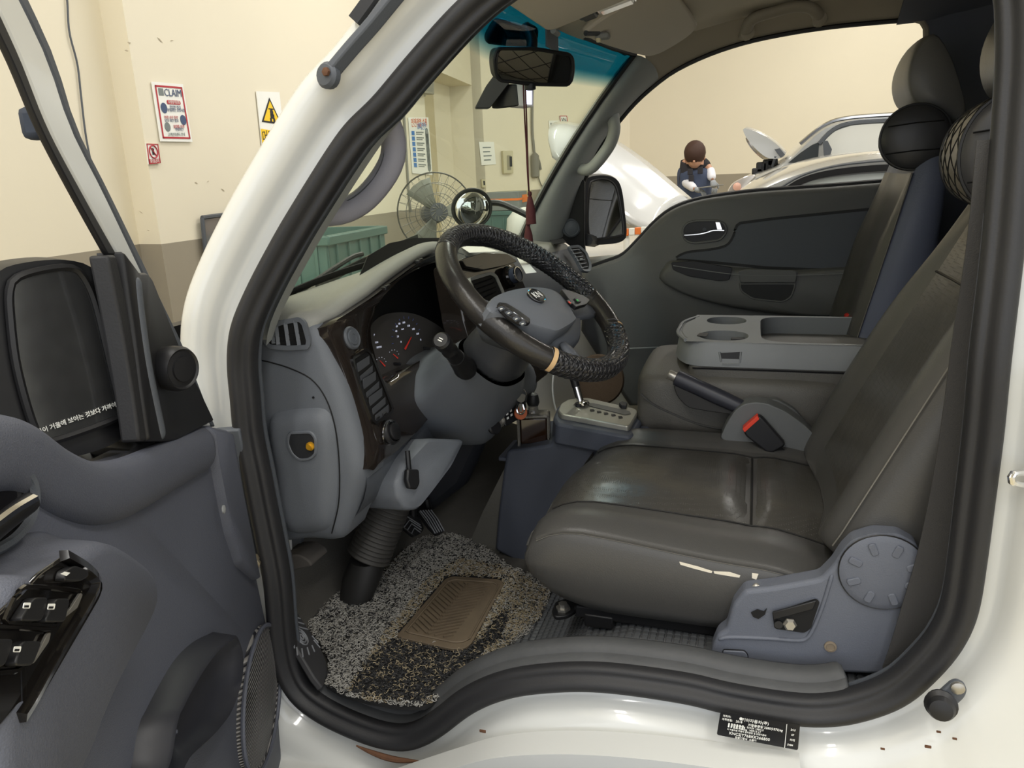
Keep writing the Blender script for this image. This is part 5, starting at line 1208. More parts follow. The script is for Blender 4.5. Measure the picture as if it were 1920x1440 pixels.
# ------------------------------------------------------------------ passenger seat
pseat = empty('passenger_seat', (.35, 1.16, .71), 'blue-grey leather passenger seat behind the folded console', 'seat')
M_bleath = mat('blue_grey_leather', (92, 98, 116), .5, bump=.2, scale=420, var=.05)
pb, pb0, PR = backrest(pseat, 'backrest', 1.14, .085, .04, M_bleath, top=.54, w_=.225, far_t=.1, BA=V((.22, 0, .975)), BF=V((-.975, 0, .22)))
BF2 = V((-.975, 0, .22))
rings('front_panel', [[r[i]+BF2*.003 for i in range(4, 20)] for r in PR[3:14]], M_leaths, pseat, cu=False, ang=180)
tube('seam_stitch', [r[4]+BF2*.005 for r in PR[2:14]], .0012, M_thread, pseat, n=5, ns=40)
headrest(pseat, hp, .975, 1.20, mat('headrest_leather_lightened', (104, 103, 100), .4, bump=.15, scale=500), None)  # smooth leather lightened in colour to offset weaker light on the passenger side
for y in (1.07, 1.18): tube('post', [P(1773, 280, Y=1.05)+V((0, y-1.05, 0)), P(1771, 215, Y=1.05)+V((0, y-1.05, 0))], .006, M_chrome, pseat, n=8)
rbox('cushion', (.20, 1.195, .86), (.50, .40, .16), M_leatht, pseat, bev=.04, seg=4)
plate('seat_buckle', [P(x, y, Y=1.22) for x, y in ((1584, 592), (1592, 589), (1625, 590), (1626, 612), (1586, 612))], (0, .03, 0), M_red, pseat, bev=.004)
# passenger belt along the window edge
pbelt = empty('seat_belt', PBp(1650, 560), 'black seat belt hanging beside the passenger window', 'seat belt')
sweep('strap', spline([PBp(x, y, -.06) for x, y in ((1705, 290), (1690, 340), (1676, 420), (1660, 500), (1648, 560), (1640, 620))], 20), [(-.023, -.001), (.023, -.001), (.023, .001), (-.023, .001)], M_black, pbelt, up=(1, .2, 0))
for (x, y) in ((1655, 440), (1648, 478), (1640, 530)): rbox('belt_clip', PBp(x, y, -.075), (.02, .004, .03), M_black, pbelt, bev=.002)
# driver belt strap at the rear pillar
db_ = empty('seat_belt', P(1700, 1260, Y=.05), 'dark seat belt strap falling beside the driver seat side cover', 'seat belt')
sweep('strap', spline([P(x, y, Y=.066) for x, y in ((1878, 260), (1862, 420), (1845, 540), (1828, 640), (1812, 760), (1790, 900), (1760, 1040), (1730, 1140), (1702, 1230), (1690, 1262))], 24), [(-.025, -.0012), (.025, -.0012), (.025, .0012), (-.025, .0012)], mat('belt_webbing', (58, 57, 56), .8, bump=.4, scale=600), db_, up=(1, 0, .35))
# dark rear side trim next to the seat
plate('rear_side_trim', [V((.27, .10, .72)), V((.62, .10, .72)), V((.62, .16, 1.72)), V((.42, .16, 1.72)), V((.37, .12, 1.2)), V((.29, .10, .92))], (0, .02, 0), M_plasd, cab)
# ------------------------------------------------------------------ neck pillows
M_quilt = bpy.data.materials.new('quilted_leather'); M_quilt.use_nodes = True; nt = M_quilt.node_tree; b = nt.nodes['Principled BSDF']; b.inputs['Base Color'].default_value = srgb(120, 114, 104); b.inputs['Roughness'].default_value = .45
M_pend = mat('pillow_end_leather', (56, 56, 58), .38, bump=.5, scale=18, var=.15, vscale=10)
def pillow(name, c, r, rx, y0, y1, label, yawd=0.):
    o = empty(name, (c.x, (y0+y1)/2, c.z-r), label, 'pillow', 'neck pillows on the seats')
    ax_ = V((sin(yawd), cos(yawd), 0)); X = V((cos(yawd), -sin(yawd), 0)); L = y1-y0; base_ = V((c.x, y0, c.z))
    def ring_(t, k): return [base_+ax_*(L*t)+X*(rx*k*cos(2*pi*i/36))+V((0, 0, 1))*(r*k*sin(2*pi*i/36)) for i in range(36)]
    rings('roll', [ring_(t, k) for t, k in ((0, 1), (.08, 1.015), (.3, 1.035), (.5, 1.04), (.7, 1.035), (.92, 1.015), (1, 1))], M_quilt, o, ang=60)
    for t, s_ in ((0, -1), (1, 1)):
        rings('end_cap', [[p+ax_*(s_*d) for p in ring_(t, k)] for k, d in ((1, 0), (.96, .006), (.8, .012), (.4, .016), (.03, .017))], M_pend, o, ang=80)
        sweep('end_piping', [p+ax_*(s_*.002) for p in ring_(t, 1.0)], circ(.003, 6), M_black, o, closed=True)
    # quilting stitches on the roll
    for k in range(10):
        for s_ in (1, -1):
            pts = []
            for i in range(13):
                t = i/12; kk = 1.004+.04*sin(pi*t); a = 2*pi*k/10+s_*t*2.0
                pts.append(base_+ax_*(L*t)+X*(rx*kk*cos(a))+V((0, 0, 1))*(r*kk*sin(a)))
            tube('quilt_seam', pts, .0013, M_black, o, n=4)
    for a in (-.5, .35): tube('end_crease', [base_-ax_*.016+X*(-rx*.8)+V((0, 0, r*a)), base_-ax_*.019+V((0, 0, r*(a+.08))), base_-ax_*.016+X*(rx*.75)+V((0, 0, r*(a+.1)))], .0012, M_vblack, o, n=4)
    return o
pillow('neck_pillow', P(1716, 257, Y=.95), .068, .069, .95, 1.22, 'black quilted neck pillow strapped below the passenger headrest', .14)
pillow('neck_pillow', P(1893, 285, Y=.235), .075, .058, .235, .50, 'black quilted neck pillow on the driver seat by the door pillar', .12)
# ================================================================== middle seat, console, hand brake, selector
ms = empty('middle_seat', (.0, .8, .7), 'taupe leather middle seat cushion under the folded console', 'seat')
rows = []
for x, k in ((-.232, .55), (-.226, .8), (-.212, .93), (-.19, .985), (-.15, 1), (-.05, 1), (.1, 1), (.25, 1)):
    zc, hz_, hw_ = .95, .082*(.75+.25*k), .175*k**.5
    rows.append([V((x, .80+a*hw_, zc+b_*hz_*(1.0 if b_ < 0 else k**.3))) for a, b_ in ((-1, -1), (-1.02, -.3), (-1.02, .4), (-.98, .8), (-.9, .98), (-.5, 1.04), (0, 1.06), (.5, 1.04), (.9, .98), (.98, .8), (1.02, .4), (1.02, -.3), (1, -1))])
rings('cushion', rows, M_leatht, ms, sub=1)
tube('seam_piping', [P(x, y, Y=.622) for x, y in ((1202, 738), (1222, 756), (1260, 775), (1310, 795), (1360, 805))], .0022, M_leaths, ms, ns=20, n=6)
rbox('seat_base', (.02, .80, .79), (.40, .33, .17), M_plasd, ms, bev=.02)
con = empty('folding_console', (.15, .81, .98), 'grey fold-down console with cup holders and open tray', 'console')
rbox('padded_back', (.16, .81, 1.02), (.56, .325, .085), M_leatht, con, bev=.022, seg=4)
tube('pad_seam', [V((-.11, .646, 1.045)), V((.1, .6465, 1.045)), V((.43, .6465, 1.045))], .0018, M_black, con, n=5)
M_con = mat('console_plastic', (118, 121, 122), .5, bump=.2, scale=900)
zt, zb_ = 1.103, 1.05
y0, y1 = .648, .975
def ringpts(fn, n): return [fn(i/n) for i in range(n)]
# body outline, rounded nose
OUTL = [(-.135, .70), (-.148, .76), (-.15, .81), (-.148, .87), (-.13, .93), (-.105, .962), (-.06, y1), (.44, y1), (.44, y0), (-.085, y0), (-.115, .662)]
ol = rpoly([V((x, y, zt)) for x, y in OUTL], .012, 3)
def shr2(p, d):
    c = V((.13, .81, p.z)); v = c-p; return p+V((math.copysign(min(abs(v.x), d), v.x), math.copysign(min(abs(v.y), d), v.y), 0))
rings('console_body', [[V((p.x-.008, p.y+(.004 if p.y > .8 else -.004), zb_)) for p in ol], [V((p.x, p.y, zt-.006)) for p in ol], [shr2(p, .004)+V((0, 0, -.001)) for p in ol]], M_con, con, cap=False, ang=50)
# top deck pieces: strip helper from an outline to a hole
def deck(outer, hole, depth, name, m, floor_m=None):
    n = len(outer)
    R = [outer, hole, [p+V((0, 0, -.003)) for p in hole], [p+V((0, 0, -depth)) for p in hole]]
    vs = [p for r in R for p in r]; fs = []
    for i in range(3):
        for j in range(n): fs.append((i*n+j, i*n+(j+1) % n, (i+1)*n+(j+1) % n, (i+1)*n+j))
    fs.append(tuple(3*n+j for j in range(n)))
    return mesh(name, vs, fs, m, con, ang=40)
def box_pts(xa, xb, ya, yb, n=40, z=zt-.001):
    c = [V((xa, ya, z)), V((xb, ya, z)), V((xb, yb, z)), V((xa, yb, z))]; per = []
    for i in range(4):
        a, b_ = c[i], c[(i+1) % 4]
        for j in range(n//4): per.append(a.lerp(b_, j/(n/4)))
    return per
def sup_pts(cx, cy, rx, ry, pw=2., n=40, z=zt-.001):
    out = []
    for i in range(n):
        t = 2*pi*i/n-3*pi/4; x, y = cos(t), sin(t)
        out.append(V((cx+rx*math.copysign(abs(x)**(2/pw), x), cy+ry*math.copysign(abs(y)**(2/pw), y), z)))
    return out
deck(box_pts(.012, .438, y0+.002, y1-.002), sup_pts(.225, .812, .198, .147, 7.), .042, 'tray', M_con)
deck(box_pts(-.125, .012, y0+.004, .80), sup_pts(-.05, .722, .052, .053, 2.3), .05, 'cup_holder', M_con)
deck(box_pts(-.125, .012, .80, y1-.004), sup_pts(-.05, .90, .046, .048, 2.3), .05, 'cup_holder', M_con)
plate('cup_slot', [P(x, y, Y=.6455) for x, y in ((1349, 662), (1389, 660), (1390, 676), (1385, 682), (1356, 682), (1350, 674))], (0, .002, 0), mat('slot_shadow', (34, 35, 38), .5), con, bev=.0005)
for (xa, ya, xb, yb) in ((1349, 660, 1352, 678), (1389, 660, 1387, 680), (1354, 683, 1386, 683)): tube('slot_rim', [P(xa, ya, Y=.645), P(xb, yb, Y=.645)], .0022, M_con, con, n=6)
rbox('cup_finger', (-.02, .745, 1.088), (.03, .02, .008), M_black, con, bev=.002)
plate('console_badge', rpoly([P(x, y, Z=zt) for x, y in ((1306, 630), (1312, 625), (1329, 625), (1324, 632))], .003), (0, 0, .0012), M_black, con)
sweep('nose_edge', spline([V((-.128, .668, zt-.002)), V((-.15, .74, zt-.002)), V((-.152, .81, zt-.002)), V((-.148, .88, zt-.002)), V((-.12, .95, zt-.002))], 20), circ(.004, 6), M_con, con)
plate('nose_cap', [V((x, y, zt-.0045)) for x, y in ((-.10, .652), (-.118, .664), (-.137, .70), (-.15, .76), (-.152, .81), (-.15, .87), (-.132, .93), (-.108, .962), (-.10, .97))], (0, 0, .002), M_con, con)
# hand brake --------------------------------------------------------------
hb = empty('hand_brake', P(1450, 840, Y=.575), 'black hand brake lever with silver button beside the driver seat', 'hand brake')
A = P(1268, 708, Y=.585); B = P(1408, 772, Y=.575); ax_ = (B-A).normalized(); L = (B-A).length
lathe('grip', [(.010, -.002), (.0165, .0), (.0175, .008), (.0165, L*.3), (.017, L*.55), (.0155, L*.85), (.012, L*1.02)], mat('brake_grip', (44, 45, 52), .4), A, ax_, hb, n=18)
lathe('button', [(.0105, 0), (.0105, -.016), (.009, -.018), (.0005, -.018)], M_steel, A, ax_, hb, n=16)
bt = [P(x, y, Y=.575) for x, y in ((1262, 722), (1276, 716), (1392, 772), (1376, 778), (1330, 772), (1290, 765), (1270, 745))]
plate('boot', rpoly(bt, .01), (0, .03, 0), mat('boot_black', (40, 39, 38), .6), hb, bev=.006)
hs = [(1350, 822), (1362, 795), (1378, 770), (1394, 758), (1415, 754), (1440, 757), (1475, 773), (1510, 798), (1540, 830), (1560, 868), (1566, 884), (1500, 874), (1440, 862), (1400, 845)]
M_hb = mat('brake_housing', (92, 94, 94), .55, bump=.2, scale=900)
plate('housing', rpoly([P(x, y, Y=.548) for x, y in hs], .008), (0, .045, 0), M_hb, hb, bev=.006, seg=3)
plate('housing_rear', rpoly([P(x, y, Y=.60) for x, y in ((1398, 765), (1415, 752), (1455, 748), (1490, 768), (1530, 815), (1560, 860), (1470, 850))], .01), (0, .02, 0), M_hb, hb, bev=.005)
tube('cover_edge', [P(x, y, Y=.545) for x, y in ((1492, 862), (1510, 870), (1540, 878), (1568, 879))], .003, M_plasl, hb, ns=10, n=6)
bk_ = empty('belt_buckle', P(1440, 830, Y=.52), 'black belt buckle with red release button by the hand brake', 'buckle')
bq = [P(x, y, Y=.525) for x, y in ((1393, 808), (1424, 780), (1432, 786), (1472, 832), (1470, 838), (1448, 850), (1436, 848), (1398, 818))]
plate('buckle_body', rpoly(bq, .005), (0, .02, 0), M_black, bk_, bev=.004, seg=3)
plate('release_button', rpoly([P(x, y, Y=.523) for x, y in ((1392, 804), (1420, 780), (1424, 786), (1396, 811))], .002), (0, .02, 0), mat('buckle_red', (214, 62, 40), .4), bk_, bev=.002)
sweep('webbing', [P(1456, 846, Y=.535), P(1480, 864, Y=.545), P(1500, 880, Y=.55)], [(-.012, -.002), (.012, -.002), (.012, .002), (-.012, .002)], M_black, bk_)
# lower centre console and selector ----------------------------------------
lc = empty('centre_console', (-.35, .62, .6), 'dark blue-grey lower centre console between the footwells', 'console')
LCN = [(928, 1032), (934, 960), (944, 880), (950, 846), (1032, 834), (1040, 808), (1048, 797), (1058, 793), (1180, 824), (1208, 822), (1216, 850), (1160, 900), (1060, 960), (1010, 1040), (985, 1062)]
M_lc = mat('console_dark', (66, 70, 80), .55, bump=.2, scale=900, var=.06)
plate('side_face', rpoly([P(x, y, Y=.55) for x, y in LCN], .008, 3), (0, .2, 0), M_lc, lc, bev=.008, seg=3)
rbox('tray_floor', P(995, 838, Y=.62)+V((0, 0, -.012)), (.12, .12, .01), M_lc, lc, bev=.002)
plate('carpet_flap', [P(x, y, Y=.565) for x, y in ((884, 1010), (905, 960), (935, 900), (945, 880), (936, 1060), (900, 1030))], (0, .01, 0), mat('flap_grey', (86, 84, 78), .8, bump=.3, scale=300), lc)
gs = empty('gear_selector', P(1120, 775, Y=.62), 'chrome automatic gear lever on a silver shift plate', 'gear lever')
sg = V((.10, 0, 1)).normalized(); so = P(1110, 768, Y=.63)
def SG(px, py, off=0.): return PN(px, py, so+sg*off, sg)
pl = rpoly([SG(x, y) for x, y in ((1046, 768), (1052, 756), (1066, 748), (1100, 745), (1192, 766), (1197, 772), (1183, 796), (1178, 799), (1052, 776))], .008)
plate('surround', [p-sg*.012 for p in rpoly([SG(x, y) for x, y in ((1038, 772), (1046, 752), (1064, 742), (1100, 739), (1200, 762), (1208, 774), (1190, 806), (1180, 808), (1044, 784))], .01)], -sg*.05, M_lc, gs, bev=.006)
plate('shift_plate', pl, -sg*.014, M_silver, gs, bev=.003)
plate('gate_slot', rpoly([SG(x, y, .001) for x, y in ((1102, 756), (1112, 756), (1180, 771), (1183, 776), (1172, 778), (1104, 761))], .002), sg*.0006, mat('slot_grey', (96, 95, 92), .4), gs)
for (x, y) in ((1110, 769), (1123, 772), (1136, 775), (1150, 778), (1163, 782)): plate('position_window', rpoly([SG(x+a, y+b_, .001) for a, b_ in ((-4, -1.5), (3, -1.5), (5, 1.5), (-3, 2))], .001), sg*.0006, M_black, gs)
plate('lock_button', rpoly([SG(x, y, .0) for x, y in ((1160, 761), (1166, 758), (1176, 761), (1174, 767), (1164, 766))], .002), sg*.008, M_black, gs, bev=.001)
A = SG(1090, 760); B = P(1070, 690, Y=.66)
tube('lever', [A, A.lerp(B, .55)], .0085, M_chrome, gs, n=14); tube('lever_shaft', [A.lerp(B, .5), A.lerp(B, 1.0), A.lerp(B, 1.8)], .0095, M_black, gs, n=12)
lathe('knob', [(.012, 0), (.024, .012), (.028, .04), (.024, .065), (.006, .075)], M_black, A.lerp(B, 1.8), B-A, gs, n=18)
lathe('lever_collar', [(.02, 0), (.018, .006), (.011, .010)], M_chrome, A, B-A, gs, n=16)
# perfume bottle in the small tray
pb_ = empty('perfume_bottle', P(1000, 836, Y=.60), 'square dark glass perfume bottle in the console tray', 'bottle')
M_amb = mat('dark_amber_glass', (40, 24, 14), .05, coat=.6, var=.2); M_clr = mat('clear_glass_edge', (170, 166, 158), .05, trans=.7)
bo = P(1002, 832, Y=.60); X_ = V((.97, .22, 0)); Y_ = V((-.22, .97, 0)); Z_ = V((0, 0, 1)); axs = (X_, Y_, Z_)
rbox('liquid', bo+Z_*.036, (.062, .034, .062), M_amb, pb_, bev=.004, ax=axs)
for sx_ in (-1, 1):
    for sy_ in (-1, 1): tube('glass_edge', [bo+X_*(sx_*.034)+Y_*(sy_*.019)+Z_*.002, bo+X_*(sx_*.034)+Y_*(sy_*.019)+Z_*.072], .0035, M_clr, pb_, n=6)
rbox('shoulder', bo+Z_*.071, (.07, .042, .010), M_clr, pb_, bev=.004, ax=axs)
lathe('neck', [(.014, .074), (.012, .08), (.011, .09), (.013, .094)], M_clr, bo, Z_, pb_, n=16)
lathe('stopper', [(.012, .092), (.015, .10), (.012, .118), (.004, .122)], M_black, bo, Z_, pb_, n=12)
# switch panel and keys right of the column
KN = V((.8, -.5, .3)).normalized(); KO = P(955, 800, X=-.475)
def KP(px, py, off=0.): return PN(px, py, KO+KN*off, KN)
kp = plate('switch_panel', rpoly([KP(x, y) for x, y in ((942, 768), (970, 750), (984, 745), (988, 765), (975, 785), (948, 800))], .004), -KN*.01, M_black, dash, bev=.002)
for (x, y) in ((951, 776), (958, 770), (952, 784), (959, 778)): plate('panel_mark', [KP(x+a, y+b_, .0005) for a, b_ in ((-2, -1), (1.5, -3), (2, 1), (-1.5, 3))], KN*.0005, M_wt, kp)
lathe('lighter_socket', [(.010, 0), (.012, .004), (.010, .005), (.009, -.004), (.0005, -.004)], M_steel, KP(937, 790, -.002), KN, kp, n=20)
lathe('socket_cap', [(.015, 0), (.016, .006), (.013, .009), (.0005, .009)], M_black, KP(925, 801, -.002), KN, kp, n=20)
ky = empty('key_ring', KP(975, 770, .03), 'ignition key with metal tag and orange fob', 'keys')
lathe('orange_fob', [(.0005, -.003), (.014, -.003), (.015, 0), (.014, .003), (.0005, .003)], mat('orange_brown_fob', (176, 92, 54), .5), KP(976, 774, .028), KN+V((.2, -.6, 0)), ky, n=20)
tube('snap_hook', [KP(x, y, .034) for x, y in ((972, 757), (969, 768), (972, 775), (979, 776), (983, 769), (980, 758))], .0024, M_chrome, ky, ns=20, n=6)
plate('tag', rpoly([KP(x, y, .034) for x, y in ((966, 747), (978, 738), (984, 741), (982, 752), (976, 756), (970, 752))], .001), KN*.003, M_silver, ky, bev=.001)
tube('ring', [KP(981+5*cos(a*pi/8), 738+7*sin(a*pi/8), .034) for a in range(16)], .0014, M_chrome, ky, closed=True, n=5)
plate('key_blade', [KP(x, y, .038) for x, y in ((973, 757), (979, 757), (978, 772), (974, 772))], KN*.002, M_silver, ky)
# dark under-dash shell behind the foot space
plate('under_dash_cover', [V((-.78, .45, .92)), V((-.60, .50, .93)), V((-.55, .55, .90)), V((-.62, .56, .76)), V((-.74, .54, .66)), V((-.84, .50, .64))], (0, .06, 0), mat('under_dash', (34, 36, 42), .55), dash, bev=.02)
tube('white_cable', [P(x, y, Y=.74) for x, y in ((1038, 700), (1036, 730), (1040, 760), (1044, 772))], .0022, M_wt, dash, ns=12, n=6)
# ================================================================== passenger door
pdoor = empty('passenger_door', (.1, 1.46, .6), 'closed passenger door with dark trim, armrest and chrome handle', 'door')
PY = 1.425
def Q(px, py, off=0.): return P(px, py, Y=PY-off)
TOPQ = [(1096, 506), (1130, 494), (1166, 480), (1196, 451), (1228, 417), (1262, 392), (1310, 375), (1380, 364), (1440, 358), (1560, 350), (1680, 340)]
pan = spline([Q(x, y) for x, y in TOPQ], 50)+[Q(1690, 420), Q(1690, 760), Q(1180, 760), Q(1090, 620)]
M_pd = mat('passenger_trim', (100, 101, 100), .55, bump=.3, scale=800, var=.04)
c_ = Q(1420, 560)
def shq(p, d): v = c_-p; v.y = 0; return p+v.normalized()*d
rings('trim_panel', [[p+V((0, .05, 0)) for p in pan], pan, [shq(p, .006)+V((0, -.010, 0)) for p in pan], [shq(p, .02)+V((0, -.016, 0)) for p in pan]], M_pd, pdoor, ang=60)
tube('belt_seal', [p+V((0, .012, .004)) for p in spline([Q(x, y) for x, y in TOPQ], 50)], .006, M_seal, pdoor, n=6)
# centre insert; dark outline and darker colour paint in the shade of a recess
INS = [(1381, 419), (1450, 410), (1560, 399), (1642, 391), (1653, 398), (1648, 440), (1636, 512), (1560, 506), (1440, 502), (1340, 492), (1262, 486), (1284, 473), (1340, 467), (1365, 460), (1376, 442)]
ip = rpoly([Q(x, y, .0165) for x, y in INS], .02, 4)
plate('trim_insert', ip, (0, -.001, 0), mat('insert_vinyl', (84, 88, 94), .6, bump=.3, scale=700), pdoor)
sweep('insert_shade_line', spline(ip, 120, True), [(-.004, -.003), (.004, -.003), (.003, .003), (-.003, .003)], mat('groove_shade', (30, 31, 32), .6), pdoor, closed=True)
# handle
hz_ = rpoly([Q(x, y, .018) for x, y in ((1279, 434), (1286, 419), (1302, 414), (1344, 413), (1360, 420), (1362, 436), (1350, 450), (1300, 456), (1284, 450))], .02, 5)
plate('handle_pocket', hz_, (0, -.001, 0), M_black, pdoor); sweep('handle_bezel', spline(hz_, 60, True), circ(.004, 6), M_pd, pdoor, closed=True)
sweep('handle_lever', spline([Q(x, y, .026) for x, y in ((1282, 442), (1310, 440), (1328, 436), (1336, 433), (1358, 432))], 16), [(-.006, -.003), (.004, -.004), (.005, .003), (-.006, .003)], M_black, pdoor, up=(0, 0, 1))
tube('handle_chrome', [Q(x, y, .031) for x, y in ((1283, 441), (1310, 439), (1328, 435), (1337, 432), (1358, 432))], .0028, M_chrome, pdoor, ns=16, n=6)
plate('handle_block', rpoly([Q(x, y, .026) for x, y in ((1341, 416), (1350, 416), (1355, 431), (1345, 432))], .003), (0, -.006, 0), M_chrome, pdoor, bev=.002)
lathe('handle_screw', [(.006, 0), (.006, .002), (.0005, .002)], M_plasd, Q(1321, 430, .020), (0, -1, 0), pdoor, n=12)
# armrest bulge
ARM = [(1236, 520), (1245, 500), (1258, 488), (1300, 490), (1370, 500), (1480, 505), (1640, 506), (1644, 585), (1560, 592), (1480, 590), (1400, 580), (1320, 562), (1262, 540)]
ar = spline([Q(x, y, .014) for x, y in ARM], 80, True); c_ = sum(ar, V((0, 0, 0)))/len(ar)
rings('armrest', [ar, [shq(p, .006)+V((0, -.03, 0)) for p in ar], [shq(p, .016)+V((0, -.045, 0)) for p in ar], [shq(p, .03)+V((0, -.05, 0)) for p in ar]], M_pd, pdoor, ang=80)
plate('gloss_panel', rpoly([Q(x, y, .066) for x, y in ((1258, 492), (1300, 489), (1374, 502), (1367, 525), (1350, 527), (1292, 518), (1262, 506))], .006), (0, -.003, 0), M_black, pdoor, bev=.001)
tube('panel_trim_line', [Q(x, y, .071) for x, y in ((1262, 498), (1300, 504), (1372, 514), (1440, 517), (1560, 514), (1620, 510))], .0012, M_plasl, pdoor, ns=24, n=5)
cp = rpoly([Q(x, y, .066) for x, y in ((1386, 532), (1492, 532), (1484, 556), (1468, 566), (1412, 560), (1390, 546))], .01)
plate('pull_cup', cp, (0, -.001, 0), mat('cup_dark', (38, 39, 40), .6), pdoor); sweep('pull_cup_rim', spline(cp, 50, True), circ(.003, 6), M_pd, pdoor, closed=True)
plate('pull_cup_lip', rpoly([Q(x, y, .066) for x, y in ((1384, 508), (1400, 504), (1485, 506), (1496, 510), (1492, 530), (1388, 530))], .006), (0, -.006, 0), M_pd, pdoor, bev=.003)
for k in range(10): tube('rib', [Q(1470+k*12, 594, .02), Q(1468+k*12, 606, .02)], .003, M_plasd, pdoor, n=5)
tube('sill_line', [Q(x, y, .03) for x, y in ((1150, 655), (1220, 652), (1300, 648))], .0025, M_plasl, pdoor, n=5)
rc_ = P(1122, 712, Y=1.12)
o = empty('round_cushion', rc_+V((0, 0, -.08)), 'brown round woven pad standing in the passenger footwell', 'cushion')
lathe('pad', [(.07, -.01), (.075, .0), (.07, .012), (.03, .016), (.001, .016)], mat('brown_weave', (84, 68, 54), .9, bump=.6, scale=200), rc_, (.2, -1, .3), o, n=30)
# passenger window glass is wound down; corner sail with tweeter and mirror
sl = [PBp(x, y, -.015) for x, y in ((1036, 442), (1066, 382), (1089, 336), (1096, 340), (1095, 470), (1070, 462), (1050, 448))]
plate('sail_panel', rpoly(sl, .004), (0, .012, 0), M_black, pdoor, bev=.002)
lathe('tweeter', [(.030, 0), (.029, .006), (.024, .010), (.022, .008), (.014, .012), (.0005, .013)], M_plasd, PBp(1071, 427, -.018), (.25, -1, 0), pdoor, n=28)
tube('window_channel', [PBp(x, y, -.01) for x, y in ((1090, 338), (1092, 390), (1094, 455), (1096, 480))], .006, M_black, pdoor, n=6, ns=10)
pm = empty('door_mirror', PBp(1130, 420, .2), 'black passenger door mirror with a clean glass', 'mirror')
mc2 = PBp(1132, 394, .16); nM2 = V((.37, -.93, -.02)).normalized()
def M2(px, py, off=0.): return PN(px, py, mc2+nM2*off, nM2)
HO2 = [(1091, 350), (1096, 338), (1112, 330), (1136, 329), (1156, 336), (1166, 356), (1172, 400), (1175, 436), (1170, 450), (1150, 457), (1104, 459), (1094, 450), (1090, 400)]
ho = spline([M2(x, y) for x, y in HO2], 50, True); c_ = sum(ho, V((0, 0, 0)))/len(ho)
rings('mirror_housing', [ho, [p-nM2*.04+(p-c_)*.04 for p in ho], [p-nM2*.10-(p-c_)*.1 for p in ho], [p-nM2*.13-(p-c_)*.6 for p in ho]], M_black, pm, ang=80)
g2 = spline([M2(x, y, .003) for x, y in ((1106, 348), (1112, 339), (1134, 336), (1150, 344), (1158, 362), (1165, 402), (1168, 432), (1162, 442), (1112, 448), (1104, 440), (1102, 400))], 50, True)
plate('mirror_glass', g2, -nM2*.003, M_mir, pm); sweep('glass_rim', g2, circ(.004, 6), M_black, pm, closed=True)
tube('mirror_arm', [PBp(1100, 450, .01), M2(1115, 452, -.05)], .02, M_black, pm, n=8)
# convex look-down mirror at the front corner
cm = empty('convex_mirror', P(885, 391, Y=1.55), 'round convex look-down mirror outside the windscreen', 'mirror')
co = P(885, 391, Y=1.50); cn = (CAM-co).normalized()*.85+V((.25, 0, -.15)); cn.normalize()
Rm = 36/1400*(co-CAM).length
lathe('housing', [(Rm*1.0, 0), (Rm*1.06, -.004), (Rm*.98, -.03), (Rm*.5, -.05), (.004, -.055)], M_black, co, cn, cm, n=36, x=(0, 0, 1), sx=.94)
lathe('mirror_dome', [(Rm*.96, .0), (Rm*.85, .006), (Rm*.6, .014), (Rm*.3, .019), (.001, .021)], M_mir, co, cn, cm, n=36, x=(0, 0, 1), sx=.94, ang=180)
sweep('rim', [co+basis(cn, (0, 0, 1))[0]*(Rm*.97*cos(a*pi/18))+basis(cn, (0, 0, 1))[1]*(Rm*1.02*sin(a*pi/18)) for a in range(36)], circ(.004, 6), M_black, cm, closed=True)
tube('arm', [co-cn*.05, P(930, 380, Y=1.58), P(965, 392, Y=1.58), P(1010, 415, Y=1.56)], .011, M_black, cm, ns=16, n=8)
# ================================================================== foot well: mats, pedals
ZM = .605
def FZ(px, py, z=ZM): return P(px, py, Z=z)
mt = empty('coil_floor_mat', FZ(780, 1180), 'grey coil loop floor mat with muddy heel area', 'floor mat')
MO = [(530, 1080), (570, 1068), (612, 1066), (628, 1072), (640, 1100), (660, 1128), (684, 1136), (704, 1112), (716, 1080), (760, 1035), (792, 1010), (850, 1004), (900, 1022), (958, 1066), (1008, 1086), (1032, 1110), (1022, 1150), (992, 1190), (940, 1222), (885, 1262), (835, 1305), (795, 1326), (745, 1325), (690, 1316), (640, 1302), (612, 1285), (618, 1262), (618, 1240), (596, 1205), (560, 1160), (540, 1120)]
mo_ = [FZ(x, y) for x, y in MO]
def lift(p):   # the mat runs up the toe board at the front
    return V((p.x, p.y, p.z+.16*max(0, (-.74-p.x))))
plate('backing', [lift(p) for p in mo_], (0, 0, -.006), mat('mat_backing', (26, 26, 27), .9), mt)
def inpoly(x, y, poly):
    c = False; n = len(poly)
    for i in range(n):
        x1, y1 = poly[i]; x2, y2 = poly[i-1]
        if (y1 > y) != (y2 > y) and x < (x2-x1)*(y-y1)/(y2-y1)+x1: c = not c
    return c
pw = [(p.x, p.y) for p in mo_]
FLAP = [FZ(x, y, .63) for x, y in ((596, 1030), (604, 1016), (640, 1006), (662, 1012), (664, 1050), (650, 1075), (634, 1068), (606, 1046))]
bare = [(FZ(x, y).x, FZ(x, y).y) for x, y in ((650, 1300), (690, 1240), (735, 1200), (790, 1212), (860, 1222), (900, 1200), (940, 1150), (955, 1160), (940, 1200), (885, 1250), (835, 1300), (790, 1322), (700, 1312))]
mud = [(FZ(x, y).x, FZ(x, y).y) for x, y in ((800, 1090), (860, 1050), (960, 1070), (1030, 1110), (1015, 1160), (960, 1205), (880, 1270), (800, 1322), (690, 1315), (650, 1300), (700, 1220))]
heel = [(742, 1193), (836, 1084), (850, 1080), (938, 1086), (945, 1094), (884, 1206), (872, 1215), (850, 1217)]
hl = [(FZ(x, y).x, FZ(x, y).y) for x, y in heel]
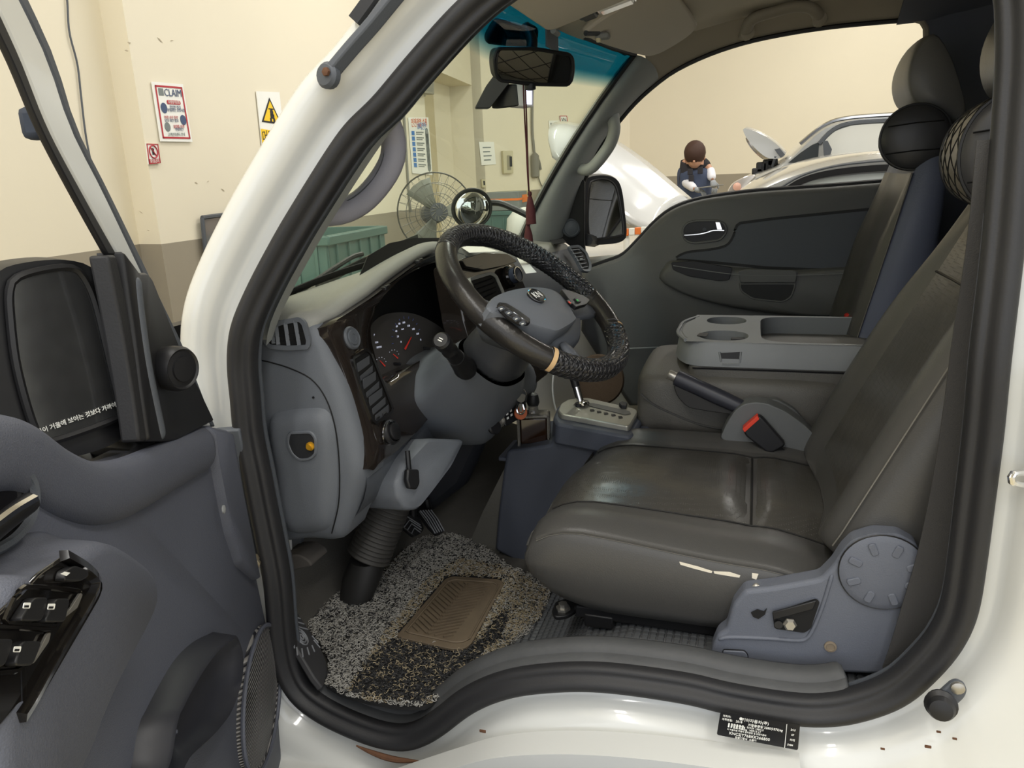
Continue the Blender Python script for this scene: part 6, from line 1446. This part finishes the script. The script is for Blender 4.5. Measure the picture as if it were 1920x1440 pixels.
rnd = random.Random(3)
sets = {0: ([], []), 1: ([], []), 2: ([], [])}
def loop_fibre(p, r, which, h):
    vs, fs = sets[which]; a0 = rnd.random()*6.28; sp_ = 2.2+rnd.random()*2.6; tilt = V((rnd.uniform(-.7, .7), rnd.uniform(-.7, .7), 1)).normalized()
    X, Y, Z = basis(tilt); b0 = len(vs); n = 5; w_ = .00075
    for i in range(n+1):
        a = a0+sp_*i/n; d = X*cos(a)+Y*sin(a); c = p+d*r+V((0, 0, h))
        vs.extend((c-d*w_, c+V((0, 0, w_)), c+d*w_))
    for i in range(n):
        for j in range(2): fs.append((b0+i*3+j, b0+i*3+j+1, b0+i*3+j+4, b0+i*3+j+3))
x0, x1 = min(p[0] for p in pw), max(p[0] for p in pw); y0_, y1_ = min(p[1] for p in pw), max(p[1] for p in pw)
cnt = 0
while cnt < 21000:
    x, y = rnd.uniform(x0, x1), rnd.uniform(y0_, y1_)
    if not inpoly(x, y, pw) or inpoly(x, y, hl): continue
    cnt += 1
    if inpoly(x, y, bare):
        if rnd.random() < .45: continue
        wch = 2 if rnd.random() < .78 else 1
    elif inpoly(x, y, mud): wch = 1 if rnd.random() < .55 else (2 if rnd.random() < .3 else 0)
    else: wch = 0 if rnd.random() < .72 else 2
    loop_fibre(lift(V((x, y, ZM))), rnd.uniform(.0022, .0046), wch, rnd.uniform(.001, .008))
fp = [(p.x, p.y) for p in FLAP]
fx0, fx1 = min(p[0] for p in fp), max(p[0] for p in fp); fy0, fy1 = min(p[1] for p in fp), max(p[1] for p in fp); cnt = 0
while cnt < 1000:
    x, y = rnd.uniform(fx0, fx1), rnd.uniform(fy0, fy1)
    if not inpoly(x, y, fp): continue
    cnt += 1; loop_fibre(V((x, y, .632)), rnd.uniform(.003, .006), 0 if rnd.random() < .75 else 2, rnd.uniform(.001, .006))
plate('corner_flap', FLAP, (0, 0, -.006), MATS['mat_backing'], mt)
for k, m in ((0, mat('coil_grey', (150, 148, 142), .6)), (1, mat('coil_mud', (142, 130, 106), .8)), (2, mat('coil_black', (40, 40, 41), .6))):
    o = mesh('coil_loops', *sets[k], m, mt, fixn=False); tag(o, kind='stuff')
# rubber heel pad with chevron ribs
hpz = ZM+.010
hpl = [FZ(x, y, hpz) for x, y in heel]
M_heel = mat('muddy_rubber', (96, 84, 68), .7, var=.35, vscale=25)
plate('heel_pad', rpoly(hpl, .012), (0, 0, -.006), M_heel, mt, bev=.001)
cpad = sum(hpl, V((0, 0, 0)))/len(hpl)
inr = [(cpad+(p-cpad)*.86) for p in hpl]
sweep('pad_rim', spline([p+V((0, 0, .001)) for p in rpoly(inr, .012)], 70, True), circ(.0022, 5), M_heel, mt, closed=True)
u_ = (hpl[1]-hpl[0]).normalized(); v_ = V((-u_.y, u_.x, 0)); v_ = v_ if v_.dot(hpl[4]-hpl[1]) > 0 else -v_
L_u = (hpl[1]-hpl[0]).length; ip_ = [(p.x, p.y) for p in [cpad+(q-cpad)*.80 for q in hpl]]
def rib(a, b_):
    pts = [a.lerp(b_, i/16) for i in range(17)]; ok = [p for p in pts if inpoly(p.x, p.y, ip_)]
    if len(ok) < 3: return
    A, B = ok[0], ok[-1]; s_ = (B-A).normalized(); n_ = V((-s_.y, s_.x, 0))
    plate('rib', [A-n_*.0022, B-n_*.0022, B+n_*.0022, A+n_*.0022], V((0, 0, .0035)), M_heel, mt)
for k in range(-4, 22):
    o_ = hpl[0]+u_*(k*.0125)
    rib(o_+v_*.055, o_+v_*.012+u_*.03); rib(o_+v_*.057, o_+v_*.105+u_*.035)
# dead pedal plate with circle and chevrons
dp_ = empty('foot_rest', P(570, 1190, Y=.06), 'black foot rest plate with rings and chevrons by the door pillar', 'foot rest')
fr_n = V((.75, .35, .56)).normalized(); fr_o = P(572, 1200, Y=.055)
def FR(px, py, off=0.): return PN(px, py, fr_o+fr_n*off, fr_n)
plate('plate', [FR(x, y) for x, y in ((540, 1120), (556, 1145), (600, 1210), (612, 1240), (616, 1262), (606, 1290), (590, 1270), (560, 1220), (545, 1190))], -fr_n*.012, mat('foot_rest_rubber', (50, 50, 52), .6, var=.3, vscale=30), dp_, bev=.003)
M_ribl = mat('rib_grey', (120, 122, 126), .5)
fc_ = FR(566, 1194, .001); X, Y, Z = basis(fr_n)
for r in (.005, .011, .016): sweep('ring', [fc_+X*(r*cos(a*pi/14))+Y*(r*sin(a*pi/14)) for a in range(28)], circ(.0014, 5), M_ribl, dp_, closed=True)
for (xa, ya, xb, yb) in ((546, 1145, 556, 1150), (546, 1154, 563, 1160), (547, 1163, 570, 1170), (548, 1172, 577, 1180), (549, 1182, 552, 1215), (585, 1192, 597, 1206), (588, 1200, 600, 1214), (585, 1210, 590, 1222), (576, 1214, 580, 1228), (566, 1216, 568, 1232), (556, 1214, 558, 1228)):
    tube('chevron', [FR(xa, ya, .001), FR(xb, yb, .001)], .0013, M_ribl, dp_, n=5)
# pedals
def pedal(name, pts, Yp, n, label, lines, arm):
    o = empty(name, P(*pts[0], Y=Yp), label, 'pedal', 'foot pedals'); no = P(*pts[0], Y=Yp)
    f = lambda x, y, off=0.: PN(x, y, no+n*off, n)
    plate('pad', rpoly([f(x, y) for x, y in pts], .006), -n*.012, M_black, o, bev=.002)
    for ln in lines: tube('tread_rib', [f(x, y, .001) for x, y in ln], .0014, M_ribl, o, n=5)
    tube('arm', [P(*a, Y=Yp+.05) for a in arm], .008, M_black, o, n=8)
pedal('brake_pedal', ((752, 985), (766, 963), (785, 968), (796, 990), (790, 1000), (778, 1006)), .40, V((.8, -.2, .55)).normalized(), 'black brake pedal with chevron tread behind the ribbed boot', [((754, 984), (764, 969), (788, 984)), ((758, 988), (768, 975), (790, 989)), ((764, 994), (772, 982), (790, 994)), ((772, 1000), (777, 990), (788, 998))], ((775, 975), (775, 940)))
pedal('accelerator_pedal', ((784, 956), (806, 954), (818, 966), (834, 996), (822, 1004), (808, 990)), .46, V((.8, -.2, .55)).normalized(), 'ribbed accelerator pedal right of the brake pedal', [((788+k*5, 957-k*.3), (800+k*5, 972), (816+k*4.2, 1000-k*1.2)) for k in range(5)], ((805, 965), (800, 935)))
# grubby metal bracket and linkage low at the front pillar
bk2 = empty('pillar_bracket', P(545, 1040, Y=.16), 'rusty metal bracket and linkage low behind the door pillar', 'bracket')
plate('bracket_plate', [P(x, y, Y=.16) for x, y in ((528, 1008), (543, 1004), (545, 1038), (530, 1042))], (0, .006, 0), M_white, bk2)
plate('bracket_arm', [P(x, y, Y=.19) for x, y in ((546, 1006), (566, 1006), (560, 1042), (546, 1040))], (0, .01, 0), M_plasd, bk2)
tube('link_rod', [P(564, 1046, Y=.2), P(592, 1028, Y=.24)], .009, mat('rusty_steel', (110, 92, 66), .6, .4), bk2, n=8)
plate('foam_block', rpoly([P(x, y, Y=.14) for x, y in ((526, 1042), (560, 1040), (580, 1052), (585, 1062), (560, 1068), (530, 1074))], .01), (0, .06, 0), mat('grey_foam', (78, 74, 70), .9), bk2, bev=.008)
# ================================================================== things in the garage
M_teal = mat('teal_plastic', (78, 108, 102), .45, trans=.0, var=.1)
def crate(name, c, sx, sy, sz, label, m=M_teal, yawd=0.):
    r = empty(name, c, label, 'crate', 'teal crates by the wall')
    X = V((cos(yawd), sin(yawd), 0)); Y = V((-sin(yawd), cos(yawd), 0)); Z = V((0, 0, 1)); c = V(c); t = .012
    rbox('bottom', c+Z*t/2, (sx, sy, t), m, r, bev=.003, ax=(X, Y, Z))
    for a, b_, l in ((X, Y, sx), (Y, X, sy)):
        for s_ in (-1, 1):
            w_ = sy if a is X else sx
            rbox('wall_panel', c+a*(s_*(l/2-t/2))+Z*sz*.5, (t, w_, sz), m, r, bev=.003, ax=(a, b_, Z) if a is X else (a, -b_, Z))
            for k in range(-2, 3): rbox('rib', c+a*(s_*(l/2+.004))+b_*(k*w_*.19)+Z*sz*.45, (.01, .014, sz*.8), m, r, bev=.002, ax=(a, b_, Z) if a is X else (a, -b_, Z))
            rbox('rim', c+a*(s_*(l/2+.004))+Z*(sz-.02), (.02, w_+.02, .035), m, r, bev=.004, ax=(a, b_, Z) if a is X else (a, -b_, Z))
    return r
cb = PD(610, 452, 3.45); cb.z = 0
wy = math.atan2(fwd.y, fwd.x)-pi/2
tag(rbox('work_bench', V((cb.x, cb.y, .39)), (.55, 1.1, .78), mat('bench_grey', (118, 120, 118), .5), None, bev=.01, ax=(fwn, fwd, V((0, 0, 1)))), 'grey steel bench carrying the teal crates', 'bench')
c1 = crate('plastic_crate', V((cb.x, cb.y-.12, .785)), .42, .6, .26, 'teal plastic crate at the bottom of the stack by the wall', yawd=wy)
c2 = crate('plastic_crate', V((cb.x, cb.y-.10, 1.05)), .42, .6, .22, 'teal plastic crate on top of the stack with a white tag', yawd=wy)
rbox('paper_tag', PD(583, 456, 3.16), (.006, .05, .07), M_pap, c2, bev=0, ax=(fwn, fwd, V((0, 0, 1))))
c3 = crate('plastic_crate', V((cb.x+.02, cb.y+.52, .785)), .40, .42, .34, 'darker teal crate with dark fittings beside the crate stack', mat('dark_teal_plastic', (58, 86, 88), .45), yawd=wy)
cc3 = V((cb.x+.02, cb.y+.52, .9))
for k in range(3): rbox('fitting', cc3+fwd*(-.12+k*.12)+V((0, 0, .02)), (.10, .09, .3-.05*k), M_plasd, c3, bev=.01)
rbox('fitting_label', cc3+fwd*.05+fwn*.215+V((0, 0, -.08)), (.006, .09, .035), M_orange, c3, bev=0, ax=(fwn, fwd, V((0, 0, 1))))
# crates further back below the switch box
cq = PD(958, 405, 7.6); cq.z = 0
tag(rbox('work_bench', V((cq.x, cq.y, .37)), (.6, .8, .74), MATS['bench_grey'], None, bev=.01, ax=(fwn, fwd, V((0, 0, 1)))), 'grey steel bench below the beige switch box', 'bench')
crate('plastic_crate', V((cq.x, cq.y, .745)), .56, .7, .42, 'large teal crate below the switch box seen past the round mirror', yawd=wy)
for k, (px, m, w_, lb) in enumerate(((915, mat('grey_card', (120, 124, 122), .7), .22, 'grey carton on the far teal crate behind the round mirror'), (945, M_orange, .24, 'orange striped carton in the middle of the far teal crate'), (985, mat('pale_card', (164, 158, 120), .7), .24, 'pale carton at the right end of the far teal crate'))):
    p = V((cq.x, cq.y, 1.17))+fwd*((px-950)/1400*7.6*1.25)
    o = empty('carton', p, lb, 'carton', 'cartons on the far crate')
    rbox('box', p+V((0, 0, .085)), (.3, w_, .17), MATS['grey_card'] if k == 1 else m, o, bev=.004, ax=(fwn, fwd, V((0, 0, 1))))
    rbox('tape_strip', p+V((0, 0, .10)), (.306, w_+.004, .07 if k == 1 else .02), M_orange, o, bev=0, ax=(fwn, fwd, V((0, 0, 1))))
wb = PD(985, 425, 7.2)
wo = empty('white_bag', wb+V((0, 0, -.3)), 'crumpled white bag low beside the far teal crate', 'bag')
lathe('bag', [(.02, -.4), (.16, -.38), (.19, -.1), (.17, .08), (.10, .16), (.02, .18)], mat('white_bag_plastic', (226, 228, 224), .5, bump=.6, scale=12), wb, (0, 0, 1), wo, n=20)
# framed glass sheet low on the wall left of the pillar
fq = [onwall(x, y, .03) for x, y in ((379, 408), (440, 400), (446, 470), (386, 476))]
fo = empty('framed_panel', fq[3], 'silver framed glass panel low on the wall beside the windscreen pillar', 'panel')
fnn = fwn
plate('pane', fq, -fnn*.01, mat('grey_glass', (150, 156, 156), .08, .6), fo)
for i in range(4): tube('frame_bar', [fq[i], fq[(i+1) % 4]], .012, M_plasd, fo, n=6)
# ------------------------------------------------------------------ pedestal fan
fd = 4.35; fc = PD(818, 399, fd); fax = (CAM-fc).normalized()*.93+V((.35, -.1, .05)); fax.normalize()
fan = empty('pedestal_fan', V((fc.x, fc.y, 0)), 'pedestal fan with grey blades and wire cage by the wall', 'fan')
FR_ = 71/1400*fd; X, Y, Z = basis(fax, (0, 0, 1)); M_wire = mat('cage_wire', (120, 120, 114), .4, .5)
def cage(s_, dep):
    for k in range(30):
        a = k*pi/15
        tube('cage_wire', [fc+(X*cos(a)+Y*sin(a))*(FR_*t)+Z*(s_*dep*(1-t**3)) for t in (.2, .5, .8, 1.0)], .001, M_wire, fan, n=4)
for s_, dep in ((1, .06), (-1, .07)):
    cage(s_, dep)
    for rr_ in (1., .74, .48): tube('cage_ring', [fc+(X*cos(a*pi/20)+Y*sin(a*pi/20))*(FR_*rr_)+Z*(s_*dep*(1-rr_**3)) for a in range(40)], .0045 if rr_ == 1. else .002, M_wire, fan, closed=True, n=5)
lathe('hub_badge', [(.052, 0), (.05, .012), (.03, .016), (.001, .016)], M_plasd, fc+Z*.058, fax, fan, n=24)
for k in range(12):
    a = k*pi/6; tube('hub_vane', [fc+Z*.075+(X*cos(a)+Y*sin(a))*.022, fc+Z*.075+(X*cos(a+.4)+Y*sin(a+.4))*.046], .003, M_wire, fan, n=4)
M_blade = mat('fan_blade_grey', (138, 142, 134), .3, alpha=.75)
for k in range(3):
    a0 = k*2*pi/3+.5; R = []
    for t in (.18, .4, .65, .88):
        R.append([fc+(X*cos(a0+w_)+Y*sin(a0+w_))*(FR_*t)+Z*(.02-.05*w_) for w_ in (-.35, -.1, .2, .48)])
    rings('blade', R, M_blade, fan, cu=False, solid=.003)
lathe('motor', [(.03, -.02), (.06, -.05), (.06, -.14), (.03, -.17)], M_plasd, fc, fax, fan, n=18)
tube('pole', [V((fc.x, fc.y, .06))-V((fax.x, fax.y, 0))*.1, fc-fax*.1+V((0, 0, -.02))], .018, M_plasd, fan, n=10)
lathe('base', [(.24, 0), (.24, .02), (.1, .05), (.03, .07)], M_plasd, V((fc.x, fc.y, 0))-V((fax.x, fax.y, 0))*.1, (0, 0, 1), fan, n=30)
rbox('switch_box', fc-fax*.1+V((0, 0, -.45)), (.10, .08, .12), M_plasd, fan, bev=.01)
# ------------------------------------------------------------------ cars beyond the passenger window
M_slv = mat('silver_car_paint', (186, 186, 182), .22, .35, coat=.8); M_wcar = mat('white_car_paint', (204, 206, 207), .16, coat=.9)
M_cglass = mat('car_window_glass', (60, 64, 66), .05, coat=.5); M_lens = mat('headlamp_lens', (206, 200, 192), .08, .5, coat=.6); M_tyre = mat('tyre_rubber', (30, 30, 31), .8)
def carbody(root, prof_px, Y0, wd, m, zlow=.28, tail=()):
    near = spline([P(x, y, Y=Y0) for x, y in prof_px], 50)
    R = []
    for t, k, dz in ((0, 0, -.02), (.02, .3, -.006), (.06, .8, .004), (.2, 1, .014), (.5, 1, .02), (.8, 1, .014), (.94, .8, .004), (.98, .3, -.006), (1, 0, -.02)):
        ring_ = [V((p.x+(.03*(1-k) if p is near[0] else 0), Y0+wd*t, p.z+dz)) for p in near]
        ring_ = [V((ring_[0].x+.02*(1-k), Y0+wd*t, zlow))]+ring_+[V((ring_[-1].x, Y0+wd*t, zlow))]
        R.append(ring_)
    return rings('body_shell', R, m, root, ang=50)
def wheel(root, x, y):
    w_ = lathe('tyre', [(.17, -.1), (.31, -.09), (.325, -.05), (.325, .05), (.31, .09), (.17, .1)], M_tyre, V((x, y, .325)), (0, 1, 0), root, n=32)
    lathe('rim', [(.17, -.09), (.19, -.095), (.05, -.06), (.001, -.06)], M_steel, V((x, y, .325)), (0, 1, 0), w_, n=20)
# nearer silver saloon
sal = empty('silver_saloon', (1.6, 2.9, 0), 'silver saloon car parked right outside the passenger window', 'car')
carbody(sal, [(1345, 420), (1362, 392), (1392, 366), (1425, 347), (1480, 323), (1540, 304), (1600, 292), (1690, 283), (1800, 281), (1950, 300), (2060, 345), (2150, 380), (2200, 440)], 2.05, 1.72, M_slv)
sg_ = [(1478, 353), (1500, 340), (1540, 327), (1600, 318), (1680, 312), (1800, 312), (1800, 350), (1600, 352)]
plate('side_window', [P(x, y, Y=2.04) for x, y in ((1490, 354), (1520, 340), (1560, 332), (1620, 326), (1676, 323), (1676, 352))], (0, .012, 0), mat('pale_window', (206, 212, 212), .08, .3), sal)
sweep('window_trim', spline([P(x, y, Y=2.035) for x, y in ((1470, 360), (1500, 341), (1540, 328), (1600, 319), (1676, 314), (1800, 312))], 24), [(-.011, -.006), (.011, -.006), (.011, .006), (-.011, .006)], M_black, sal, up=(0, 0, 1))
tube('door_line', [P(x, y, Y=2.036) for x, y in ((1452, 360), (1500, 331), (1560, 313), (1640, 303), (1720, 299))], .004, M_plasd, sal, ns=20, n=5)
plate('pillar', [P(x, y, Y=2.03) for x, y in ((1668, 322), (1684, 318), (1688, 352), (1672, 353))], (0, .01, 0), M_black, sal)
for x in (.35, 2.75): wheel(sal, x, 2.12); wheel(sal, x, 3.7)
# silver van with its bonnet up
van = empty('silver_van', (1.8, 5.0, 0), 'silver van with raised bonnet behind the saloon', 'car')
VY = 4.25
carbody(van, [(1362, 420), (1362, 385), (1372, 362), (1392, 340), (1424, 325), (1452, 315), (1474, 300), (1506, 270), (1540, 240), (1575, 225), (1620, 216), (1700, 211), (1850, 212), (2000, 225), (2060, 300), (2075, 420)], VY, 1.8, M_slv)
def vp_(pts, name, m, off=-.012, par=van, b=0.): return plate(name, [P(x, y, Y=VY+off) for x, y in pts], (0, .014, 0), m, par, bev=b)
vp_(((1478, 305), (1500, 287), (1522, 272), (1536, 266), (1534, 296), (1500, 306)), 'quarter_window', M_cglass)
vp_(((1545, 264), (1565, 246), (1600, 234), (1650, 230), (1700, 228), (1700, 285), (1640, 290), (1552, 294)), 'side_window', mat('see_through_window', (214, 214, 206), .1))
tube('window_rail', [P(x, y, Y=VY-.01) for x, y in ((1536, 270), (1562, 244), (1600, 231), (1700, 225))], .014, M_plasd, van, ns=20, n=6)
tube('roof_rail', [P(x, y, Y=VY-.01) for x, y in ((1500, 270), (1545, 235), (1590, 221), (1680, 214))], .012, M_chrome, van, ns=20, n=6)
vp_(((1543, 264), (1552, 264), (1560, 280), (1556, 294), (1545, 294)), 'door_mirror', M_plasd, -.12)
hl_ = spline([P(x, y, Y=VY-.015) for x, y in ((1364, 362), (1372, 345), (1390, 334), (1412, 327), (1416, 332), (1400, 348), (1382, 362))], 30, True)
plate('headlamp', hl_, (0, .05, 0), M_lens, van, bev=.006)
lathe('lamp_bulb', [(.02, 0), (.026, .008), (.012, .014)], mat('amber_lamp', (226, 176, 156), .2), P(1382, 350, Y=VY-.02), (0, -1, 0), van, n=16)
for k, (x, y) in enumerate(((1420, 322), (1428, 314), (1440, 312), (1448, 305), (1434, 318))): rbox('engine_part', P(x, y, Y=VY+.25), (.07, .1, .05+.02*(k % 3)), M_black, van, bev=.01)
bn = spline([P(x, y, Y=VY+.1) for x, y in ((1393, 243), (1400, 241), (1420, 248), (1445, 262), (1466, 280), (1472, 290), (1462, 297), (1440, 296), (1420, 282), (1402, 262))], 40, True)
rings('bonnet', [[p+(V((0, 0, 0))) for p in bn], [p+V((.01, .05, .012)) for p in bn], [p+V((.02, .75, .03)) for p in bn], [p+V((.01, 1.4, .012)) for p in bn], [p+V((0, 1.45, 0)) for p in bn]], M_slv, van, ang=70)
vp_(((1452, 280), (1462, 278), (1472, 290), (1464, 296)), 'bonnet_hinge_cover', M_plasd, .06)
tube('bonnet_stay', [P(1454, 293, Y=VY+.1), P(1448, 312, Y=VY+.15)], .008, M_plasd, van, n=6)
for x in (.55, 3.3): wheel(van, x, VY+.05); wheel(van, x, VY+1.75)
# white car with raised bonnet left of the mechanic
wc = empty('white_car', (-.3, 4.3, 0), 'white car with glossy raised bonnet outside the far door', 'car')
rowA = spline([P(x, y, Y=3.75) for x, y in ((1066, 228), (1110, 238), (1165, 268), (1215, 303), (1262, 342), (1301, 375))], 16)
rowB = spline([P(x, y, Y=3.2) for x, y in ((1036, 290), (1060, 310), (1110, 356), (1160, 402), (1200, 424), (1230, 431))], 16)
R = []
for i in range(11):
    t = i/10; bul = .16*sin(pi*t)
    R.append([a.lerp(b_, t)+V((-.15, -.5, .25)).normalized()*bul*(.6+.4*sin(pi*min(1, .2+j/16))) for j, (a, b_) in enumerate(zip(rowA, rowB))])
rings('bonnet', R, M_wcar, wc, cu=False, solid=.03, soff=-1, ang=180)
fb = [(-.95, .35, .62), (-.95, .5, .98), (-.6, .6, 1.02), (.1, .6, 1.0), (.35, .5, .93), (.42, .35, .6)]
R = []
for t in (0, .04, .15, .5, .85, .96, 1):
    k = min(1, sqrt(min(t, 1-t)/.15+.01)); R.append([V((x*(.9+.1*k)+.0, 3.55+1.7*t, z_)) for x, z_ in ((-2.9, .3), (-2.9, .9), (-2.0, 1.0), (-1.2, 1.03*(.94+.06*k)), (-.55, 1.0*(.94+.06*k)), (-.32, .9), (-.26, .62), (-.28, .3))])
rings('body_shell', R, M_wcar, wc, ang=50)
rl = spline([P(x, y, Y=3.5) for x, y in ((1247, 412), (1252, 396), (1262, 388), (1270, 392), (1262, 410))], 24, True)
plate('headlamp', rl, (0, .06, 0), mat('red_amber_lens', (196, 110, 96), .12, coat=.6), wc, bev=.006)
for x in (-2.45, -.95): wheel(wc, x, 3.62); wheel(wc, x, 5.15)
# orange and white barrier board
ba = P(1168, 436, Y=2.9); bb = P(1225, 430, Y=2.9)
br_ = empty('barrier_board', V((ba.x, ba.y, 0)), 'orange and white striped barrier board below the white bonnet', 'barrier')
n_ = 5
for k in range(n_):
    p0, p1 = ba.lerp(bb, k/n_), ba.lerp(bb, (k+1)/n_)
    rbox('stripe', (p0+p1)/2, ((p1-p0).length*.98, .02, .035), M_orange if k % 2 == 0 else M_wt, br_, bev=.003)
for t in (.1, .9): tube('leg', [ba.lerp(bb, t)+V((0, .02, 0)), V((ba.lerp(bb, t).x, ba.y+.02, 0))], .015, M_wt, br_, n=8)
# ------------------------------------------------------------------ mechanic
PYm = 7.0
mo = P(1304, 350, Y=PYm); gx = mo.x
man = empty('person', (gx, PYm, 0), 'mechanic in navy vest and grey gloves looking down at a board', 'person')
M_skin = mat('skin', (196, 150, 122), .6); M_vest = mat('navy_vest', (66, 76, 100), .8, var=.1); M_shirt = mat('black_shirt', (44, 42, 46), .85); M_slv_w = mat('white_sleeve', (224, 224, 230), .8); M_glove = mat('grey_glove', (150, 154, 158), .8); M_trs = mat('dark_trousers', (48, 46, 54), .85); M_hair = mat('brown_hair', (62, 40, 30), .7, bump=.6, scale=60)
def skinned(name, verts, edges, m, parent, root=0, sub=2):
    o0 = wloc(parent); me = bpy.data.meshes.new(name); me.from_pydata([tuple(V(v[0])-o0) for v in verts], edges, []); me.materials.append(m)
    o = bpy.data.objects.new(name, me); COL.objects.link(o); o.parent = parent
    md = o.modifiers.new('skin', 'SKIN'); md.use_smooth_shade = True
    for i, v in enumerate(verts):
        sv = me.skin_vertices[0].data[i]; sv.radius = v[1] if isinstance(v[1], tuple) else (v[1], v[1]); sv.use_root = (i == root)
    s_ = o.modifiers.new('sub', 'SUBSURF'); s_.levels = sub; s_.render_levels = sub
    return o
def m_(px, py, dy=0.): return P(px, py, Y=PYm+dy)
S = (P(1300, 380, Y=PYm).x-gx)
pel = V((gx-.0, PYm+.05, .96)); che = m_(1302, 318, .02); nek = m_(1302, 300, -.02); hdc = m_(1303, 292, -.10)
shl = m_(1282, 312, .02); shr_ = m_(1322, 310, .02); ell = m_(1284, 340, -.02); wrl = m_(1302, 354, -.26); elr = m_(1331, 322, -.02); wrr = m_(1336, 337, -.12)
# one continuous body
skinned('body', [(pel, .15), (che.lerp(pel, .5), .145), (che, .155), (nek, .06), (hdc, .09), (shl, .065), (ell, .05), (wrl, .035), (shr_, .065), (elr, .048), (wrr, .035), (pel+V((-.1, 0, -.06)), .10), (pel+V((-.12, .0, -.48)), .07), (pel+V((-.13, .03, -.88)), .05), (pel+V((.1, 0, -.06)), .10), (pel+V((.13, .0, -.48)), .07), (pel+V((.14, .03, -.88)), .05)],
        [(0, 1), (1, 2), (2, 3), (3, 4), (2, 5), (5, 6), (6, 7), (2, 8), (8, 9), (9, 10), (0, 11), (11, 12), (12, 13), (0, 14), (14, 15), (15, 16)], M_skin, man)
skinned('shirt', [(che.lerp(pel, .6), .155), (che, .175), (nek.lerp(che, .4), .10), (shl, .092), (shl.lerp(ell, .8), .074), (shr_, .092), (shr_.lerp(elr, .6), .072)], [(0, 1), (1, 2), (1, 3), (3, 4), (1, 5), (5, 6)], M_shirt, man)
skinned('vest', [(pel+V((0, 0, .02)), (.185, .16)), (che.lerp(pel, .5), (.178, .165)), (che, (.205, .185)), (nek.lerp(che, .5), .135)], [(0, 1), (1, 2), (2, 3)], M_vest, man)
skinned('trousers', [(pel, .168), (pel+V((-.1, 0, -.08)), .115), (pel+V((-.12, 0, -.48)), .085), (pel+V((-.13, .03, -.86)), .07), (pel+V((.1, 0, -.08)), .115), (pel+V((.13, 0, -.48)), .085), (pel+V((.14, .03, -.86)), .07)], [(0, 1), (1, 2), (2, 3), (0, 4), (4, 5), (5, 6)], M_trs, man)
for e, w_, s_ in ((ell, wrl, shl), (elr, wrr, shr_)): skinned('sleeve', [(s_.lerp(e, .75), .056), (e, .056), (e.lerp(w_, .5), .048), (w_, .04)], [(0, 1), (1, 2), (2, 3)], M_slv_w, man)
# hair cap, ears, face details (looking down)
def ell_mesh(name, c, rx, ry, rz, m, top=-1., tilt=0.):
    vs = []; fs = []; n, k = 18, 10
    R = []
    for i in range(k+1):
        t = top+(1-top)*i/k; r = sqrt(max(0.0004, 1-t*t)); R.append([V((rx*r*cos(2*pi*j/n), ry*r*sin(2*pi*j/n), rz*t)) for j in range(n)])
    rt = Matrix.Rotation(tilt, 3, 'X'); R = [[c+rt @ p for p in r] for r in R]
    return rings(name, R, m, man, ang=180)
ell_mesh('hair', hdc+V((0, -.02, .03)), .105, .118, .115, M_hair, -.55, .9)
ell_mesh('face', hdc+V((0, -.03, -.035)), .07, .068, .092, M_skin, -1, .6)
lathe('nose', [(.014, 0), (.010, .02), (.002, .03)], M_skin, hdc+V((0, -.095, -.05)), (0, -1, -.3), man, n=10)
for s_ in (-1, 1):
    lathe('ear', [(.022, 0), (.024, .01), (.01, .016)], M_skin, hdc+V((s_*.084, .0, -.02)), (s_, 0, 0), man, n=10)
    lathe('eye', [(.012, 0), (.008, .004), (.001, .005)], M_shirt, hdc+V((s_*.032, -.092, -.02)), (0, -1, -.3), man, n=10)
# gloved hands: palm, four fingers, thumb
def hand(w_, d, side, curl):
    d = d.normalized(); X = d.cross(V((0, 0, 1))).normalized(); Zn = X.cross(d)
    skinned('glove', [(w_, .036), (w_+d*.05, (.042, .026)), (w_+d*.085, (.042, .024))], [(0, 1), (1, 2)], M_glove, man, sub=1)
    for k, ln in enumerate((.06, .072, .068, .05)):
        b_ = w_+d*.085+X*((k-1.5)*.020); skinned('finger', [(b_, .0105), (b_+d*ln*.5-Zn*(curl*.3*ln), .0095), (b_+d*ln*.8-Zn*(curl*ln*.8), .008)], [(0, 1), (1, 2)], M_glove, man, sub=1)
    b_ = w_+d*.03+X*(side*.036); skinned('thumb', [(b_, .012), (b_+d*.03+X*(side*.028), .0105), (b_+d*.06+X*(side*.03)-Zn*.015, .009)], [(0, 1), (1, 2)], M_glove, man, sub=1)
hand(wrl, V((.7, -.3, -.25)), -1, .9); hand(wrr, V((.25, -.2, -.9)), -1, .6)
for s_ in (-1, 1): rbox('shoe', V((gx+s_*.14, PYm+.02, .045)), (.10, .27, .09), M_black, man, bev=.03, seg=3)
for (x, y) in ((1294, 322), (1296, 334), (1313, 320)): rbox('vest_pocket', m_(x, y, -.175), (.05, .012, .06), M_shirt, man, bev=.004)
bd_ = P(1328, 353, Y=PYm-.33)
o = tag(plate('inspection_board', rpoly([bd_+V((-.09, -.06, .0)), bd_+V((.11, -.08, .02)), bd_+V((.14, .10, .02)), bd_+V((-.08, .12, 0))], .01), (0, 0, .012), mat('board_grey', (120, 120, 116), .5), None, bev=.003), 'grey inspection board held by the mechanic', 'board')

bpy.data.scenes.remove(TS)
